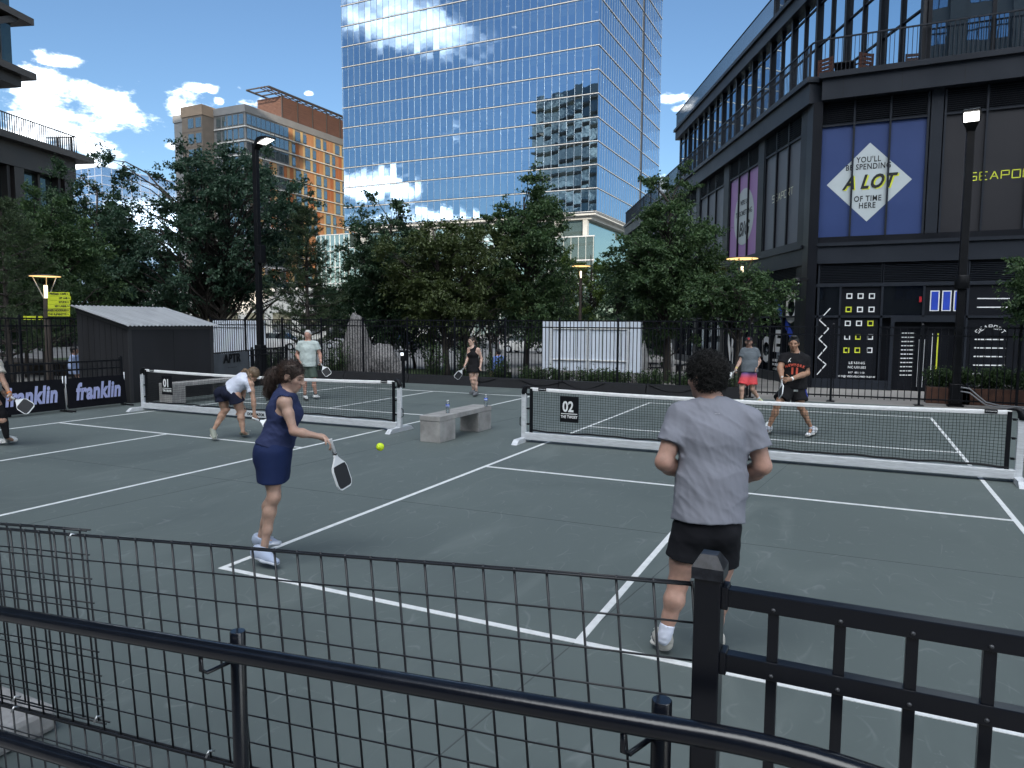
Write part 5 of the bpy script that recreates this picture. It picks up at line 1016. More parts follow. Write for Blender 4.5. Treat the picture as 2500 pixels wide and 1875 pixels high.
T_('maple_tree', 'dense dark tree behind the shed, left of the big tree', 235, 33, 425, 330, 850, M['leaf_dark'], nleaf=26000, nend=170, seed=9, trunks=2, tr=0.15, ls=0.18, clump=0.6)
T_('maple_tree', 'dark tree beside the yellow direction boards', 110, 27, 475, 300, 850, M['leaf'], nleaf=20000, nend=140, seed=12, tr=0.13, ls=0.16, clump=0.55)
pine('pine_tree', 'pale tufted pine at the far left edge behind the tall fence', pxy(18, 24), topz(500, 24), seed=21, w=2.3, nw=13)
pine('pine_tree', 'slender pine before the orange hotel, left of centre', pxy(752, 31), topz(515, 31), seed=5, w=2.1, nw=14)
T_('oak_tree', 'dark rounded tree below the left corner of the glass tower', 955, 32, 495, 300, 850, M['leaf_dark'], nleaf=24000, nend=160, seed=15, tr=0.14, ls=0.17, clump=0.55)
T_('oak_tree', 'bushy spreading tree behind the woman in black dress', 1110, 29, 520, 340, 850, M['leaf_olive'], nleaf=28000, nend=180, seed=17, trunks=2, tr=0.13, ls=0.16, clump=0.55)
T_('oak_tree', 'tall loose tree before the centre of the glass tower', 1285, 30, 430, 300, 830, M['leaf'], nleaf=27000, nend=180, seed=19, tr=0.14, ls=0.16, clump=0.5)
T_('linden_tree', 'bright yellow green tree behind the centre disc lamp', 1440, 52, 590, 230, 830, M['leaf_light'], nleaf=11000, nend=90, seed=23, tr=0.13, ls=0.2, clump=0.6)
T_('linden_tree', 'pale green tree lit beyond the centre trees', 1370, 60, 590, 200, 830, M['leaf_light'], nleaf=8000, nend=70, seed=24, tr=0.13, ls=0.22, clump=0.6)
T_('pear_tree', 'broad dark tree before the retail building side wall', 1630, 24.5, 435, 370, 850, M['leaf'], nleaf=32000, nend=220, seed=27, tr=0.15, ls=0.13, clump=0.42)
T_('pear_tree', 'low leafy branches reaching across the retail building corner', 1800, 21.5, 640, 250, 800, M['leaf'], nleaf=9000, nend=70, seed=31, tr=0.09, ls=0.12, clump=0.36)
T_('pear_tree', 'leafy tree reaching in at the right frame edge', 2590, 15.5, 560, 340, 830, M['leaf'], nleaf=9000, nend=80, seed=33, tr=0.11, ls=0.12, clump=0.38)
T_('linden_tree', 'far street tree showing between hotel and tower bases', 800, 78, 690, 110, 800, M['leaf_dark'], nleaf=5000, nend=50, seed=35, tr=0.15, ls=0.3, clump=0.8)
for i_, (lb_, u_, D_, vt_, w_) in enumerate((('low dense tree filling behind the tall standing stone', 885, 37, 640, 190), ('low dense tree filling behind the shrubs left of the woman in black', 1030, 36, 650, 230), ('low dense tree filling behind the blue shirted passer-by', 1205, 39, 640, 200), ('low dense tree filling left of the white board', 1345, 40, 665, 150), ('low dense tree filling right of the white board', 1545, 34, 640, 170), ('low dense tree behind the shed roof', 330, 36, 640, 240), ('low dense tree at left behind the direction boards', 60, 31, 640, 230))):
    T_('thicket_tree', lb_, u_, D_, vt_-25, w_*1.15, 880, M['leaf_dark'], nleaf=11000, nend=90, seed=50+i_, trunks=2, tr=0.07, ls=0.17, clump=0.55)
# shrubs along the back bed
def shrub(label, x, y, w, h, n, seed, mat, z0=0.02, name='shrub', group='shrubs behind the kerb', cat='shrub'):
    r = np.random.default_rng(seed); t = thing(name, label, cat, (x, y, z0), group); mb = MB(); Cs = []; Ds = []
    for k in range(26):
        a = r.uniform(0, 6.28); d = np.array([math.cos(a)*w*0.5*r.uniform(0.2, 1), math.sin(a)*w*0.28*r.uniform(0.2, 1), h*r.uniform(0.55, 1.1)]); b = np.array([x, y, z0])+np.array([d[0]*0.55, d[1]*0.5, 0]); mb.tube([tuple(b), tuple(b+d*0.5+r.normal(size=3)*0.02), tuple(np.array([x, y, z0])+d)], [0.006, 0.005, 0.002], 4, False)
        m = n//26; f = r.uniform(0.2, 1.05, m)[:, None]; P = b*(1-f)+(np.array([x, y, z0])+d)*f+r.normal(size=(m, 3))*0.05; Cs.append(P); Ds.append(unit(d/np.linalg.norm(d)*0.5+r.normal(size=(m, 3))*0.8))
    mb.build('stems', M['bark'], t)['kind'] = 'stuff'; Cs = np.concatenate(Cs); Ds = np.concatenate(Ds); Ns = unit(np.cross(Ds, r.normal(size=Cs.shape))); ln = 0.075*r.uniform(0.6, 1.3, len(Cs)); link(bpy.data.objects.new('foliage', leaf_mesh('foliage', Cs, Ds, Ns, ln, ln*0.5, mat)), t)['kind'] = 'stuff'
sh = [(-18.6, 'green shrub left of the tall lamp post'), (-17.2, 'green shrub behind the old man'), (-15.9, 'rounded shrub left of the standing stone'), (-11.4, 'leafy shrub right of the low boulder'), (-10.2, 'taller leafy shrub left of the woman in black dress'), (-9.1, 'leafy shrub behind the woman in black dress'), (-7.9, 'low shrub below the left end of the white board'), (-6.9, 'low shrub below the middle left of the white board'), (-5.9, 'low shrub below the middle right of the white board'), (-4.9, 'low shrub below the right end of the white board'), (-3.9, 'low shrub just right of the white board'), (-2.9, 'low shrub behind the dark haired man in grey'), (-2.0, 'low shrub near the gate end of the back fence')]
for i, (x, lb) in enumerate(sh): tall = i in (2, 3, 4); shrub(lb, x, 10.1+0.15*(i % 3), 1.25, 1.15 if tall else (0.85 if i < 6 else 0.5), 1500, 40+i, M['shrub'])
crt = pm('rusted_planter_steel', (0.10, 0.045, 0.03), 0.8, var=0.25, vs=6)
for i, (u, w, lb) in enumerate(((2318, 0.95, 'rusty steel planter box with grey green shrubs by the doors'), (2440, 1.7, 'long rusty steel planter box at the right frame edge'))):
    x = at_y(u, 10.4); t = thing('planter_box', lb, 'planter', (x, 10.4, 0), 'steel planters before the retail building'); MB().bbox(x-w/2, x+w/2, 10.12, 10.72, -0.01, 0.40, 0.008).build('box', crt, t); MB().box(x-w/2+0.02, x+w/2-0.02, 10.14, 10.70, 0.40, 0.41).build('soil', M['soil'], t)
for i, (u, lb) in enumerate(((2300, 'grey green shrub at the left end of the small planter'), (2335, 'grey green shrub at the right end of the small planter'), (2400, 'grey green shrub at the left end of the long planter'), (2440, 'grey green shrub in the middle of the long planter'), (2482, 'tufted shrub at the right end of the long planter'))): shrub(lb, at_y(u, 10.4), 10.4, 0.8, 0.42, 1200, 70+i, M['shrub'], 0.41, group='shrubs in the steel planters')

# ================================================================== PLAZA BEYOND THE FENCE
def low_building():
    t = thing('white_market_hall', 'bright white low hall across the sunlit street', 'building', (-75, 70, PZ)); w = pm('white_render', (0.78, 0.76, 0.70), 0.7, var=0.05, vs=0.3); G = glassm('hall_glass', 0.3, (0.06, 0.07, 0.08))
    MB().box(-112, -48, 68, 80, PZ, 6.2).build('wall', w, t); MB().box(-112.4, -47.6, 67.5, 80.4, 6.2, 6.7).build('roof', w, t)
    for i in range(12): MB().box(-110+i*5.1, -106.6+i*5.1, 67.9, 68.0, 0.3, 3.2).build('window', G, t); MB().box(-110.1+i*5.1, -106.5+i*5.1, 67.8, 67.9, 3.2, 3.35).build('window_head', w, t)
low_building()
def car(label, x, y, rz, col):
    t = thing('parked_car', label, 'car', (x, y, PZ), 'cars in the street beyond the trees'); Mx = T(x, y, PZ) @ Matrix.Rotation(rz, 4, 'Z'); p = pm('car_paint', col, 0.3, coat=0.5); G = glassm('car_glass', 0.25, (0.01, 0.012, 0.015))
    prof = [(-2.2, 0.35, 0.75), (-2.1, 0.25, 0.92), (-1.2, 0.22, 1.0), (1.0, 0.22, 0.98), (2.0, 0.25, 0.80), (2.25, 0.35, 0.6)]; mb = MB(); mb.M = Mx; v_ = []
    for px_, z0, z1 in prof:
        for yy, z in ((-0.85, z0), (-0.90, (z0+z1)/2), (-0.80, z1), (0.80, z1), (0.90, (z0+z1)/2), (0.85, z0)): v_.append((px_, yy, z))
    mb.add(v_, [(i*6+k, i*6+(k+1)%6, (i+1)*6+(k+1)%6, (i+1)*6+k) for i in range(5) for k in range(6)]+[tuple(range(5, -1, -1)), tuple(30+k for k in range(6))]); mb.build('body', p, t, 'auto')
    mb = MB(); mb.M = Mx; mb.add([(-1.7, -0.74, 0.95), (1.0, -0.74, 0.95), (1.0, 0.74, 0.95), (-1.7, 0.74, 0.95), (-1.2, -0.60, 1.46), (0.25, -0.60, 1.46), (0.25, 0.60, 1.46), (-1.2, 0.60, 1.46)], [(0,1,5,4),(1,2,6,5),(2,3,7,6),(3,0,4,7)]); mb.build('windows', G, t); mb = MB(); mb.M = Mx; mb.box(-1.22, 0.27, -0.61, 0.61, 1.45, 1.49); mb.build('roof', p, t)
    for wx in (-1.4, 1.4):
        for wy in (-0.82, 0.82):
            mb = MB(); mb.M = Mx; mb.tube([(wx, wy-0.09, 0.32), (wx, wy+0.09, 0.32)], 0.32, 18); wh = mb.build('wheel', M['rubber'], t, 'auto'); mb = MB(); mb.M = Mx; mb.tube([(wx, wy-0.10, 0.32), (wx, wy+0.10, 0.32)], 0.2, 14); mb.build('rim', M['alu'], wh)
    for yy in (-0.6, 0.6):
        mb = MB(); mb.M = Mx; mb.box(2.15, 2.27, yy-0.16, yy+0.16, 0.60, 0.72); mb.build('headlight', M['alu'], t); mb = MB(); mb.M = Mx; mb.box(-2.24, -2.12, yy-0.16, yy+0.16, 0.72, 0.84); mb.build('tail_light', pm('tail_light', (0.5, 0.01, 0.01), 0.3) if 'tail_light' not in bpy.data.materials else bpy.data.materials['tail_light'], t)
for lb, u, D, rz, c in (('white car glimpsed left of the old man', 690, 62, 0.1, (0.7, 0.7, 0.7)), ('dark car glimpsed right of the standing stone', 960, 60, 0.0, (0.05, 0.05, 0.055)), ('silver car glimpsed behind the standing stone', 850, 64, 0.05, (0.45, 0.46, 0.48)), ('white car glimpsed behind the blue shirted passer-by', 1290, 58, 0.0, (0.68, 0.68, 0.66))): car(lb, *pxy(u, D), rz, c)
umb = pm('white_parasol_cloth', (0.70, 0.71, 0.72), 0.7, var=0.08, vs=8)
for lb, u, v, D in (('closed white parasol right behind the white board', 1572, 870, 27), ('closed white parasol left of the dark haired man', 1636, 866, 29)):
    p = dep(u, v, D); t = thing('closed_parasol', lb, 'parasol', (p[0], p[1], PZ), 'closed parasols on the cafe terrace'); z = float(p[2]); MB().tube([(p[0], p[1], PZ), (p[0], p[1], z+0.62)], 0.02, 8).build('pole', M['alu'], t, True); mb = MB(); n = 16; v_ = []
    pr_ = [(0.02, 0.58), (0.05, 0.45), (0.10, 0.15), (0.15, -0.2), (0.13, -0.45)]
    for rr, zz in pr_:
        for k in range(n): q = rr*(1+0.28*(k % 2)); v_.append((p[0]+q*math.cos(2*math.pi*k/n), p[1]+q*math.sin(2*math.pi*k/n), z+zz))
    mb.add(v_, [(i*n+k, i*n+(k+1)%n, (i+1)*n+(k+1)%n, (i+1)*n+k) for i in range(4) for k in range(n)]); mb.build('canopy', umb, t); MB().lathe([(0.25, 0), (0.25, 0.06), (0.05, 0.09)], (p[0], p[1], PZ), 14).build('base', M['blackmat'], t)
for i, (lb, u, D) in enumerate((('dark cafe table left of the second parasol', 1606, 28), ('dark cafe table right of the second parasol', 1668, 30), ('dark cafe table near the board end', 1590, 31))):
    x, y = pxy(u, D); t = thing('cafe_table', lb, 'table', (x, y, PZ), 'cafe tables beyond the fence'); MB().lathe([(0.33, 0.72), (0.35, 0.73), (0.35, 0.75), (0.33, 0.755)], (x, y, PZ), 20).build('tabletop', M['blackmat'], t); MB().tube([(x, y, PZ), (x, y, PZ+0.72)], 0.03, 8).build('leg', M['blackmat'], t); MB().lathe([(0.24, 0), (0.22, 0.02), (0.04, 0.04)], (x, y, PZ), 16).build('base', M['blackmat'], t)
    for k, sd in enumerate((-1, 1)):
        cx_, cy_ = x+sd*0.62, y+0.1*sd; c = thing('cafe_chair', ('left' if sd < 0 else 'right')+' dark cafe chair at the '+lb[5:], 'chair', (cx_, cy_, PZ), 'cafe chairs beyond the fence')
        MB().bbox(cx_-0.2, cx_+0.2, cy_-0.2, cy_+0.2, PZ+0.43, PZ+0.46, 0.008).build('seat', M['blackmat'], c); MB().bbox(cx_+sd*0.2-0.012, cx_+sd*0.2+0.012, cy_-0.2, cy_+0.2, PZ+0.60, PZ+0.85, 0.006).build('backrest', M['blackmat'], c)
        for ax in (-0.18, 0.18):
            for ay in (-0.18, 0.18): MB().bar((cx_+ax, cy_+ay, PZ), (cx_+ax, cy_+ay, PZ+(0.85 if ax*sd > 0 else 0.44)), 0.022).build('leg', M['blackmat'], c)
p = dep(985, 868, 21.5); t = thing('path_light', 'small black path light right of the standing stone', 'light', (p[0], p[1], 0)); MB().bar((p[0], p[1], 0.0), (p[0], p[1], p[2]-0.1), 0.06).build('post', M['blackmat'], t); MB().bbox(p[0]-0.07, p[0]+0.07, p[1]-0.07, p[1]+0.07, p[2]-0.16, p[2]+0.16, 0.01).build('housing', M['blackmat'], t); MB().box(p[0]-0.05, p[0]+0.05, p[1]-0.075, p[1]-0.07, p[2]+0.0, p[2]+0.09).build('lens', pm('path_lens', (0.7, 0.75, 0.8), 0.4, emit=0.6), t)
# conduit hoses by the right lamp post, and cables slung along the kerb
hose = pm('grey_conduit', (0.22, 0.23, 0.25), 0.5)
hx = at_y(2340, 9.3)
for i, (lb, dz) in enumerate((('upper grey conduit looping from the right lamp post', 0.10), ('lower grey conduit looping from the right lamp post', 0.0))):
    pts = [(hx+0.1, 9.35, 0.38+dz), (hx+0.28, 9.32, 0.36+dz), (hx+0.45, 9.30, 0.22+dz*0.8), (hx+0.62, 9.28, 0.09+dz*0.6), (hx+0.9, 9.26, 0.04+dz*0.5), (hx+1.3, 9.26, 0.03+dz*0.5), (hx+3.5, 9.24, 0.03+dz*0.5)]
    o = MB().tube(pts, 0.018, 8).build('conduit', hose, None, True); tag(o, lb, 'conduit', 'grey conduits by the lamp post')
for i, (x0, x1, sag, lb) in enumerate(((-7.6, -6.2, 0.16, 'black cable loop hanging on the kerb below the white board'), (-6.2, -4.9, 0.2, 'second black cable loop hanging on the kerb below the board'), (-3.6, -2.2, 0.18, 'black cable loop hanging on the kerb near the gate fence'), (-9.3, -8.4, 0.12, 'short black cable loop on the kerb right of the woman in black'))):
    pts = [(x0+(x1-x0)*k/10, 8.79-0.04*math.sin(math.pi*k/10), 0.275-sag*math.sin(math.pi*k/10)) for k in range(11)]; o = MB().tube(pts, 0.012, 6).build('cable', M['rubber'], None, True); tag(o, lb, 'cable', 'cables hung along the kerb')
# ================================================================== PEOPLE
class Field:
    """signed-distance grid; shapes are blended in and meshed with surface nets"""
    def __init__(s, lo, hi, h):
        s.h = h; s.lo = np.array(lo, float)-3*h; n = np.ceil((np.array(hi)-s.lo)/h).astype(int)+4; s.n = n; s.F = np.full(n, 0.25, np.float32); s.ax = [s.lo[i]+h*np.arange(n[i]) for i in range(3)]
    def _blk(s, lo, hi, m):
        i0 = np.maximum(0, np.floor((np.array(lo)-m-s.lo)/s.h).astype(int)); i1 = np.minimum(s.n, np.ceil((np.array(hi)+m-s.lo)/s.h).astype(int)+1)
        if np.any(i1 <= i0): return None, None
        sl = tuple(slice(a, b) for a, b in zip(i0, i1)); g = np.stack(np.meshgrid(*[s.ax[k][sl[k]] for k in range(3)], indexing='ij'), -1); return sl, g
    def _mix(s, sl, d, k, op):
        a = s.F[sl]
        if op == '+':
            if k > 0: h = np.maximum(k-np.abs(a-d), 0)/k; s.F[sl] = np.minimum(a, d)-h*h*k*0.25
            else: s.F[sl] = np.minimum(a, d)
        else:
            d = -d
            if k > 0: h = np.maximum(k-np.abs(a-d), 0)/k; s.F[sl] = np.maximum(a, d)+h*h*k*0.25
            else: s.F[sl] = np.maximum(a, d)
    def cap(s, a, b, ra, rb, k=0.03, op='+'):
        a = np.array(a); b = np.array(b); m = max(ra, rb)+k+0.03; sl, p = s._blk(np.minimum(a, b), np.maximum(a, b), m)
        if sl is None: return
        d = b-a; t = np.clip(((p-a)@d)/(d@d+1e-9), 0, 1); s._mix(sl, np.linalg.norm(p-a-t[..., None]*d, axis=-1)-(ra+(rb-ra)*t), k, op)
    def ell(s, c, ax, r, k=0.02, op='+'):
        c = np.array(c); ax = np.array(ax); r = np.array(r); m = r.max()+k+0.03; sl, p = s._blk(c, c, m)
        if sl is None: return
        q = (p-c)@ax.T; k0 = np.linalg.norm(q/r, axis=-1); k1 = np.linalg.norm(q/(r*r), axis=-1)+1e-6; s._mix(sl, k0*(k0-1)/k1, k, op)
    def ecap(s, a, b, side, ra, rb, k=0.04, op='+', e=0.0):
        a = np.array(a); b = np.array(b); d = b-a; L_ = np.linalg.norm(d)+1e-9; d = d/L_; side = np.array(side); side = side-d*(side@d); side /= np.linalg.norm(side); nr = np.cross(d, side); ra = np.array(ra)+e; rb = np.array(rb)+e
        m = max(ra.max(), rb.max())+k+0.03; sl, p = s._blk(np.minimum(a, b), np.maximum(a, b), m)
        if sl is None: return
        q = p-a; w = q@d; t = np.clip(w/L_, 0, 1); rx = ra[0]+(rb[0]-ra[0])*t; ry = ra[1]+(rb[1]-ra[1])*t; wo = w-t*L_; u = q@side; v = q@nr; rz = np.minimum(rx, ry)
        s._mix(sl, (np.sqrt((u/rx)**2+(v/ry)**2+(wo/rz)**2)-1)*np.minimum(rx, ry), k, op)
    def cut(s, pt, n, soft=0.0):                        # keep the side of the plane that n points away from
        n = np.array(n)/np.linalg.norm(n); P = [s.ax[i]-pt[i] for i in range(3)]; d = P[0][:, None, None]*n[0]+P[1][None, :, None]*n[1]+P[2][None, None, :]*n[2]; s.F = np.maximum(s.F, d).astype(np.float32)
    def grid(s): return np.stack(np.meshgrid(*s.ax, indexing='ij'), -1)
    def near(s, w=0.045): I = np.argwhere(np.abs(s.F) < w); return tuple(I.T), s.lo+I*s.h
    def local(s, fn, w=0.06):
        """intersect with a half-space-like function evaluated only close to or inside the shape"""
        I = np.argwhere(s.F < w); P = s.lo+I*s.h; ix = tuple(I.T); s.F[ix] = fn(P, s.F[ix])
    def wrinkle(s, amp, freq, seed, direc=None):
        ix, P = s.near(); r = np.random.default_rng(seed); w = np.zeros(len(P))
        for i in range(5):
            k = r.normal(size=3); k = k/np.linalg.norm(k)
            if direc is not None: k = k*0.55+np.array(direc)*r.choice([-1, 1])
            k = k*freq*r.uniform(0.6, 1.5); q = r.normal(size=3); q = q/np.linalg.norm(q)*freq*0.6
            w += (1-np.abs(np.sin(P@k+1.3*np.sin(P@q+r.uniform(0, 6))+r.uniform(0, 6))))**2
        s.F[ix] -= (amp*(w/5*2-0.8)).astype(np.float32)
    def mesh(s):
        F = s.F; S_ = F < 0; n = np.array(F.shape)-1
        idx = np.zeros(n, np.uint8); off = [(i, j, k) for i in (0, 1) for j in (0, 1) for k in (0, 1)]; cs = np.zeros(n, np.int8)
        for o in off: cs += S_[o[0]:n[0]+o[0], o[1]:n[1]+o[1], o[2]:n[2]+o[2]]
        act = (cs > 0) & (cs < 8); I = np.argwhere(act); vid = -np.ones(n, np.int64); vid[act] = np.arange(len(I)); pos = np.zeros((len(I), 3)); cnt = np.zeros(len(I))
        for a in off:
            for ax in range(3):
                if a[ax]: continue
                b = list(a); b[ax] = 1; fa = F[I[:, 0]+a[0], I[:, 1]+a[1], I[:, 2]+a[2]]; fb = F[I[:, 0]+b[0], I[:, 1]+b[1], I[:, 2]+b[2]]; x = (fa < 0) != (fb < 0); t = np.where(x, fa/(fa-fb+1e-12), 0); p = np.array(a, float)[None].repeat(len(I), 0); p[:, ax] += t; pos += p*x[:, None]; cnt += x
        V = s.lo+(I+pos/cnt[:, None])*s.h; Q = []
        for ax in range(3):
            u, v = [(1, 2), (2, 0), (0, 1)][ax]; sh = [slice(None)]*3; sh2 = [slice(None)]*3; sh[ax] = slice(0, -1); sh2[ax] = slice(1, None); x = S_[tuple(sh)] != S_[tuple(sh2)]; x0 = S_[tuple(sh)]; E_ = np.argwhere(x)
            E_ = E_[(E_[:, u] > 0) & (E_[:, v] > 0) & (E_[:, u] < F.shape[u]-1) & (E_[:, v] < F.shape[v]-1)]
            if not len(E_): continue
            def g(du, dv):
                q = E_.copy(); q[:, u] -= du; q[:, v] -= dv; return vid[q[:, 0], q[:, 1], q[:, 2]]
            q = np.stack([g(1, 1), g(0, 1), g(0, 0), g(1, 0)], 1); fl = x0[E_[:, 0], E_[:, 1], E_[:, 2]]; q[~fl] = q[~fl][:, ::-1]; Q.append(q)
        return V, np.concatenate(Q)
def smooth(V, Q, it=1):
    n = len(V)
    for _ in range(it):
        A = np.zeros_like(V); c = np.zeros(n)
        for i in range(4):
            for j in (1, 3):
                t = V[Q[:, (i+j) % 4]]; c += np.bincount(Q[:, i], minlength=n)
                for k in range(3): A[:, k] += np.bincount(Q[:, i], t[:, k], minlength=n)
        V = 0.5*V+0.5*A/np.maximum(c, 1)[:, None]
    return V
def nz(v): v = np.array(v, float); return v/(np.linalg.norm(v)+1e-9)
ZU = np.array([0, 0, 1.0]); RH = nz([RGT[0], RGT[1], 0]); FH = nz([FWD[0], FWD[1], 0])
def skin_mat(name, col):
    m = pm(name, col, 0.5, var=0.15, vs=14, bump=0.10, bs=260, sss=0.12, spec=0.4); nt = m.node_tree; b = nt.nodes['Principled BSDF']; src = b.inputs['Base Color'].links[0].from_socket; a = nt.nodes.new('ShaderNodeAttribute'); a.attribute_name = 'tone'; mx = nt.nodes.new('ShaderNodeMix'); mx.data_type = 'RGBA'; mx.blend_type = 'MULTIPLY'; mx.inputs[0].default_value = 1.0; nt.links.new(src, mx.inputs[6]); nt.links.new(a.outputs['Color'], mx.inputs[7]); nt.links.new(mx.outputs[2], b.inputs['Base Color']); return m
def tubes_np(chains, n=7):
    mb = MB()
    for pts, rs in chains: mb.tube([tuple(p) for p in pts], rs, n)
    V = np.array(mb.v); return V, mb.f
def finger_chains(w, d, nrm, thumb, curl, sc=1.0, spread=0.10, tcurl=0.5):
    """w wrist, d hand direction, nrm palm normal (fingers curl towards it), thumb: sideways direction of the thumb"""
    d = nz(d); nrm = nz(np.array(nrm)-d*(np.array(nrm)@d)); th = nz(np.array(thumb)-d*(np.array(thumb)@d)-nrm*(np.array(thumb)@nrm)); out = []
    for i, (o, L_) in enumerate(((0.030, 0.92), (0.010, 1.0), (-0.010, 0.95), (-0.029, 0.78))):
        p = w+d*0.070*sc+th*o*sc; a = spread*(1.5-i)*0.35; dr = nz(d+th*a); pts = [p-dr*0.02*sc, p]; ang = 0.0; 
        for s, l in enumerate((0.044, 0.028, 0.022)):
            ang += curl*(0.75 if s == 0 else 1.0); q = dr*math.cos(ang)+nrm*math.sin(ang); p = p+q*l*L_*sc; pts.append(p)
        out.append((pts, [0.0095*sc, 0.0093*sc, 0.0085*sc, 0.0078*sc, 0.0055*sc]))
    p = w+d*0.022*sc+th*0.028*sc; dr = nz(d*0.75+th*0.75); pts = [p-dr*0.015*sc, p]; ang = 0
    for l in (0.038, 0.030, 0.024):
        q = nz(dr*math.cos(ang)+(nrm*0.7+d*0.3)*math.sin(ang)); p = p+q*l*sc; pts.append(p); ang += tcurl
    out.append((pts, [0.0125*sc, 0.012*sc, 0.0105*sc, 0.0095*sc, 0.006*sc])); return out
def person(label, J, skin, h=0.008, fem=False, k_=1.0, hair=None, beard=0.0, hands=None, shirt=None, bottom=None, shoes=None, socks=None, group=None, browcol=(0.25, 0.2, 0.18), armscale=1.0, legscale=1.0, belly=0.0, name='person', face_tone=None):
    """J: joint positions; garments are child meshes, body is one mesh"""
    P = {k: np.array(v, float) for k, v in J.items()}; tf = nz(P['tf']); hf = nz(P['hfw']); hu = nz(P['hup']-hf*(P['hup']@hf)); hs = np.cross(hf, hu); HA = [hs, hf, hu]
    ta = nz(P['neck']-P['pelvis']); tf = nz(tf-ta*(tf@ta)); sd = np.cross(tf, ta); feet = [P['toe_l'], P['toe_r']]; zmin = min(f[2] for f in feet); base = (float(P['pelvis'][0]), float(P['pelvis'][1]), float(zmin)-0.02)
    t = thing(name, label, 'person', base, group); allp = np.array([P[k] for k in P if k not in ('tf', 'hfw', 'hup')]); lo = allp.min(0)-0.20; hi = allp.max(0)+0.20
    c = P['head']; s = k_; hp = (P['hip_l']+P['hip_r'])/2
    cw, cd_ = (0.142, 0.098) if fem else (0.168, 0.112); ww, wd = (0.115, 0.088) if fem else (0.145+belly*0.3, 0.104+belly); pw, pd = (0.155, 0.108) if fem else (0.150, 0.108)
    chest = P['neck']+(P['pelvis']-P['neck'])*0.33; waist = P['neck']+(P['pelvis']-P['neck'])*0.68
    if 'chest' in P: chest = P['chest']
    if 'waist' in P: waist = P['waist']
    def torso(f, e=0.0, k=0.05):
        sh = (P['sh_l']+P['sh_r'])/2
        f.ecap(sh-ta*0.01, chest, sd, (cw*0.92*s, cd_*0.82*s), (cw*s, cd_*s), k, e=e); f.ecap(chest, waist, sd, (cw*s, cd_*s), (ww*s, wd*s), k, e=e); f.ecap(waist, P['pelvis'], sd, (ww*s, wd*s), (pw*s, pd*s), k, e=e)
        for q in ('l', 'r'): f.cap(P['neck']-ta*0.015, P['sh_'+q], 0.052*s+e, 0.056*s+e, k)
        if fem:
            for sg in (-1, 1): f.ell(chest-ta*0.02+tf*0.065*s+sd*sg*0.066*s, [sd, tf, ta], (0.062*s+e, 0.055*s+e, 0.062*s+e), k)
        for q in ('l', 'r'): f.ell(P['hip_'+q]*0.75+P['pelvis']*0.25-tf*(0.06 if fem else 0.045)*s-ta*0.03, [sd, tf, ta], (0.085*s+e*0.5, 0.075*s+e*0.5, 0.09*s+e*0.5), k)
    def legs(f, e=0.0, k=0.03, lower=True):
        for q in ('l', 'r'):
            H_, K_, A_ = P['hip_'+q], P['kn_'+q], P['an_'+q]; f.cap(H_, H_*0.4+K_*0.6, 0.088*s*legscale+e, 0.070*s*legscale+e, k); f.cap(H_*0.4+K_*0.6, K_, 0.070*s*legscale+e, 0.051*s*legscale+e, k)
            if lower:
                ax = nz(A_-K_); T_d = P['toe_'+q]-A_; bk = -nz(T_d-ax*(T_d@ax)); m = K_+(A_-K_)*0.30+bk*0.012*s; f.cap(K_, m, 0.047*s*legscale, 0.053*s*legscale, k); f.cap(m, K_+(A_-K_)*0.66, 0.053*s*legscale, 0.037*s*legscale, k); f.cap(K_+(A_-K_)*0.64, A_, 0.037*s*legscale, 0.031*s, k); f.ell(K_-bk*0.014, [sd, tf, ZU], (0.042*s, 0.040*s, 0.05*s), k); f.cap(A_-ZU*0.015, A_*0.5+P['toe_'+q]*0.5-ZU*0.01, 0.027*s, 0.026*s, 0.012)
    def arms(f, e=0.0, k=0.025, lower=True):
        for q in ('l', 'r'):
            S_, E_, W_ = P['sh_'+q], P['el_'+q], P['wr_'+q]; r = 0.86 if fem else 1.0; r *= armscale; f.cap(S_, S_*0.6+E_*0.4, 0.054*s*r+e, 0.052*s*r+e, k); f.cap(S_*0.6+E_*0.4, E_, 0.051*s*r+e, 0.040*s*r+e, k)
            if lower: f.cap(E_, E_*0.7+W_*0.3, 0.041*s*r+e, 0.043*s*r+e, k); f.cap(E_*0.7+W_*0.3, W_, 0.043*s*r+e, 0.026*s*r+e, k)
    B = Field(lo, hi, h); torso(B); legs(B); arms(B)
    B.cap(c-hu*0.060*s-hf*0.018*s, P['neck'], 0.053*s if fem else 0.060*s, 0.058*s if fem else 0.068*s, 0.03)
    # head: skull, jaw, face
    sb0 = s; s = s*1.05
    B.ell(c+hu*0.028*s-hf*0.012*s, HA, (0.074*s, 0.096*s, 0.088*s), 0.02); B.ell(c-hu*0.040*s+hf*0.022*s, HA, (0.056*s, 0.066*s, 0.070*s), 0.03); B.ell(c-hu*0.092*s+hf*0.058*s, HA, (0.024*s, 0.022*s, 0.020*s), 0.03)
    B.ell(c+hu*0.018*s+hf*0.068*s, HA, (0.050*s, 0.022*s, 0.014*s), 0.02)
    for sg in (-1, 1): B.ell(c-hu*0.022*s+hf*0.056*s+hs*sg*0.036*s, HA, (0.024*s, 0.024*s, 0.022*s), 0.02); B.ell(c-hu*0.004*s+hf*0.090*s+hs*sg*0.030*s, HA, (0.016*s, 0.013*s, 0.010*s), 0.012, '-'); B.ell(c-hu*0.006*s-hf*0.012*s+hs*sg*0.075*s, HA, (0.011*s, 0.019*s, 0.031*s), 0.008); B.ell(c-hu*0.004*s-hf*0.004*s+hs*sg*0.086*s, HA, (0.006*s, 0.012*s, 0.018*s), 0.004, '-')
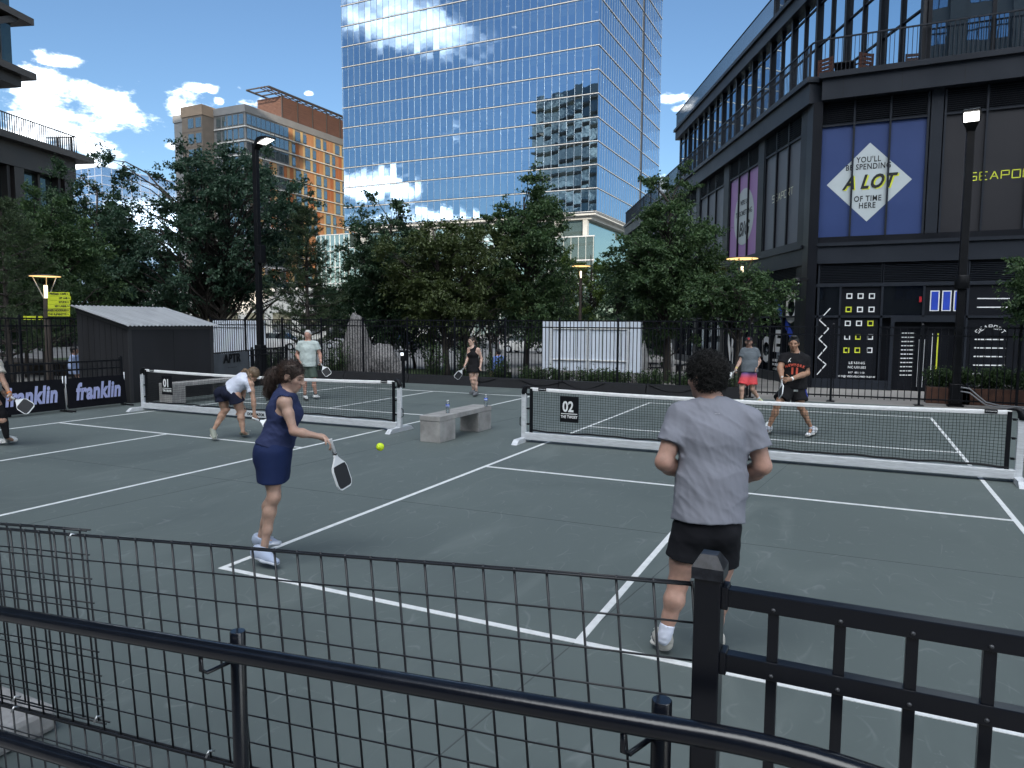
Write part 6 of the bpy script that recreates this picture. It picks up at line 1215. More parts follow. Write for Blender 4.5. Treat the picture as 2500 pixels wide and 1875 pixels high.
    B.cap(c+hu*0.008*s+hf*0.086*s, c-hu*0.030*s+hf*0.108*s, 0.008*s, 0.0125*s, 0.014); B.ell(c-hu*0.032*s+hf*0.097*s, HA, (0.018*s, 0.011*s, 0.009*s), 0.01)
    B.ell(c-hu*0.056*s+hf*0.085*s, HA, (0.022*s, 0.010*s, 0.006*s), 0.008); B.ell(c-hu*0.068*s+hf*0.083*s, HA, (0.018*s, 0.010*s, 0.007*s), 0.008); B.ell(c-hu*0.0625*s+hf*0.097*s, HA, (0.022*s, 0.006*s, 0.0022*s), 0.003, '-')
    s = sb0; hands = hands or {}
    ch = []
    for q in ('l', 'r'):
        hd = hands.get(q, {}); d = nz(hd.get('dir', P['wr_'+q]-P['el_'+q])); nr = np.array(hd.get('n', -sd if q == 'l' else sd), float); nr = nz(nr-d*(nr@d)); th = np.array(hd.get('thumb', tf), float); th = nz(th-d*(th@d)-nr*(th@nr)); w = P['wr_'+q]; sc = hd.get('sc', 0.92 if fem else 1.0)
        B.ell(w+d*0.045*sc, [th, d, nr], (0.040*sc, 0.052*sc, 0.0165*sc), 0.018); B.cap(w-d*0.01, w+d*0.02, 0.025*sc, 0.026*sc, 0.02); ch += finger_chains(w, d, nr, th, hd.get('curl', 0.35), sc, tcurl=hd.get('tc', 0.4))
    V, Q = B.mesh(); V = smooth(V, Q, 1); fv, ff = tubes_np(ch); fo = len(V)
    me = bpy.data.meshes.new('body'); me.from_pydata(np.concatenate([V, fv]).tolist(), [], Q.tolist()+[tuple(i+fo for i in f) for f in ff]); me.polygons.foreach_set('use_smooth', [True]*len(me.polygons)); me.materials.append(skin)
    # skin tone map: lips, eyes, brows, stubble, ears / elbows a little redder
    A_ = np.ones((len(V)+len(fv), 4), np.float32); q = (V-c)/s; a, b, d3 = q@hs, q@hf, q@hu; fr = b > 0.05
    def paint(mask, col): A_[:len(V)][mask, :3] *= np.array(col)
    def blend(wt, col): A_[:len(V), :3] *= 1-wt[:, None]*(1-np.array(col))
    lip = np.exp(-((a/0.022)**2+((d3+0.062)/0.009)**2))*fr; blend(np.clip(lip*1.3, 0, 1), (0.80, 0.50, 0.48))
    for sg in (-1, 1):
        e = np.exp(-(((a-sg*0.030)/0.013)**2+((d3+0.003)/0.0065)**2))*fr; blend(np.clip(e*1.4, 0, 1), (0.28, 0.24, 0.24)); bw = np.exp(-(((a-sg*0.030)/0.019)**2+((d3-0.020)/0.006)**2))*fr; blend(np.clip(bw*1.2, 0, 1), browcol); ck = np.exp(-(((a-sg*0.04)/0.02)**2+((d3+0.03)/0.018)**2))*fr; blend(ck*0.5, (1.0, 0.84, 0.82))
    if beard: bd = np.clip((-d3-0.030)/0.02, 0, 1)*np.clip((b+0.005)/0.03, 0, 1)*(np.abs(a) < 0.085)*(d3 > -0.135)*np.where((np.abs(a) < 0.02) & (d3 > -0.072) & (d3 < -0.052), 0.3, 1); mo_ = np.exp(-((a/0.03)**2+((d3+0.045)/0.008)**2))*fr; blend(np.clip(bd+mo_*0.8, 0, 1)*beard, (0.42, 0.38, 0.38))
    for k2 in ('el_l', 'el_r', 'kn_l', 'kn_r'): blend(np.exp(-(np.linalg.norm(V-P[k2], axis=1)/0.06)**2)*0.5, (1.0, 0.86, 0.82))
    if face_tone is not None: blend(np.exp(-(np.linalg.norm(q, axis=1)/0.13)**2), face_tone)
    at = me.attributes.new('tone', 'FLOAT_COLOR', 'POINT'); at.data.foreach_set('color', A_.ravel()); me.update(); link(bpy.data.objects.new('body', me), t)
    made = []
    def garment(name, f, mat, sm=1):
        V, Q = f.mesh(); V = smooth(V, Q, sm); o = link(bpy.data.objects.new(name, npmesh(name, V, Q, mat)), t); made.append(o); return o
    out = {'made': made, 'root': t, 'P': P, 'sd': sd, 'tf': tf, 'ta': ta, 'garment': garment}
    # ---- bottom garment
    if bottom:
        e = bottom.get('e', 0.016); f = Field(lo, hi, h); 
        f.ecap(waist-ta*0.02, P['pelvis'], sd, (ww*s, wd*s), (pw*s, pd*s), 0.05, e=e)
        for q in ('l', 'r'): f.ell(P['hip_'+q]*0.75+P['pelvis']*0.25-tf*(0.06 if fem else 0.045)*s-ta*0.03, [sd, tf, ta], (0.085*s+e, 0.075*s+e, 0.09*s+e), 0.05)
        fl = bottom.get('flare', 0.02); ln = bottom.get('len', 0.6)
        if bottom.get('kind') == 'skirt':
            m = (P['kn_l']+P['kn_r'])/2; a = P['pelvis']; b = hp+(m-hp)*ln; f.ecap(a, b, sd, (pw*s, pd*s+0.02), (bottom.get('w', 0.15)*s, bottom.get('d', 0.12)*s), 0.04, e=e)
            for q in ('l', 'r'): f.cap(P['hip_'+q], P['hip_'+q]+(P['kn_'+q]-P['hip_'+q])*ln, 0.085*s+e, 0.07*s+e+fl, 0.08)
            f.cut(b, nz(b-a))
        else:
            for q in ('l', 'r'):
                H_, K_ = P['hip_'+q], P['kn_'+q]
                if bottom.get('kind') == 'leggings': f.cap(H_, K_, 0.088*s*legscale+e, 0.056*s*legscale+e, 0.03); ax = P['an_'+q]; f.cap(K_, K_*0.6+ax*0.4, 0.056*s+e, 0.055*s+e, 0.03); f.cap(K_*0.6+ax*0.4, ax, 0.055*s+e, 0.036*s+e, 0.03)
                else:
                    E_ = H_+(K_-H_)*ln; f.cap(H_, E_, 0.090*s*legscale+e, (0.090-0.032*ln)*s*legscale+e+fl, 0.03)
            if bottom.get('kind') != 'leggings':
                ends = {q: P['hip_'+q]+(P['kn_'+q]-P['hip_'+q])*ln for q in 'lr'}; axs = {q: nz(P['kn_'+q]-P['hip_'+q]) for q in 'lr'}
                def trim(G_, F_):
                    nl = np.linalg.norm(G_-ends['l'], axis=-1) < np.linalg.norm(G_-ends['r'], axis=-1); return np.maximum(F_, np.where(nl, (G_-ends['l'])@axs['l'], (G_-ends['r'])@axs['r']))
                f.local(trim)
        f.cut(waist+ta*bottom.get('rise', 0.0), ta)
        f.wrinkle(bottom.get('wr', 0.006), bottom.get('wf', 22), 5+int(abs(P['pelvis'][0])*7)); out['bottom'] = garment(bottom.get('name', 'shorts'), f, bottom['mat'])
    # ---- top garment
    if shirt:
        e = shirt.get('e', 0.020); f = Field(lo, hi, h); torso(f, e, 0.06); hemz = shirt.get('hem', 0.0)
        low = P['pelvis']-ta*0.12; f.ecap(waist, P['pelvis'], sd, (max(ww, cw*0.9)*s, max(wd, cd_*0.92)*s), (pw*s*1.02, pd*s*1.04), 0.06, e=e+shirt.get('loose', 0.01)); f.ecap(P['pelvis'], low, sd, (pw*s*1.02, pd*s*1.04), (pw*s*1.05, pd*s*1.08), 0.04, e=e+shirt.get('loose', 0.01))
        if shirt.get('boxy'): f.ecap(chest, P['pelvis'], sd, (cw*s*0.97, cd_*s), (cw*s*0.97, cd_*s*1.05), 0.06, e=e)
        sl = shirt.get('sleeve', 0.55)
        if sl > 0:
            f2 = Field(lo, hi, h)
            for q in ('l', 'r'):
                S_, E_, W_ = P['sh_'+q], P['el_'+q], P['wr_'+q]; r = 0.9 if fem else 1.0
                if sl <= 1: b = S_+(E_-S_)*sl; f2.cap(S_, b, 0.060*s*r+e*0.8, 0.058*s*r+e*0.9+shirt.get('sflare', 0.008), 0.03); ax_ = nz(E_-S_); f2.local(lambda G_, F_, b=b, ax_=ax_: np.where(np.linalg.norm(G_-b, axis=-1) < 0.17, np.maximum(F_, (G_-b)@ax_), F_))
                else: f2.cap(S_, E_, 0.058*s+e, 0.048*s+e, 0.03); f2.cap(E_, W_-(W_-E_)*0.04, 0.048*s+e, 0.032*s+e, 0.03)
            d = f2.F; a = f.F; k = 0.035; hh = np.maximum(k-np.abs(a-d), 0)/k; f.F = (np.minimum(a, d)-hh*hh*k*0.25).astype(np.float32)
        else:
            for q, sg in (('l', -1), ('r', 1)):
                S_ = P['sh_'+q]; o = nz(S_-P['neck']); b = S_-o*shirt.get('armhole', 0.012); n = nz(o*0.95+ta*0.15)
                def hole(G_, F_, S_=S_, b=b, n=n, o=o): return np.where(np.linalg.norm(G_-(S_-ta*0.030), axis=-1) < shirt.get('hr', 0.088), np.maximum(F_, (G_-b)@n), F_)
                f.local(hole)
        f.cut(P['pelvis']-ta*hemz, -ta)
        ng = P['neck']+ta*(0.030 if not shirt.get('collar') else 0.045)+tf*0.02; f.cut(ng, nz(ta*0.9+tf*shirt.get('scoop', 0.25)))
        nk = shirt.get('neck', 0.0)
        if nk: f.ell(P['neck']+ta*0.03+tf*0.07, [sd, tf, ta], (nk, nk, nk*1.1), 0.01, '-')
        f.wrinkle(shirt.get('wr', 0.008), shirt.get('wf', 18), 9+int(abs(P['neck'][0])*5), shirt.get('wdir')); f.wrinkle(shirt.get('wr', 0.008)*0.35, shirt.get('wf', 18)*2.6, 31, shirt.get('wdir')); out['shirt'] = garment(shirt.get('name', 'shirt'), f, shirt['mat'])
        if shirt.get('collar'):
            f = Field(P['neck']-0.14, P['neck']+0.14, h*0.8); ux = nz(P['neck']-c+0*ta); f.ecap(P['neck']-ta*0.02, P['neck']+ta*0.050-tf*0.004, sd, (0.085*s, 0.080*s), (0.066*s, 0.064*s), 0.02); f.cut(P['neck']+ta*0.05+tf*0.02, nz(ta+tf*0.55)); f.ecap(P['neck']-ta*0.03+tf*0.01, P['neck']+ta*0.09+tf*0.012, sd, (0.066*s, 0.064*s), (0.058*s, 0.060*s), 0.01, '-'); garment('collar', f, shirt['mat'])
    # ---- hair
    if hair:
        f = Field(c-0.24, c+0.22, min(h, 0.007)*0.9); th_ = hair.get('th', 0.016); f.ell(c+hu*0.030*s-hf*0.014*s, HA, (0.074*s+th_, 0.096*s+th_, 0.088*s+th_*hair.get('top', 1.0)), 0.02); f.ell(c-hu*0.025*s-hf*0.035*s, HA, (0.062*s+th_*0.7, 0.062*s+th_*0.7, 0.07*s), 0.03)
        for bmp in hair.get('add', ()): f.ell(c+hs*bmp[0]+hf*bmp[1]+hu*bmp[2], HA, bmp[3], 0.03)
        f.local(lambda G_, F_: np.maximum(np.maximum(F_, -(((G_-c)@hu)*0.62-((G_-c)@hf)*0.80-hair.get('line', -0.036))), -(((G_-c)@hu)+hair.get('nape', 0.085))), 0.2)
        if hair.get('ears', True):
            for sg in (-1, 1): f.ell(c-hu*0.012*s+hf*0.004*s+hs*sg*0.088*s, HA, (0.03*s, 0.019*s, 0.030*s), 0.010, '-')
        f.wrinkle(hair.get('wr', 0.004), hair.get('wf', 130), 3, hair.get('wdir')); garment('hair', f, hair['mat'], hair.get('sm', 0))
        for chain in hair.get('tail', ()):
            pts, rr = chain; f = Field(np.min(pts, 0)-0.09, np.max(pts, 0)+0.09, 0.0065)
            for (a, b), (ra, rb) in zip(zip(pts[:-1], pts[1:]), zip(rr[:-1], rr[1:])): f.cap(np.array(a), np.array(b), ra, rb, 0.015)
            f.wrinkle(0.007, 95, 4, hair.get('taildir')); garment('ponytail', f, hair['mat'], 0)
    # ---- shoes and socks
    if shoes:
        for q in ('l', 'r'):
            A2 = P['an_'+q]; tp = P['toe_'+q]; he = P.get('heel_'+q); 
            if he is None: fd = tp-A2; fd[2] = 0; fd = nz(fd); he = np.array([*(A2-fd*0.055)[:2], tp[2]])
            fd = nz(tp-he); up = nz(ZU-fd*(ZU@fd)) if abs(fd[2]) < 0.8 else nz((A2-he)-fd*((A2-he)@fd)); sx_ = np.cross(fd, up); L_ = np.linalg.norm(tp-he)+0.05; o = he-fd*0.02; hh = 0.0055
            AXs = [sx_, fd, up]
            def outline(f, e, z0, z1):
                f.ecap(o+fd*0.035+up*(z0+z1)/2, o+fd*(L_*0.55)+up*(z0+z1)/2, sx_, (0.034*s+e, (z1-z0)/2), (0.044*s+e, (z1-z0)/2), 0.02); f.ecap(o+fd*(L_*0.5)+up*(z0+z1)/2, o+fd*(L_-0.04)+up*(z0+z1)/2, sx_, (0.044*s+e, (z1-z0)/2), (0.034*s+e, (z1-z0)/2*0.9), 0.02)
            mn = np.minimum(np.minimum(o, tp), A2)-0.12; mxx = np.maximum(np.maximum(o, tp), A2)+0.12
            f = Field(mn, mxx, hh); f.ecap(o+fd*0.04+up*0.045, o+fd*(L_*0.55)+up*0.045, sx_, (0.040*s, 0.056), (0.043*s, 0.047), 0.03); f.ecap(o+fd*(L_*0.5)+up*0.040, o+fd*(L_-0.045)+up*0.034, sx_, (0.041*s, 0.040), (0.033*s, 0.026), 0.03); f.cap(o+fd*0.06+up*0.06, A2*0.6+(o+fd*0.06+up*0.06)*0.4, 0.047*s, 0.047*s, 0.03); f.cut(A2-up*0.0+nz(A2-P['kn_'+q])*-0.012, -nz(A2-P['kn_'+q])) ; f.cut(o+up*0.022, -up)
            sh_ = garment('shoe', f, shoes['mat']); f = Field(mn, mxx, hh); outline(f, 0.006, 0.0, 0.034+shoes.get('sole_h', 0.0)); f.cut(o, -up); V, Q = f.mesh(); V = smooth(V, Q, 1); so = link(bpy.data.objects.new('sole', npmesh('sole', V, Q, shoes['sole'])), t); so.parent = sh_; so.matrix_parent_inverse = Matrix.Identity(4)
            mb = MB()
            for i in range(4): a = o+fd*(0.115+i*0.022)+up*(0.092-i*0.006); mb.tube([tuple(a-sx_*0.024-up*0.006), tuple(a+up*0.004), tuple(a+sx_*0.024-up*0.006)], 0.0035, 5)
            lc = mb.build('laces', shoes.get('lace', shoes['sole']), t, True); lc.parent = sh_; lc.matrix_parent_inverse = Matrix.Identity(4)
            if shoes.get('swoosh'):
                sw = [(0.05, 0.045, 0), (0.10, 0.040, 0), (0.16, 0.058, 0)]; mb = MB()
                for sg in (-1, 1): mb.tube([tuple(o+fd*a*1.0+up*b+sx_*sg*0.044*s) for a, b, _ in sw], [0.004, 0.010, 0.002], 6)
                wv = mb.build('logo', shoes['swoosh'], t, True); wv.parent = sh_; wv.matrix_parent_inverse = Matrix.Identity(4)
    if socks:
        for q in ('l', 'r'):
            A2, K_ = P['an_'+q], P['kn_'+q]; b = A2+(K_-A2)*socks.get('len', 0.2); f = Field(np.minimum(A2, b)-0.12, np.maximum(A2, b)+0.12, 0.006); f.cap(A2-nz(K_-A2)*0.025, A2, 0.034*s, 0.0405*s, 0.0); f.cap(A2, b, 0.0405*s, 0.0425*s, 0.0); f.cut(b, nz(K_-A2)); f.wrinkle(0.003, 60, 2, ZU); garment('sock', f, socks['mat'])
    return out
def strands(obj, n, fn, steps, r, mat, seed=1, lift=0.002):
    """lay short hairs over a hair mesh; fn(p, normal, rng) gives the polyline offsets"""
    rg = np.random.default_rng(seed); me = obj.data; vn = [(np.array(v.co), np.array(v.normal)) for v in me.vertices]; mb = MB()
    for i in rg.choice(len(vn), n): p, nn = vn[i]; pts = fn(p+nn*lift, nn, rg); mb.tube([tuple(q) for q in pts], [r]*(len(pts)-1)+[r*0.4], 3, False)
    o = mb.build('hair_strands', mat, obj.parent, True); o['kind'] = 'stuff'; return o
def curls(p, n, rg):
    u = nz(np.cross(n, rg.normal(size=3))); w = np.cross(n, u); R0 = rg.uniform(0.004, 0.008); ph = rg.uniform(0, 6); tl = nz(n*0.55+u*rg.normal()*0.7+w*rg.normal()*0.7)
    return [p+tl*0.0042*k+(u*math.cos(ph+k*1.1)+w*math.sin(ph+k*1.1))*R0 for k in range(7)]
def combed(target, L_, wav=0.002):
    def f(p, n, rg):
        pts = [p]; 
        for k in range(5):
            d = np.array(target(pts[-1]))-0; d = nz(d-n*(d@n)*0.9+rg.normal(size=3)*0.06); pts.append(pts[-1]+d*L_/5+n*rg.normal()*wav)
        return pts
    return f
# ---- paddles
edge_w = pm('white_edge_guard', (0.74, 0.76, 0.78), 0.4, var=0.04); face_k = pm('carbon_paddle_face', (0.016, 0.018, 0.022), 0.55, var=0.15, vs=30); grip_w = pm('white_grip', (0.66, 0.67, 0.68), 0.6, bump=0.3, bs=80); grip_k = pm('black_grip', (0.02, 0.02, 0.022), 0.7, bump=0.3, bs=80)
def paddle(label, grip, axis, normal, faced=None, guard=None, gripm=None, w=0.195, L_=0.275, white_throat=True):
    """grip: middle of the handle, axis points to the blade tip, normal is the blade's face direction"""
    a = nz(axis); n = nz(np.array(normal)-a*(np.array(normal)@a)); sx_ = np.cross(a, n); Mx = Matrix(((sx_[0], a[0], n[0], grip[0]), (sx_[1], a[1], n[1], grip[1]), (sx_[2], a[2], n[2], grip[2]), (0, 0, 0, 1)))
    t = thing('paddle', label, 'paddle', tuple(grip), 'pickleball paddles'); y0 = 0.075; out = []
    ol = [(-0.018, y0-0.01), (-0.022, y0+0.012), (-0.05, y0+0.045), (-0.085, y0+0.078), (-w/2, y0+0.11), (-w/2, y0+L_-0.05), (-w/2+0.012, y0+L_-0.02), (-w/2+0.04, y0+L_)]; ol = ol+[(-x, y) for x, y in reversed(ol)]
    th = 0.0075; mb = MB(); mb.M = Mx; k = len(ol); cx0 = 0; cy0 = y0+L_*0.58
    inn = [(x*0.90, cy0+(y-cy0)*0.92) for x, y in ol]
    v_ = [(x, y, th) for x, y in ol]+[(x, y, -th) for x, y in ol]; f_ = [(i, i+k, (i+1) % k+k, (i+1) % k) for i in range(k)]+[tuple(range(k-1, -1, -1)), tuple(range(k, 2*k))]; mb.add(v_, f_); mb.build('edge_guard', guard or edge_w, t)
    for sg in (1, -1):
        mb = MB(); mb.M = Mx; il = [(x*0.91, min(max(y, y0+(0.075 if white_throat else 0.0)), y0+L_-0.012)) for x, y in ol]; vv = [(x, y, sg*(th+0.0008)) for x, y in il]; mb.add(vv, [tuple(range(k)) if sg < 0 else tuple(range(k-1, -1, -1))]); mb.build('face', faced or face_k, t)
    mb = MB(); mb.M = Mx; mb.tube([(0, -0.068, 0), (0, -0.06, 0), (0, 0.07, 0)], [0.020, 0.017, 0.0165], 10); mb.build('handle', gripm or grip_w, t, True); mb = MB(); mb.M = Mx; mb.tube([(0, 0.055, 0), (0, 0.068, 0)], 0.0185, 10); mb.build('collar_band', grip_k, t, True); return t
def fab(name, col, **k): return pm(name, col, k.pop('rough', 0.85), var=k.pop('var', 0.08), vs=k.pop('vs', 6), bump=k.pop('bump', 0.15), bs=k.pop('bs', 240), spec=0.25, bdist=0.004, **k)
# ------------------------------------------------ 1 woman in navy, striking
D = 5.86
def j(u, v, dd=0.0): return dep(u, v, D+dd)
Jw = dict(head=j(713, 919), hfw=RH*0.95-FH*0.12-ZU*0.30, hup=ZU*0.95+RH*0.30, neck=j(696, 962), chest=j(692, 1003), waist=j(683, 1060), pelvis=j(668, 1098), tf=RH*0.97-FH*0.25,
          sh_l=j(694, 975, 0.16), sh_r=j(696, 982, -0.165), el_r=j(717, 1053, -0.20), wr_r=j(786, 1067, -0.14), el_l=j(682, 1050, 0.19), wr_l=j(676, 1072, 0.12), hip_l=j(668, 1110, 0.085), hip_r=j(664, 1112, -0.085),
          kn_r=j(668, 1214, -0.085), an_r=j(645, 1336, -0.05), kn_l=j(668, 1204, 0.16), an_l=j(637, 1312, 0.30), toe_l=j(684, 1332, 0.30), heel_l=j(622, 1331, 0.32), toe_r=gnd(676, 1382, 0.03), heel_r=j(618, 1360, -0.03))
hairb = pm('dark_brown_hair', (0.022, 0.014, 0.011), 0.42, var=0.4, vs=20, rgb2=(0.05, 0.024, 0.014), bump=0.8, bs=120, stretch=(1, 1, 0.12), bdist=0.01, spec=0.5)
navy = fab('navy_heather_fabric', (0.026, 0.036, 0.098), bump=0.1); navy2 = fab('navy_skirt_fabric', (0.010, 0.021, 0.078)); lshoe = fab('pale_blue_knit', (0.36, 0.42, 0.55), bump=0.4, bs=120); lsole = pm('pale_foam_sole', (0.48, 0.52, 0.60), 0.7)
hw_ = j(713, 919); tb = j(686, 908, 0.0); tail = [([tb, j(674, 905), j(665, 918), j(661, 940), j(665, 965, 0.01)], [0.026, 0.036, 0.044, 0.040, 0.016])]
wm = person('woman in navy sleeveless polo and skirt reaching her paddle to the ball', Jw, skin_mat('fair_skin', (0.46, 0.30, 0.235)), h=0.0062, fem=True, k_=1.0, armscale=0.92, legscale=0.92,
       hair=dict(mat=hairb, th=0.012, line=-0.040, nape=0.06, tail=tail, wr=0.004, wf=110, wdir=RH, taildir=RH), shirt=dict(mat=navy, e=0.014, sleeve=0, hem=-0.035, wr=0.007, wf=24, collar=True, armhole=0.02, name='polo', loose=0.004), bottom=dict(mat=navy2, kind='skirt', len=0.62, e=0.012, flare=0.006, w=0.138, d=0.108, name='skirt', wr=0.003, rise=0.03),
       shoes=dict(mat=lshoe, sole=lsole, sole_h=0.008), hands=dict(r=dict(dir=RH*0.85-ZU*0.45-FH*0.1, n=-FH*0.1-ZU*0.6-RH*0.5, thumb=-FH*0.6+RH*0.3-ZU*0.4, curl=0.62, tc=0.7), l=dict(curl=0.6)), browcol=(0.2, 0.16, 0.15))
for o in wm['made']:
    if o.name.startswith('hair'): strands(o, 1300, combed(lambda p: tb-p, 0.07), 5, 0.0011, hairb, 4)
    if o.name.startswith('ponytail'): strands(o, 1100, combed(lambda p: -ZU*0.8-RH*0.12+0.35*(tb-p), 0.11, 0.003), 5, 0.0012, hairb, 5)
g_ = j(808, 1080, -0.155); g_ = g_+nz(dep(838, 1165, D-0.12)-dep(812, 1086, D-0.15))*0.040; paddle('white and black paddle swung low by the woman in navy', g_, dep(838, 1165, D-0.12)-dep(812, 1086, D-0.15), RH*0.93-FH*0.36+ZU*0.12)
# ------------------------------------------------ 2 man in grey tee, from behind
D = 4.18
Jm = dict(head=j(1722, 921, 0.02), hfw=-RH*0.55+FH*0.83-ZU*0.06, hup=ZU, neck=j(1737, 985), chest=j(1745, 1062), waist=j(1738, 1180), pelvis=j(1728, 1262), tf=FH*0.99-RH*0.10,
          sh_l=j(1661, 1014, 0.03), sh_r=j(1829, 1026, -0.03), el_l=j(1621, 1128, -0.02), wr_l=j(1668, 1160, 0.22), el_r=j(1862, 1138, -0.04), wr_r=j(1800, 1178, 0.20), hip_l=j(1688, 1290), hip_r=j(1763, 1292),
          kn_l=j(1655, 1425, 0.03), an_l=j(1623, 1551, 0.02), toe_l=gnd(1602, 1558, 0.03), heel_l=gnd(1626, 1592, 0.02), kn_r=j(1753, 1440, 0.10), an_r=j(1747, 1552, 0.14), toe_r=gnd(1738, 1556, 0.03), heel_r=gnd(1750, 1590, 0.02))
grey = fab('grey_performance_knit', (0.225, 0.235, 0.280), bump=0.08, bs=300, var=0.05); blk = fab('black_shorts_fabric', (0.007, 0.0075, 0.011)); curl = pm('black_curly_hair', (0.011, 0.010, 0.010), 0.55, var=0.3, vs=60, bump=0.9, bs=170, bdist=0.012)
wsk = fab('white_ribbed_sock', (0.62, 0.66, 0.78)); wsh = pm('pale_leather_shoe', (0.52, 0.50, 0.46), 0.6, var=0.12, vs=18); wso = pm('white_shoe_sole', (0.66, 0.65, 0.62), 0.6); dk = pm('dark_shoe_mark', (0.03, 0.035, 0.05), 0.5)
mg = person('dark curly haired man in grey tee and black shorts seen from behind', Jm, skin_mat('rosy_skin', (0.47, 0.285, 0.225)), h=0.0062, k_=1.06, beard=0.75, armscale=1.12, legscale=1.03,
       hair=dict(mat=curl, th=0.021, top=1.3, line=-0.030, nape=0.072, wr=0.010, wf=150, sm=0), shirt=dict(mat=grey, e=0.016, sleeve=0.62, hem=0.02, wr=0.007, wf=23, boxy=True, wdir=nz(RH*0.8+ZU*0.5), name='t_shirt', sflare=0.012), bottom=dict(mat=blk, e=0.012, flare=0.020, len=0.54, wr=0.005),
       shoes=dict(mat=wsh, sole=wso, swoosh=dk), socks=dict(mat=wsk, len=0.22), hands=dict(l=dict(curl=0.6), r=dict(curl=0.6)))
[strands(o, 2600, curls, 7, 0.0017, curl, 3) for o in mg['made'] if o.name.startswith('hair')]
P_ = mg['P']; lettering('print', 'LULU'[:0]+'\u00b7\u00b7\u00b7\u00b7', 0.03, frame(Vector(tuple(P_['neck']-ZU*0.045-FH*0.125)), RH, -FH), pm('reflective_print', (0.55, 0.56, 0.6), 0.4), mg['root'])
# ------------------------------------------------ 3 woman bending in white tee
D = 12.1
Jb = dict(head=j(617, 914, 0.0), hfw=RH*0.45-ZU*0.85+FH*0.1, hup=RH*0.85+ZU*0.35, neck=j(604, 924, -0.01), chest=j(592, 928, 0.0), waist=j(572, 944, 0.0), pelvis=j(559, 957, 0.0), tf=nz(RH*0.45-ZU*0.75+FH*0.35),
          sh_l=j(600, 921, 0.14), sh_r=j(612, 938, -0.14), el_r=j(619, 978, -0.16), wr_r=j(621, 1012, -0.14), el_l=j(594, 962, 0.22), wr_l=j(590, 985, 0.16), hip_l=j(543, 963, 0.06), hip_r=j(575, 966, -0.06),
          kn_l=j(549, 1003, 0.08), an_l=j(522, 1049, 0.02), toe_l=gnd(524, 1074, 0.03), heel_l=j(519, 1055, -0.06), kn_r=j(588, 1007, 0.0), an_r=j(593, 1053, -0.04), toe_r=gnd(608, 1062, 0.03), heel_r=gnd(588, 1064, 0.02))
wht_tee = fab('white_cotton', (0.60, 0.64, 0.76)); nvs = fab('navy_running_shorts', (0.009, 0.012, 0.030)); blond = pm('dark_blond_hair', (0.16, 0.105, 0.06), 0.45, var=0.35, vs=40, bump=0.8, bs=120, stretch=(1, 0.2, 1)); olive = fab('grey_green_shoe', (0.26, 0.28, 0.24)); creams = pm('cream_sole', (0.52, 0.51, 0.46), 0.7)
tl2 = [([j(605, 906), j(598, 904), j(592, 909), j(588, 914, -0.02)], [0.03, 0.036, 0.03, 0.012]), ([j(606, 908, -0.05), j(609, 918, -0.10), j(613, 927, -0.16)], [0.03, 0.026, 0.008])]
person('woman bending forward in white tee and navy shorts at the left net', Jb, skin_mat('tan_skin', (0.44, 0.27, 0.195)), h=0.0085, fem=True, k_=1.0, hair=dict(mat=blond, th=0.013, line=-0.04, nape=0.08, tail=tl2, wr=0.003, wf=90), shirt=dict(mat=wht_tee, e=0.024, sleeve=0.5, hem=-0.06, wr=0.008, wf=20, name='t_shirt', loose=0.02), bottom=dict(mat=nvs, e=0.022, flare=0.035, len=0.42, wr=0.004), shoes=dict(mat=olive, sole=creams, sole_h=0.008), hands=dict(r=dict(curl=0.8, tc=0.7, n=FH, thumb=RH)), legscale=1.08)
mbw = j(621, 1006, -0.14); 
def band(name, root, P, q, f0, r, m, w=0.022):
    a = P['wr_'+q]+(P['el_'+q]-P['wr_'+q])*f0; d = nz(P['el_'+q]-P['wr_'+q]); MB().tube([tuple(a-d*w/2), tuple(a+d*w/2)], r, 14).build(name, m, root, 'auto')
g_ = j(625, 1024, -0.14); paddle('dark faced paddle low beside the left net', g_, RH*0.9-ZU*0.35+FH*0.1, ZU*0.75-FH*0.6+RH*0.3)
# ------------------------------------------------ 4 older man at the far left court
D = 18.25
Jo = dict(head=j(751.5, 818), hfw=-FH*0.98+RH*0.05, hup=ZU, neck=j(752, 834), pelvis=j(752, 893), tf=-FH, sh_r=j(733.5, 840), sh_l=j(771, 840), el_r=j(725, 866, 0.05), wr_r=j(735, 886, -0.10), el_l=j(781, 865, 0.02), wr_l=j(783, 881, -0.06), hip_r=j(744.5, 896), hip_l=j(760.5, 896),
          kn_r=j(744, 932, -0.03), an_r=j(744.5, 966), toe_r=gnd(749, 976, 0.03), kn_l=j(767, 931, -0.03), an_l=j(771, 965), toe_l=gnd(780, 972, 0.03))
paleg = fab('pale_grey_green_tee', (0.42, 0.48, 0.47)); ols = fab('olive_green_shorts', (0.060, 0.085, 0.072)); whair = pm('white_hair', (0.62, 0.62, 0.60), 0.6, var=0.2, vs=30, bump=0.7, bs=120); blk_sk = fab('black_sock', (0.015, 0.015, 0.018)); whs = pm('white_sneaker', (0.68, 0.69, 0.70), 0.55, var=0.1, vs=20); bks = pm('black_sole', (0.02, 0.02, 0.022), 0.7)
sk_red = skin_mat('ruddy_skin', (0.45, 0.26, 0.20))
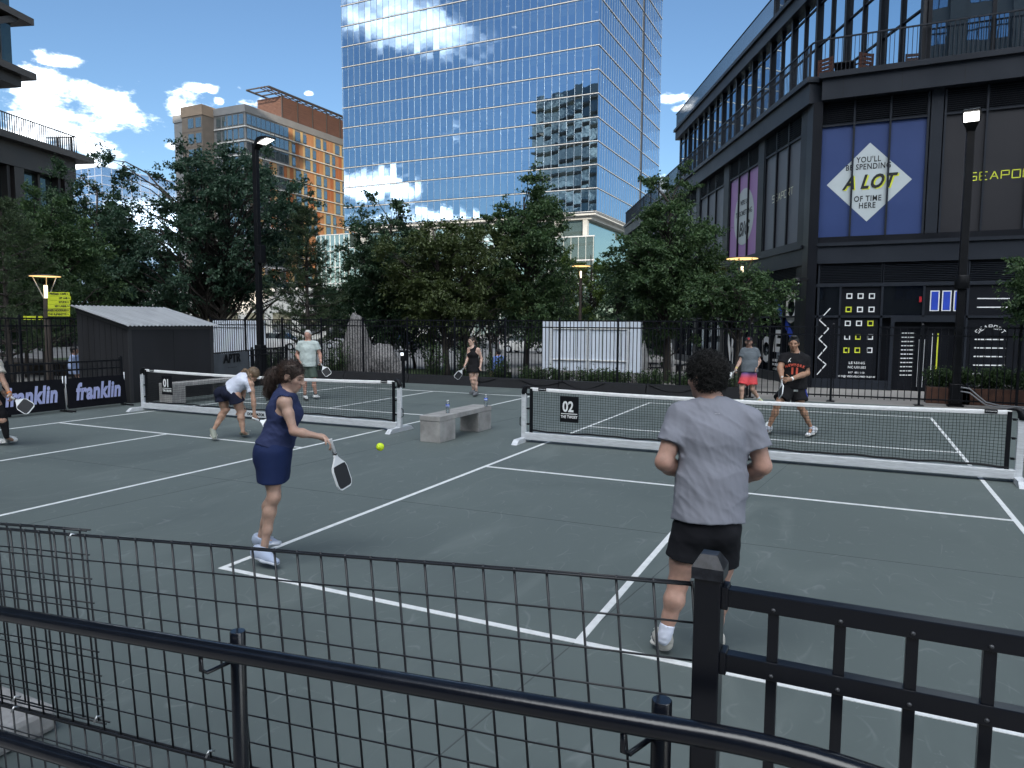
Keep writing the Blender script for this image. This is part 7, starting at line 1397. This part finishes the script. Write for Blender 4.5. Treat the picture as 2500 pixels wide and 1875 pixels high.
om = person('white haired man in pale tee smiling with hand on hip', Jo, sk_red, h=0.0095, k_=1.02, hair=dict(mat=whair, th=0.013, line=-0.010, nape=0.05), shirt=dict(mat=paleg, e=0.022, sleeve=0.58, hem=0.03, wr=0.008, wf=18, name='t_shirt', boxy=True), bottom=dict(mat=ols, e=0.020, flare=0.03, len=0.78, wr=0.005), shoes=dict(mat=whs, sole=bks), socks=dict(mat=blk_sk, len=0.10), hands=dict(r=dict(dir=RH*0.5-ZU*0.8-FH*0.2, n=FH, thumb=RH, curl=0.3), l=dict(curl=0.7, n=-RH, thumb=-FH)), browcol=(0.7, 0.68, 0.66), belly=0.012)
band('wristband', om['root'], om['P'], 'l', 0.06, 0.034, pm('pink_wristband', (0.75, 0.45, 0.42), 0.6)); g_ = j(784, 889, -0.10); paddle('white rimmed paddle held by the white haired man', g_, RH*0.55-ZU*0.75-FH*0.1, -FH*0.9+RH*0.2, gripm=grip_w)
# ------------------------------------------------ 5 woman in black dress
D = 19.5
Jd = dict(head=j(1151, 833), hfw=-FH*0.75-RH*0.62, hup=ZU, neck=j(1154, 849), pelvis=j(1157, 897), tf=-FH*0.8-RH*0.55, sh_r=j(1145.5, 853, 0.03), sh_l=j(1168, 854, -0.05), el_r=j(1142, 874, 0.02), wr_r=j(1135, 892, -0.10), el_l=j(1175.5, 876, -0.02), wr_l=j(1173, 895, -0.10), hip_r=j(1150.5, 900), hip_l=j(1163, 900),
          kn_r=j(1152, 925, -0.03), an_r=j(1156, 952, 0.05), toe_r=gnd(1147, 961, 0.03), kn_l=j(1160.5, 925, -0.05), an_l=j(1163, 957), toe_l=gnd(1157, 967, 0.03))
bdr = fab('black_dress_knit', (0.006, 0.006, 0.008)); brn = pm('brown_hair', (0.045, 0.028, 0.018), 0.45, var=0.3, vs=30, bump=0.7, bs=120); gsh = fab('grey_trainer', (0.14, 0.15, 0.17)); gso = pm('dark_grey_sole', (0.10, 0.10, 0.11), 0.7)
person('woman in black sports dress standing near the back fence', Jd, skin_mat('pale_skin', (0.50, 0.335, 0.27)), h=0.0095, fem=True, k_=0.99, hair=dict(mat=brn, th=0.010, line=-0.030, nape=0.05, tail=[([j(1160, 830, 0.08), j(1163, 838, 0.1), j(1163, 848, 0.1)], [0.03, 0.035, 0.012])]), shirt=dict(mat=bdr, e=0.010, sleeve=0, hem=-0.02, wr=0.003, armhole=0.040, hr=0.11, scoop=0.8, neck=0.058, name='dress_top', loose=0.004), bottom=dict(mat=bdr, kind='skirt', len=0.40, e=0.014, flare=0.02, w=0.17, d=0.15, name='dress_skirt', rise=0.05), shoes=dict(mat=gsh, sole=gso), hands=dict(r=dict(curl=0.8, n=RH, thumb=-FH), l=dict(curl=0.4)))
g_ = j(1132, 899, -0.12); paddle('white rimmed paddle held low by the woman in black', g_, -RH*0.55-ZU*0.72-FH*0.1, -FH*0.75+RH*0.55, w=0.185)
# ------------------------------------------------ 6 man with cap
D = 17.7
Jc = dict(head=j(1828, 835), hfw=-FH*0.93-RH*0.32, hup=ZU, neck=j(1829, 851), pelvis=j(1829, 907), tf=-FH*0.95-RH*0.25, sh_r=j(1815.5, 857, 0.02), sh_l=j(1845, 857, -0.03), el_r=j(1808, 881, 0.02), wr_r=j(1797, 900, -0.08), el_l=j(1854, 881, 0.0), wr_l=j(1846, 899, -0.12), hip_r=j(1822, 911), hip_l=j(1836, 911),
          kn_r=j(1811, 950, -0.05), an_r=j(1811, 980, -0.02), toe_r=gnd(1808, 993, 0.03), kn_l=j(1837, 950, 0.0), an_l=j(1853, 974, 0.10), toe_l=gnd(1862, 985, 0.04), heel_l=j(1852, 981, 0.15))
slate = fab('slate_blue_tee', (0.115, 0.135, 0.155)); 
def ombre():
    m = fab('ombre_shorts', (0.5, 0.1, 0.1)); nt = m.node_tree; b = nt.nodes['Principled BSDF']; tc = nt.nodes.new('ShaderNodeTexCoord'); sp = nt.nodes.new('ShaderNodeSeparateXYZ'); nt.links.new(tc.outputs['Generated'], sp.inputs[0]); r = nt.nodes.new('ShaderNodeValToRGB'); e = r.color_ramp.elements; e[0].position = 0.0; e[0].color = (0.60, 0.06, 0.065, 1); e[1].position = 1.0; e[1].color = (0.05, 0.09, 0.30, 1); q = e.new(0.38); q.color = (0.56, 0.07, 0.085, 1); q = e.new(0.62); q.color = (0.10, 0.09, 0.24, 1); nt.links.new(sp.outputs[2], r.inputs[0]); nt.links.new(r.outputs[0], b.inputs['Base Color']); return m
lime = fab('pale_lime_shoe', (0.55, 0.66, 0.42)); capm = fab('dark_cap_cotton', (0.022, 0.022, 0.026)); brb = pm('short_brown_hair', (0.035, 0.024, 0.018), 0.5, var=0.3, vs=30)
cm = person('man in dark cap and red blue ombre shorts walking by the fence', Jc, skin_mat('light_skin', (0.47, 0.30, 0.235)), h=0.0095, k_=1.03, beard=1.0, hair=dict(mat=brb, th=0.008, line=-0.02, nape=0.06), shirt=dict(mat=slate, e=0.020, sleeve=0.60, hem=0.02, wr=0.008, wf=18, name='t_shirt', boxy=True), bottom=dict(mat=ombre(), e=0.022, flare=0.04, len=0.72, wr=0.006), shoes=dict(mat=lime, sole=lime), socks=dict(mat=wsk, len=0.18), hands=dict(r=dict(curl=0.8, n=RH, thumb=-FH), l=dict(curl=0.4)), belly=0.01)
cP = cm['P']; hf = nz(cP['hfw']); c_ = cP['head']; f = Field(c_-0.2, c_+0.22, 0.007); hs = np.cross(hf, ZU); f.ell(c_+ZU*0.035-hf*0.010, [hs, hf, ZU], (0.092, 0.112, 0.100), 0.01); f.cut(c_+ZU*0.045, -ZU); f.ell(c_+ZU*0.048+hf*0.135, [hs, hf, ZU], (0.075, 0.075, 0.010), 0.012); f.cut(c_+ZU*0.036, -ZU); cp_ = cm['garment']('cap', f, capm); p = c_+hf*0.105+ZU*0.085; lg = MB().tube([tuple(p-hf*0.01), tuple(p+hf*0.006)], 0.026, 16).build('cap_badge', pm('red_badge', (0.55, 0.05, 0.06), 0.5), cm['root'], 'auto')
band('watch', cm['root'], cP, 'l', 0.05, 0.032, M['blackmat'], 0.03); band('wristband', cm['root'], cP, 'r', 0.08, 0.033, pm('yellow_wristband', (0.62, 0.62, 0.12), 0.6)); g_ = j(1793, 907, -0.12); paddle('white rimmed paddle trailing from the man in the cap', g_, -RH*0.80-ZU*0.50, -FH*0.85+ZU*0.45)
# ------------------------------------------------ 7 man in black jersey
D = 12.6
Jj = dict(head=j(1938, 839, -0.02), hfw=-FH*0.88-RH*0.42-ZU*0.05, hup=ZU*1.0-FH*0.06, neck=j(1943, 863), pelvis=j(1938, 945, 0.06), tf=-FH*0.92-RH*0.38, sh_r=j(1914, 873, 0.06), sh_l=j(1966, 877, -0.06), el_r=j(1905, 897, 0.0), wr_r=j(1909, 924, -0.20), el_l=j(1970, 911, -0.06), wr_l=j(1930, 926, -0.26), hip_r=j(1924, 951, 0.05), hip_l=j(1949, 953, 0.04),
          kn_r=j(1897, 990, -0.05), an_r=j(1877, 1044, 0.05), toe_r=gnd(1866, 1060, 0.03), heel_r=gnd(1880, 1052, 0.02), kn_l=j(1955, 994, -0.03), an_l=j(1981, 1045, 0.0), toe_l=gnd(1970, 1066, 0.03), heel_l=gnd(1990, 1056, 0.02))
jer = fab('black_jersey_mesh', (0.007, 0.007, 0.009)); orange_p = pm('orange_jersey_print', (0.62, 0.10, 0.06), 0.6); blue_p = fab('royal_blue_side_panel', (0.015, 0.035, 0.27), var=0.3, vs=60); bhair = pm('black_short_hair', (0.008, 0.008, 0.009), 0.45, var=0.3, vs=40, bump=0.7, bs=140); wnike = pm('white_running_shoe', (0.70, 0.72, 0.76), 0.5, var=0.06)
jm = person('man in black NEW YORK jersey crouching ready behind the right net', Jj, skin_mat('brown_skin', (0.36, 0.205, 0.135)), h=0.0078, k_=1.04, armscale=1.15, legscale=1.05, hair=dict(mat=bhair, th=0.012, top=2.0, line=-0.026, nape=0.045, add=((0, 0.05, 0.125, (0.06, 0.05, 0.03)),)), shirt=dict(mat=jer, e=0.022, sleeve=0.62, hem=0.03, wr=0.007, wf=18, name='jersey', boxy=True), bottom=dict(mat=jer, e=0.026, flare=0.045, len=0.66, wr=0.006), shoes=dict(mat=wnike, sole=wso, swoosh=dk), socks=dict(mat=wsk, len=0.07), hands=dict(r=dict(curl=0.9, n=RH*0.5-FH*0.5, thumb=-FH+ZU, tc=0.7), l=dict(dir=-RH*0.9-FH*0.4, curl=0.6, n=FH, thumb=ZU)))
jP = jm['P']; tfj = jm['tf']; sdj = jm['sd']; taj = jm['ta']; nk_ = jP['neck']
def snap(me, obj, Mx, lift=0.004):
    """wrap printed lettering onto the garment by casting each vertex onto it"""
    from mathutils.bvhtree import BVHTree
    bv = BVHTree.FromPolygons([v.co for v in obj.data.vertices], [tuple(p.vertices) for p in obj.data.polygons]); n = (Mx.to_3x3() @ Vector((0, 0, 1))).normalized()
    bm = bmesh.new(); bm.from_mesh(me); bmesh.ops.triangulate(bm, faces=bm.faces); bmesh.ops.subdivide_edges(bm, edges=[e for e in bm.edges if e.calc_length() > 0.03], cuts=2); 
    for v in bm.verts:
        w = Mx @ v.co; h_ = bv.ray_cast(w+n*0.3, -n)
        if h_[0] is not None: w = h_[0]+n*(lift+v.co.z)
        v.co = w
    bm.to_mesh(me); bm.free(); return me
def print_on(root, obj, s, size, pos, x, n, mat, **k):
    me = text_mesh(s, size, ext=0.0, **k); me.materials.clear(); me.materials.append(mat); snap(me, obj, frame(Vector(tuple(pos)), x, n)); link(bpy.data.objects.new('jersey_print', me), root)
sh_o = jm['shirt']; xw = -sdj
if xw @ RH < 0: xw = -xw
for i, ch in enumerate('NEWYORK'):
    a = (i-3)/3.0; print_on(jm['root'], sh_o, ch, 0.062, nk_-taj*(0.195+0.030*a*a)+xw*0.047*(i-3)+tfj*0.1, nz(xw-taj*a*0.35), tfj, orange_p, bold=0.003, sx=0.85)
print_on(jm['root'], sh_o, '11', 0.15, nk_-taj*0.305+tfj*0.1, xw, tfj, orange_p, bold=0.008)
mb = MB(); [mb.bar(a, b, 0.008, 0.001) for a, b in (((-0.02, -0.03, 0), (0, 0, 0)), ((0, 0, 0), (0.02, -0.025, 0)), ((0, 0, 0), (0.004, 0.025, 0)), ((0.004, 0.018, 0), (0.022, 0.045, 0)), ((0.002, 0.015, 0), (-0.015, 0.0, 0)))]; me = mb.mesh('jersey_emblem', M['white']); snap(me, sh_o, frame(Vector(tuple(nk_-taj*0.12-xw*0.095+tfj*0.1)), xw, tfj)); link(bpy.data.objects.new('jersey_emblem', me), jm['root'])
bo = jm['bottom']; me = MB().quad((-0.035, -0.018, 0), (0.035, -0.018, 0), (0.035, 0.018, 0), (-0.035, 0.018, 0)).mesh('shorts_patch', M['white']); snap(me, bo, frame(Vector(tuple(jP['hip_l']*0.5+jP['pelvis']*0.5-taj*0.02+tfj*0.1)), xw, tfj)); link(bpy.data.objects.new('shorts_patch', me), jm['root'])
pts = []; 
for i in range(13):
    a = -math.pi*0.5+math.pi*i/12; pts.append(nk_+taj*0.035*(abs(math.sin(a)))-taj*0.105*math.cos(a)**0.7*1.0 if False else nk_+xw*0.062*math.sin(a)+tfj*(0.055+0.075*math.cos(a))+taj*(0.040-0.165*math.cos(a)))
MB().tube([tuple(p) for p in pts], 0.0035, 5).build('necklace', M['zinc'], jm['root'], True); p = pts[6]+tfj*0.004-taj*0.015; MB().bbox(p[0]-0.010, p[0]+0.010, p[1]-0.005, p[1]+0.005, p[2]-0.02, p[2]+0.012, 0.003).build('pendant', M['zinc'], jm['root']); band('wristband', jm['root'], jP, 'l', 0.06, 0.036, M['white'], 0.03)
# blue flank of the shorts: a cloth panel lying on the outer side
H_, K_ = jP['hip_l'], jP['kn_l']; o_ = nz(-sdj if (-sdj)@RH > 0 else sdj); mq = MB(); n1 = 8; vv = []
for i in range(n1+1):
    for k in (-1, 0, 1): vv.append(tuple(H_+(K_-H_)*(0.60*i/n1-0.25)+tfj*0.035*k))
mq.add(vv, [(i*3+k, i*3+k+1, (i+1)*3+k+1, (i+1)*3+k) for i in range(n1) for k in range(2)]); me = mq.mesh('side_panel', blue_p)
from mathutils.bvhtree import BVHTree
bv = BVHTree.FromPolygons([v.co for v in bo.data.vertices], [tuple(p.vertices) for p in bo.data.polygons]); dr = Vector(tuple(nz(o_+tfj*0.35)))
for v in me.vertices:
    h_ = bv.ray_cast(v.co+dr*0.4, -dr)
    if h_[0] is not None: v.co = h_[0]+dr*0.004
link(bpy.data.objects.new('side_panel', me), jm['root'])
g_ = j(1909, 930, -0.26); paddle('paddle held edge-on by the man in the black jersey', g_+ZU*0.02, -RH*0.25-ZU*0.80-FH*0.55, RH*1.0-FH*0.10-ZU*0.2)
# ------------------------------------------------ 8 player cut by the left frame edge, passers-by
def standing(x, y, z, H, f, step=0.0, **o):
    f = nz([f[0], f[1], 0]); s_ = np.array([f[1], -f[0], 0]); b = np.array([x, y, z]); k = H/1.72; p = lambda a, c, h: b+s_*a*k+f*c*k+ZU*h*k
    Jx = dict(head=p(0, 0.02, 1.59), hfw=f, hup=ZU, neck=p(0, 0, 1.43), pelvis=p(0, 0, 0.96), tf=f, sh_r=p(0.165, 0, 1.38), sh_l=p(-0.165, 0, 1.38), el_r=p(0.22, -0.05-step*0.1, 1.10), wr_r=p(0.22, 0.08-step*0.1, 0.88), el_l=p(-0.22, -0.03+step*0.1, 1.10), wr_l=p(-0.22, 0.1+step*0.15, 0.89), hip_r=p(0.085, 0, 0.92), hip_l=p(-0.085, 0, 0.92), kn_r=p(0.09, 0.03+step*0.5, 0.50), kn_l=p(-0.09, 0.02-step*0.2, 0.50), an_r=p(0.09, step*0.8, 0.09), an_l=p(-0.09, -step*0.9, 0.10), toe_r=p(0.10, 0.17+step*0.8, 0.03), toe_l=p(-0.10, 0.17-step*0.9, 0.03)); Jx.update(o); return Jx
D = 11.3; gp = gnd(-18, 1090)
Jl = standing(gp[0], gp[1], 0, 1.66, RH+FH*0.3); Jl.update(sh_r=j(-6, 892, -0.14), el_r=j(8, 930, -0.18), wr_r=j(24, 962, -0.22), kn_r=j(5, 1010, -0.1), an_r=j(16, 1066, -0.06), toe_r=gnd(42, 1078, 0.03), heel_r=gnd(14, 1080, 0.02))
beige = fab('beige_cotton', (0.42, 0.40, 0.36)); legg = fab('black_leggings', (0.006, 0.006, 0.008))
lp = person('player in beige top and black leggings cut by the left frame edge', Jl, skin_mat('olive_skin', (0.36, 0.22, 0.16)), h=0.009, fem=True, hair=dict(mat=brn, th=0.014, line=-0.035), shirt=dict(mat=beige, e=0.022, sleeve=0.55, hem=0.06, name='t_shirt'), bottom=dict(mat=legg, kind='leggings', e=0.006, name='leggings'), shoes=dict(mat=whs, sole=wso), hands=dict(r=dict(curl=0.8, n=-RH, thumb=-FH)))
band('wristband', lp['root'], lp['P'], 'r', 0.10, 0.034, pm('orange_wristband', (0.75, 0.22, 0.05), 0.6)); g_ = j(29, 971, -0.24); paddle('white rimmed paddle at the left frame edge before the banner', g_, RH*0.80-ZU*0.52, -FH*0.88+ZU*0.35, w=0.205)
D = 21.5; q = dep(180, 853, D); Jx = standing(q[0], q[1], float(q[2])-1.62, 1.72, RH*0.9+FH*0.3, 0.12); blu = fab('pale_blue_shirt', (0.42, 0.52, 0.78)); grt = fab('dark_trousers', (0.03, 0.032, 0.04)); 
person('passer-by in pale blue shirt walking behind the low fence beside the shed', Jx, skin_mat('passer_skin', (0.34, 0.21, 0.16)), h=0.012, hair=dict(mat=bhair, th=0.016), shirt=dict(mat=blu, e=0.024, sleeve=1.5, hem=0.08, name='shirt'), bottom=dict(mat=grt, kind='leggings', e=0.02, name='trousers'), shoes=dict(mat=bks, sole=bks))
D = 24.5; q = dep(1217, 858, D); Jx = standing(q[0], q[1], float(q[2])-1.60, 1.70, -RH*0.75+FH*0.6, 0.05, el_r=dep(1208, 895, D-0.1), wr_r=dep(1203, 904, D-0.15)); blu2 = fab('mid_blue_shirt', (0.14, 0.22, 0.55))
person('passer-by in mid blue shirt seen through the back fence', Jx, bpy.data.materials['passer_skin'], h=0.012, hair=dict(mat=bhair, th=0.014), shirt=dict(mat=blu2, e=0.026, sleeve=1.5, hem=0.06, name='shirt'), bottom=dict(mat=grt, kind='leggings', e=0.02, name='trousers'), shoes=dict(mat=bks, sole=bks))
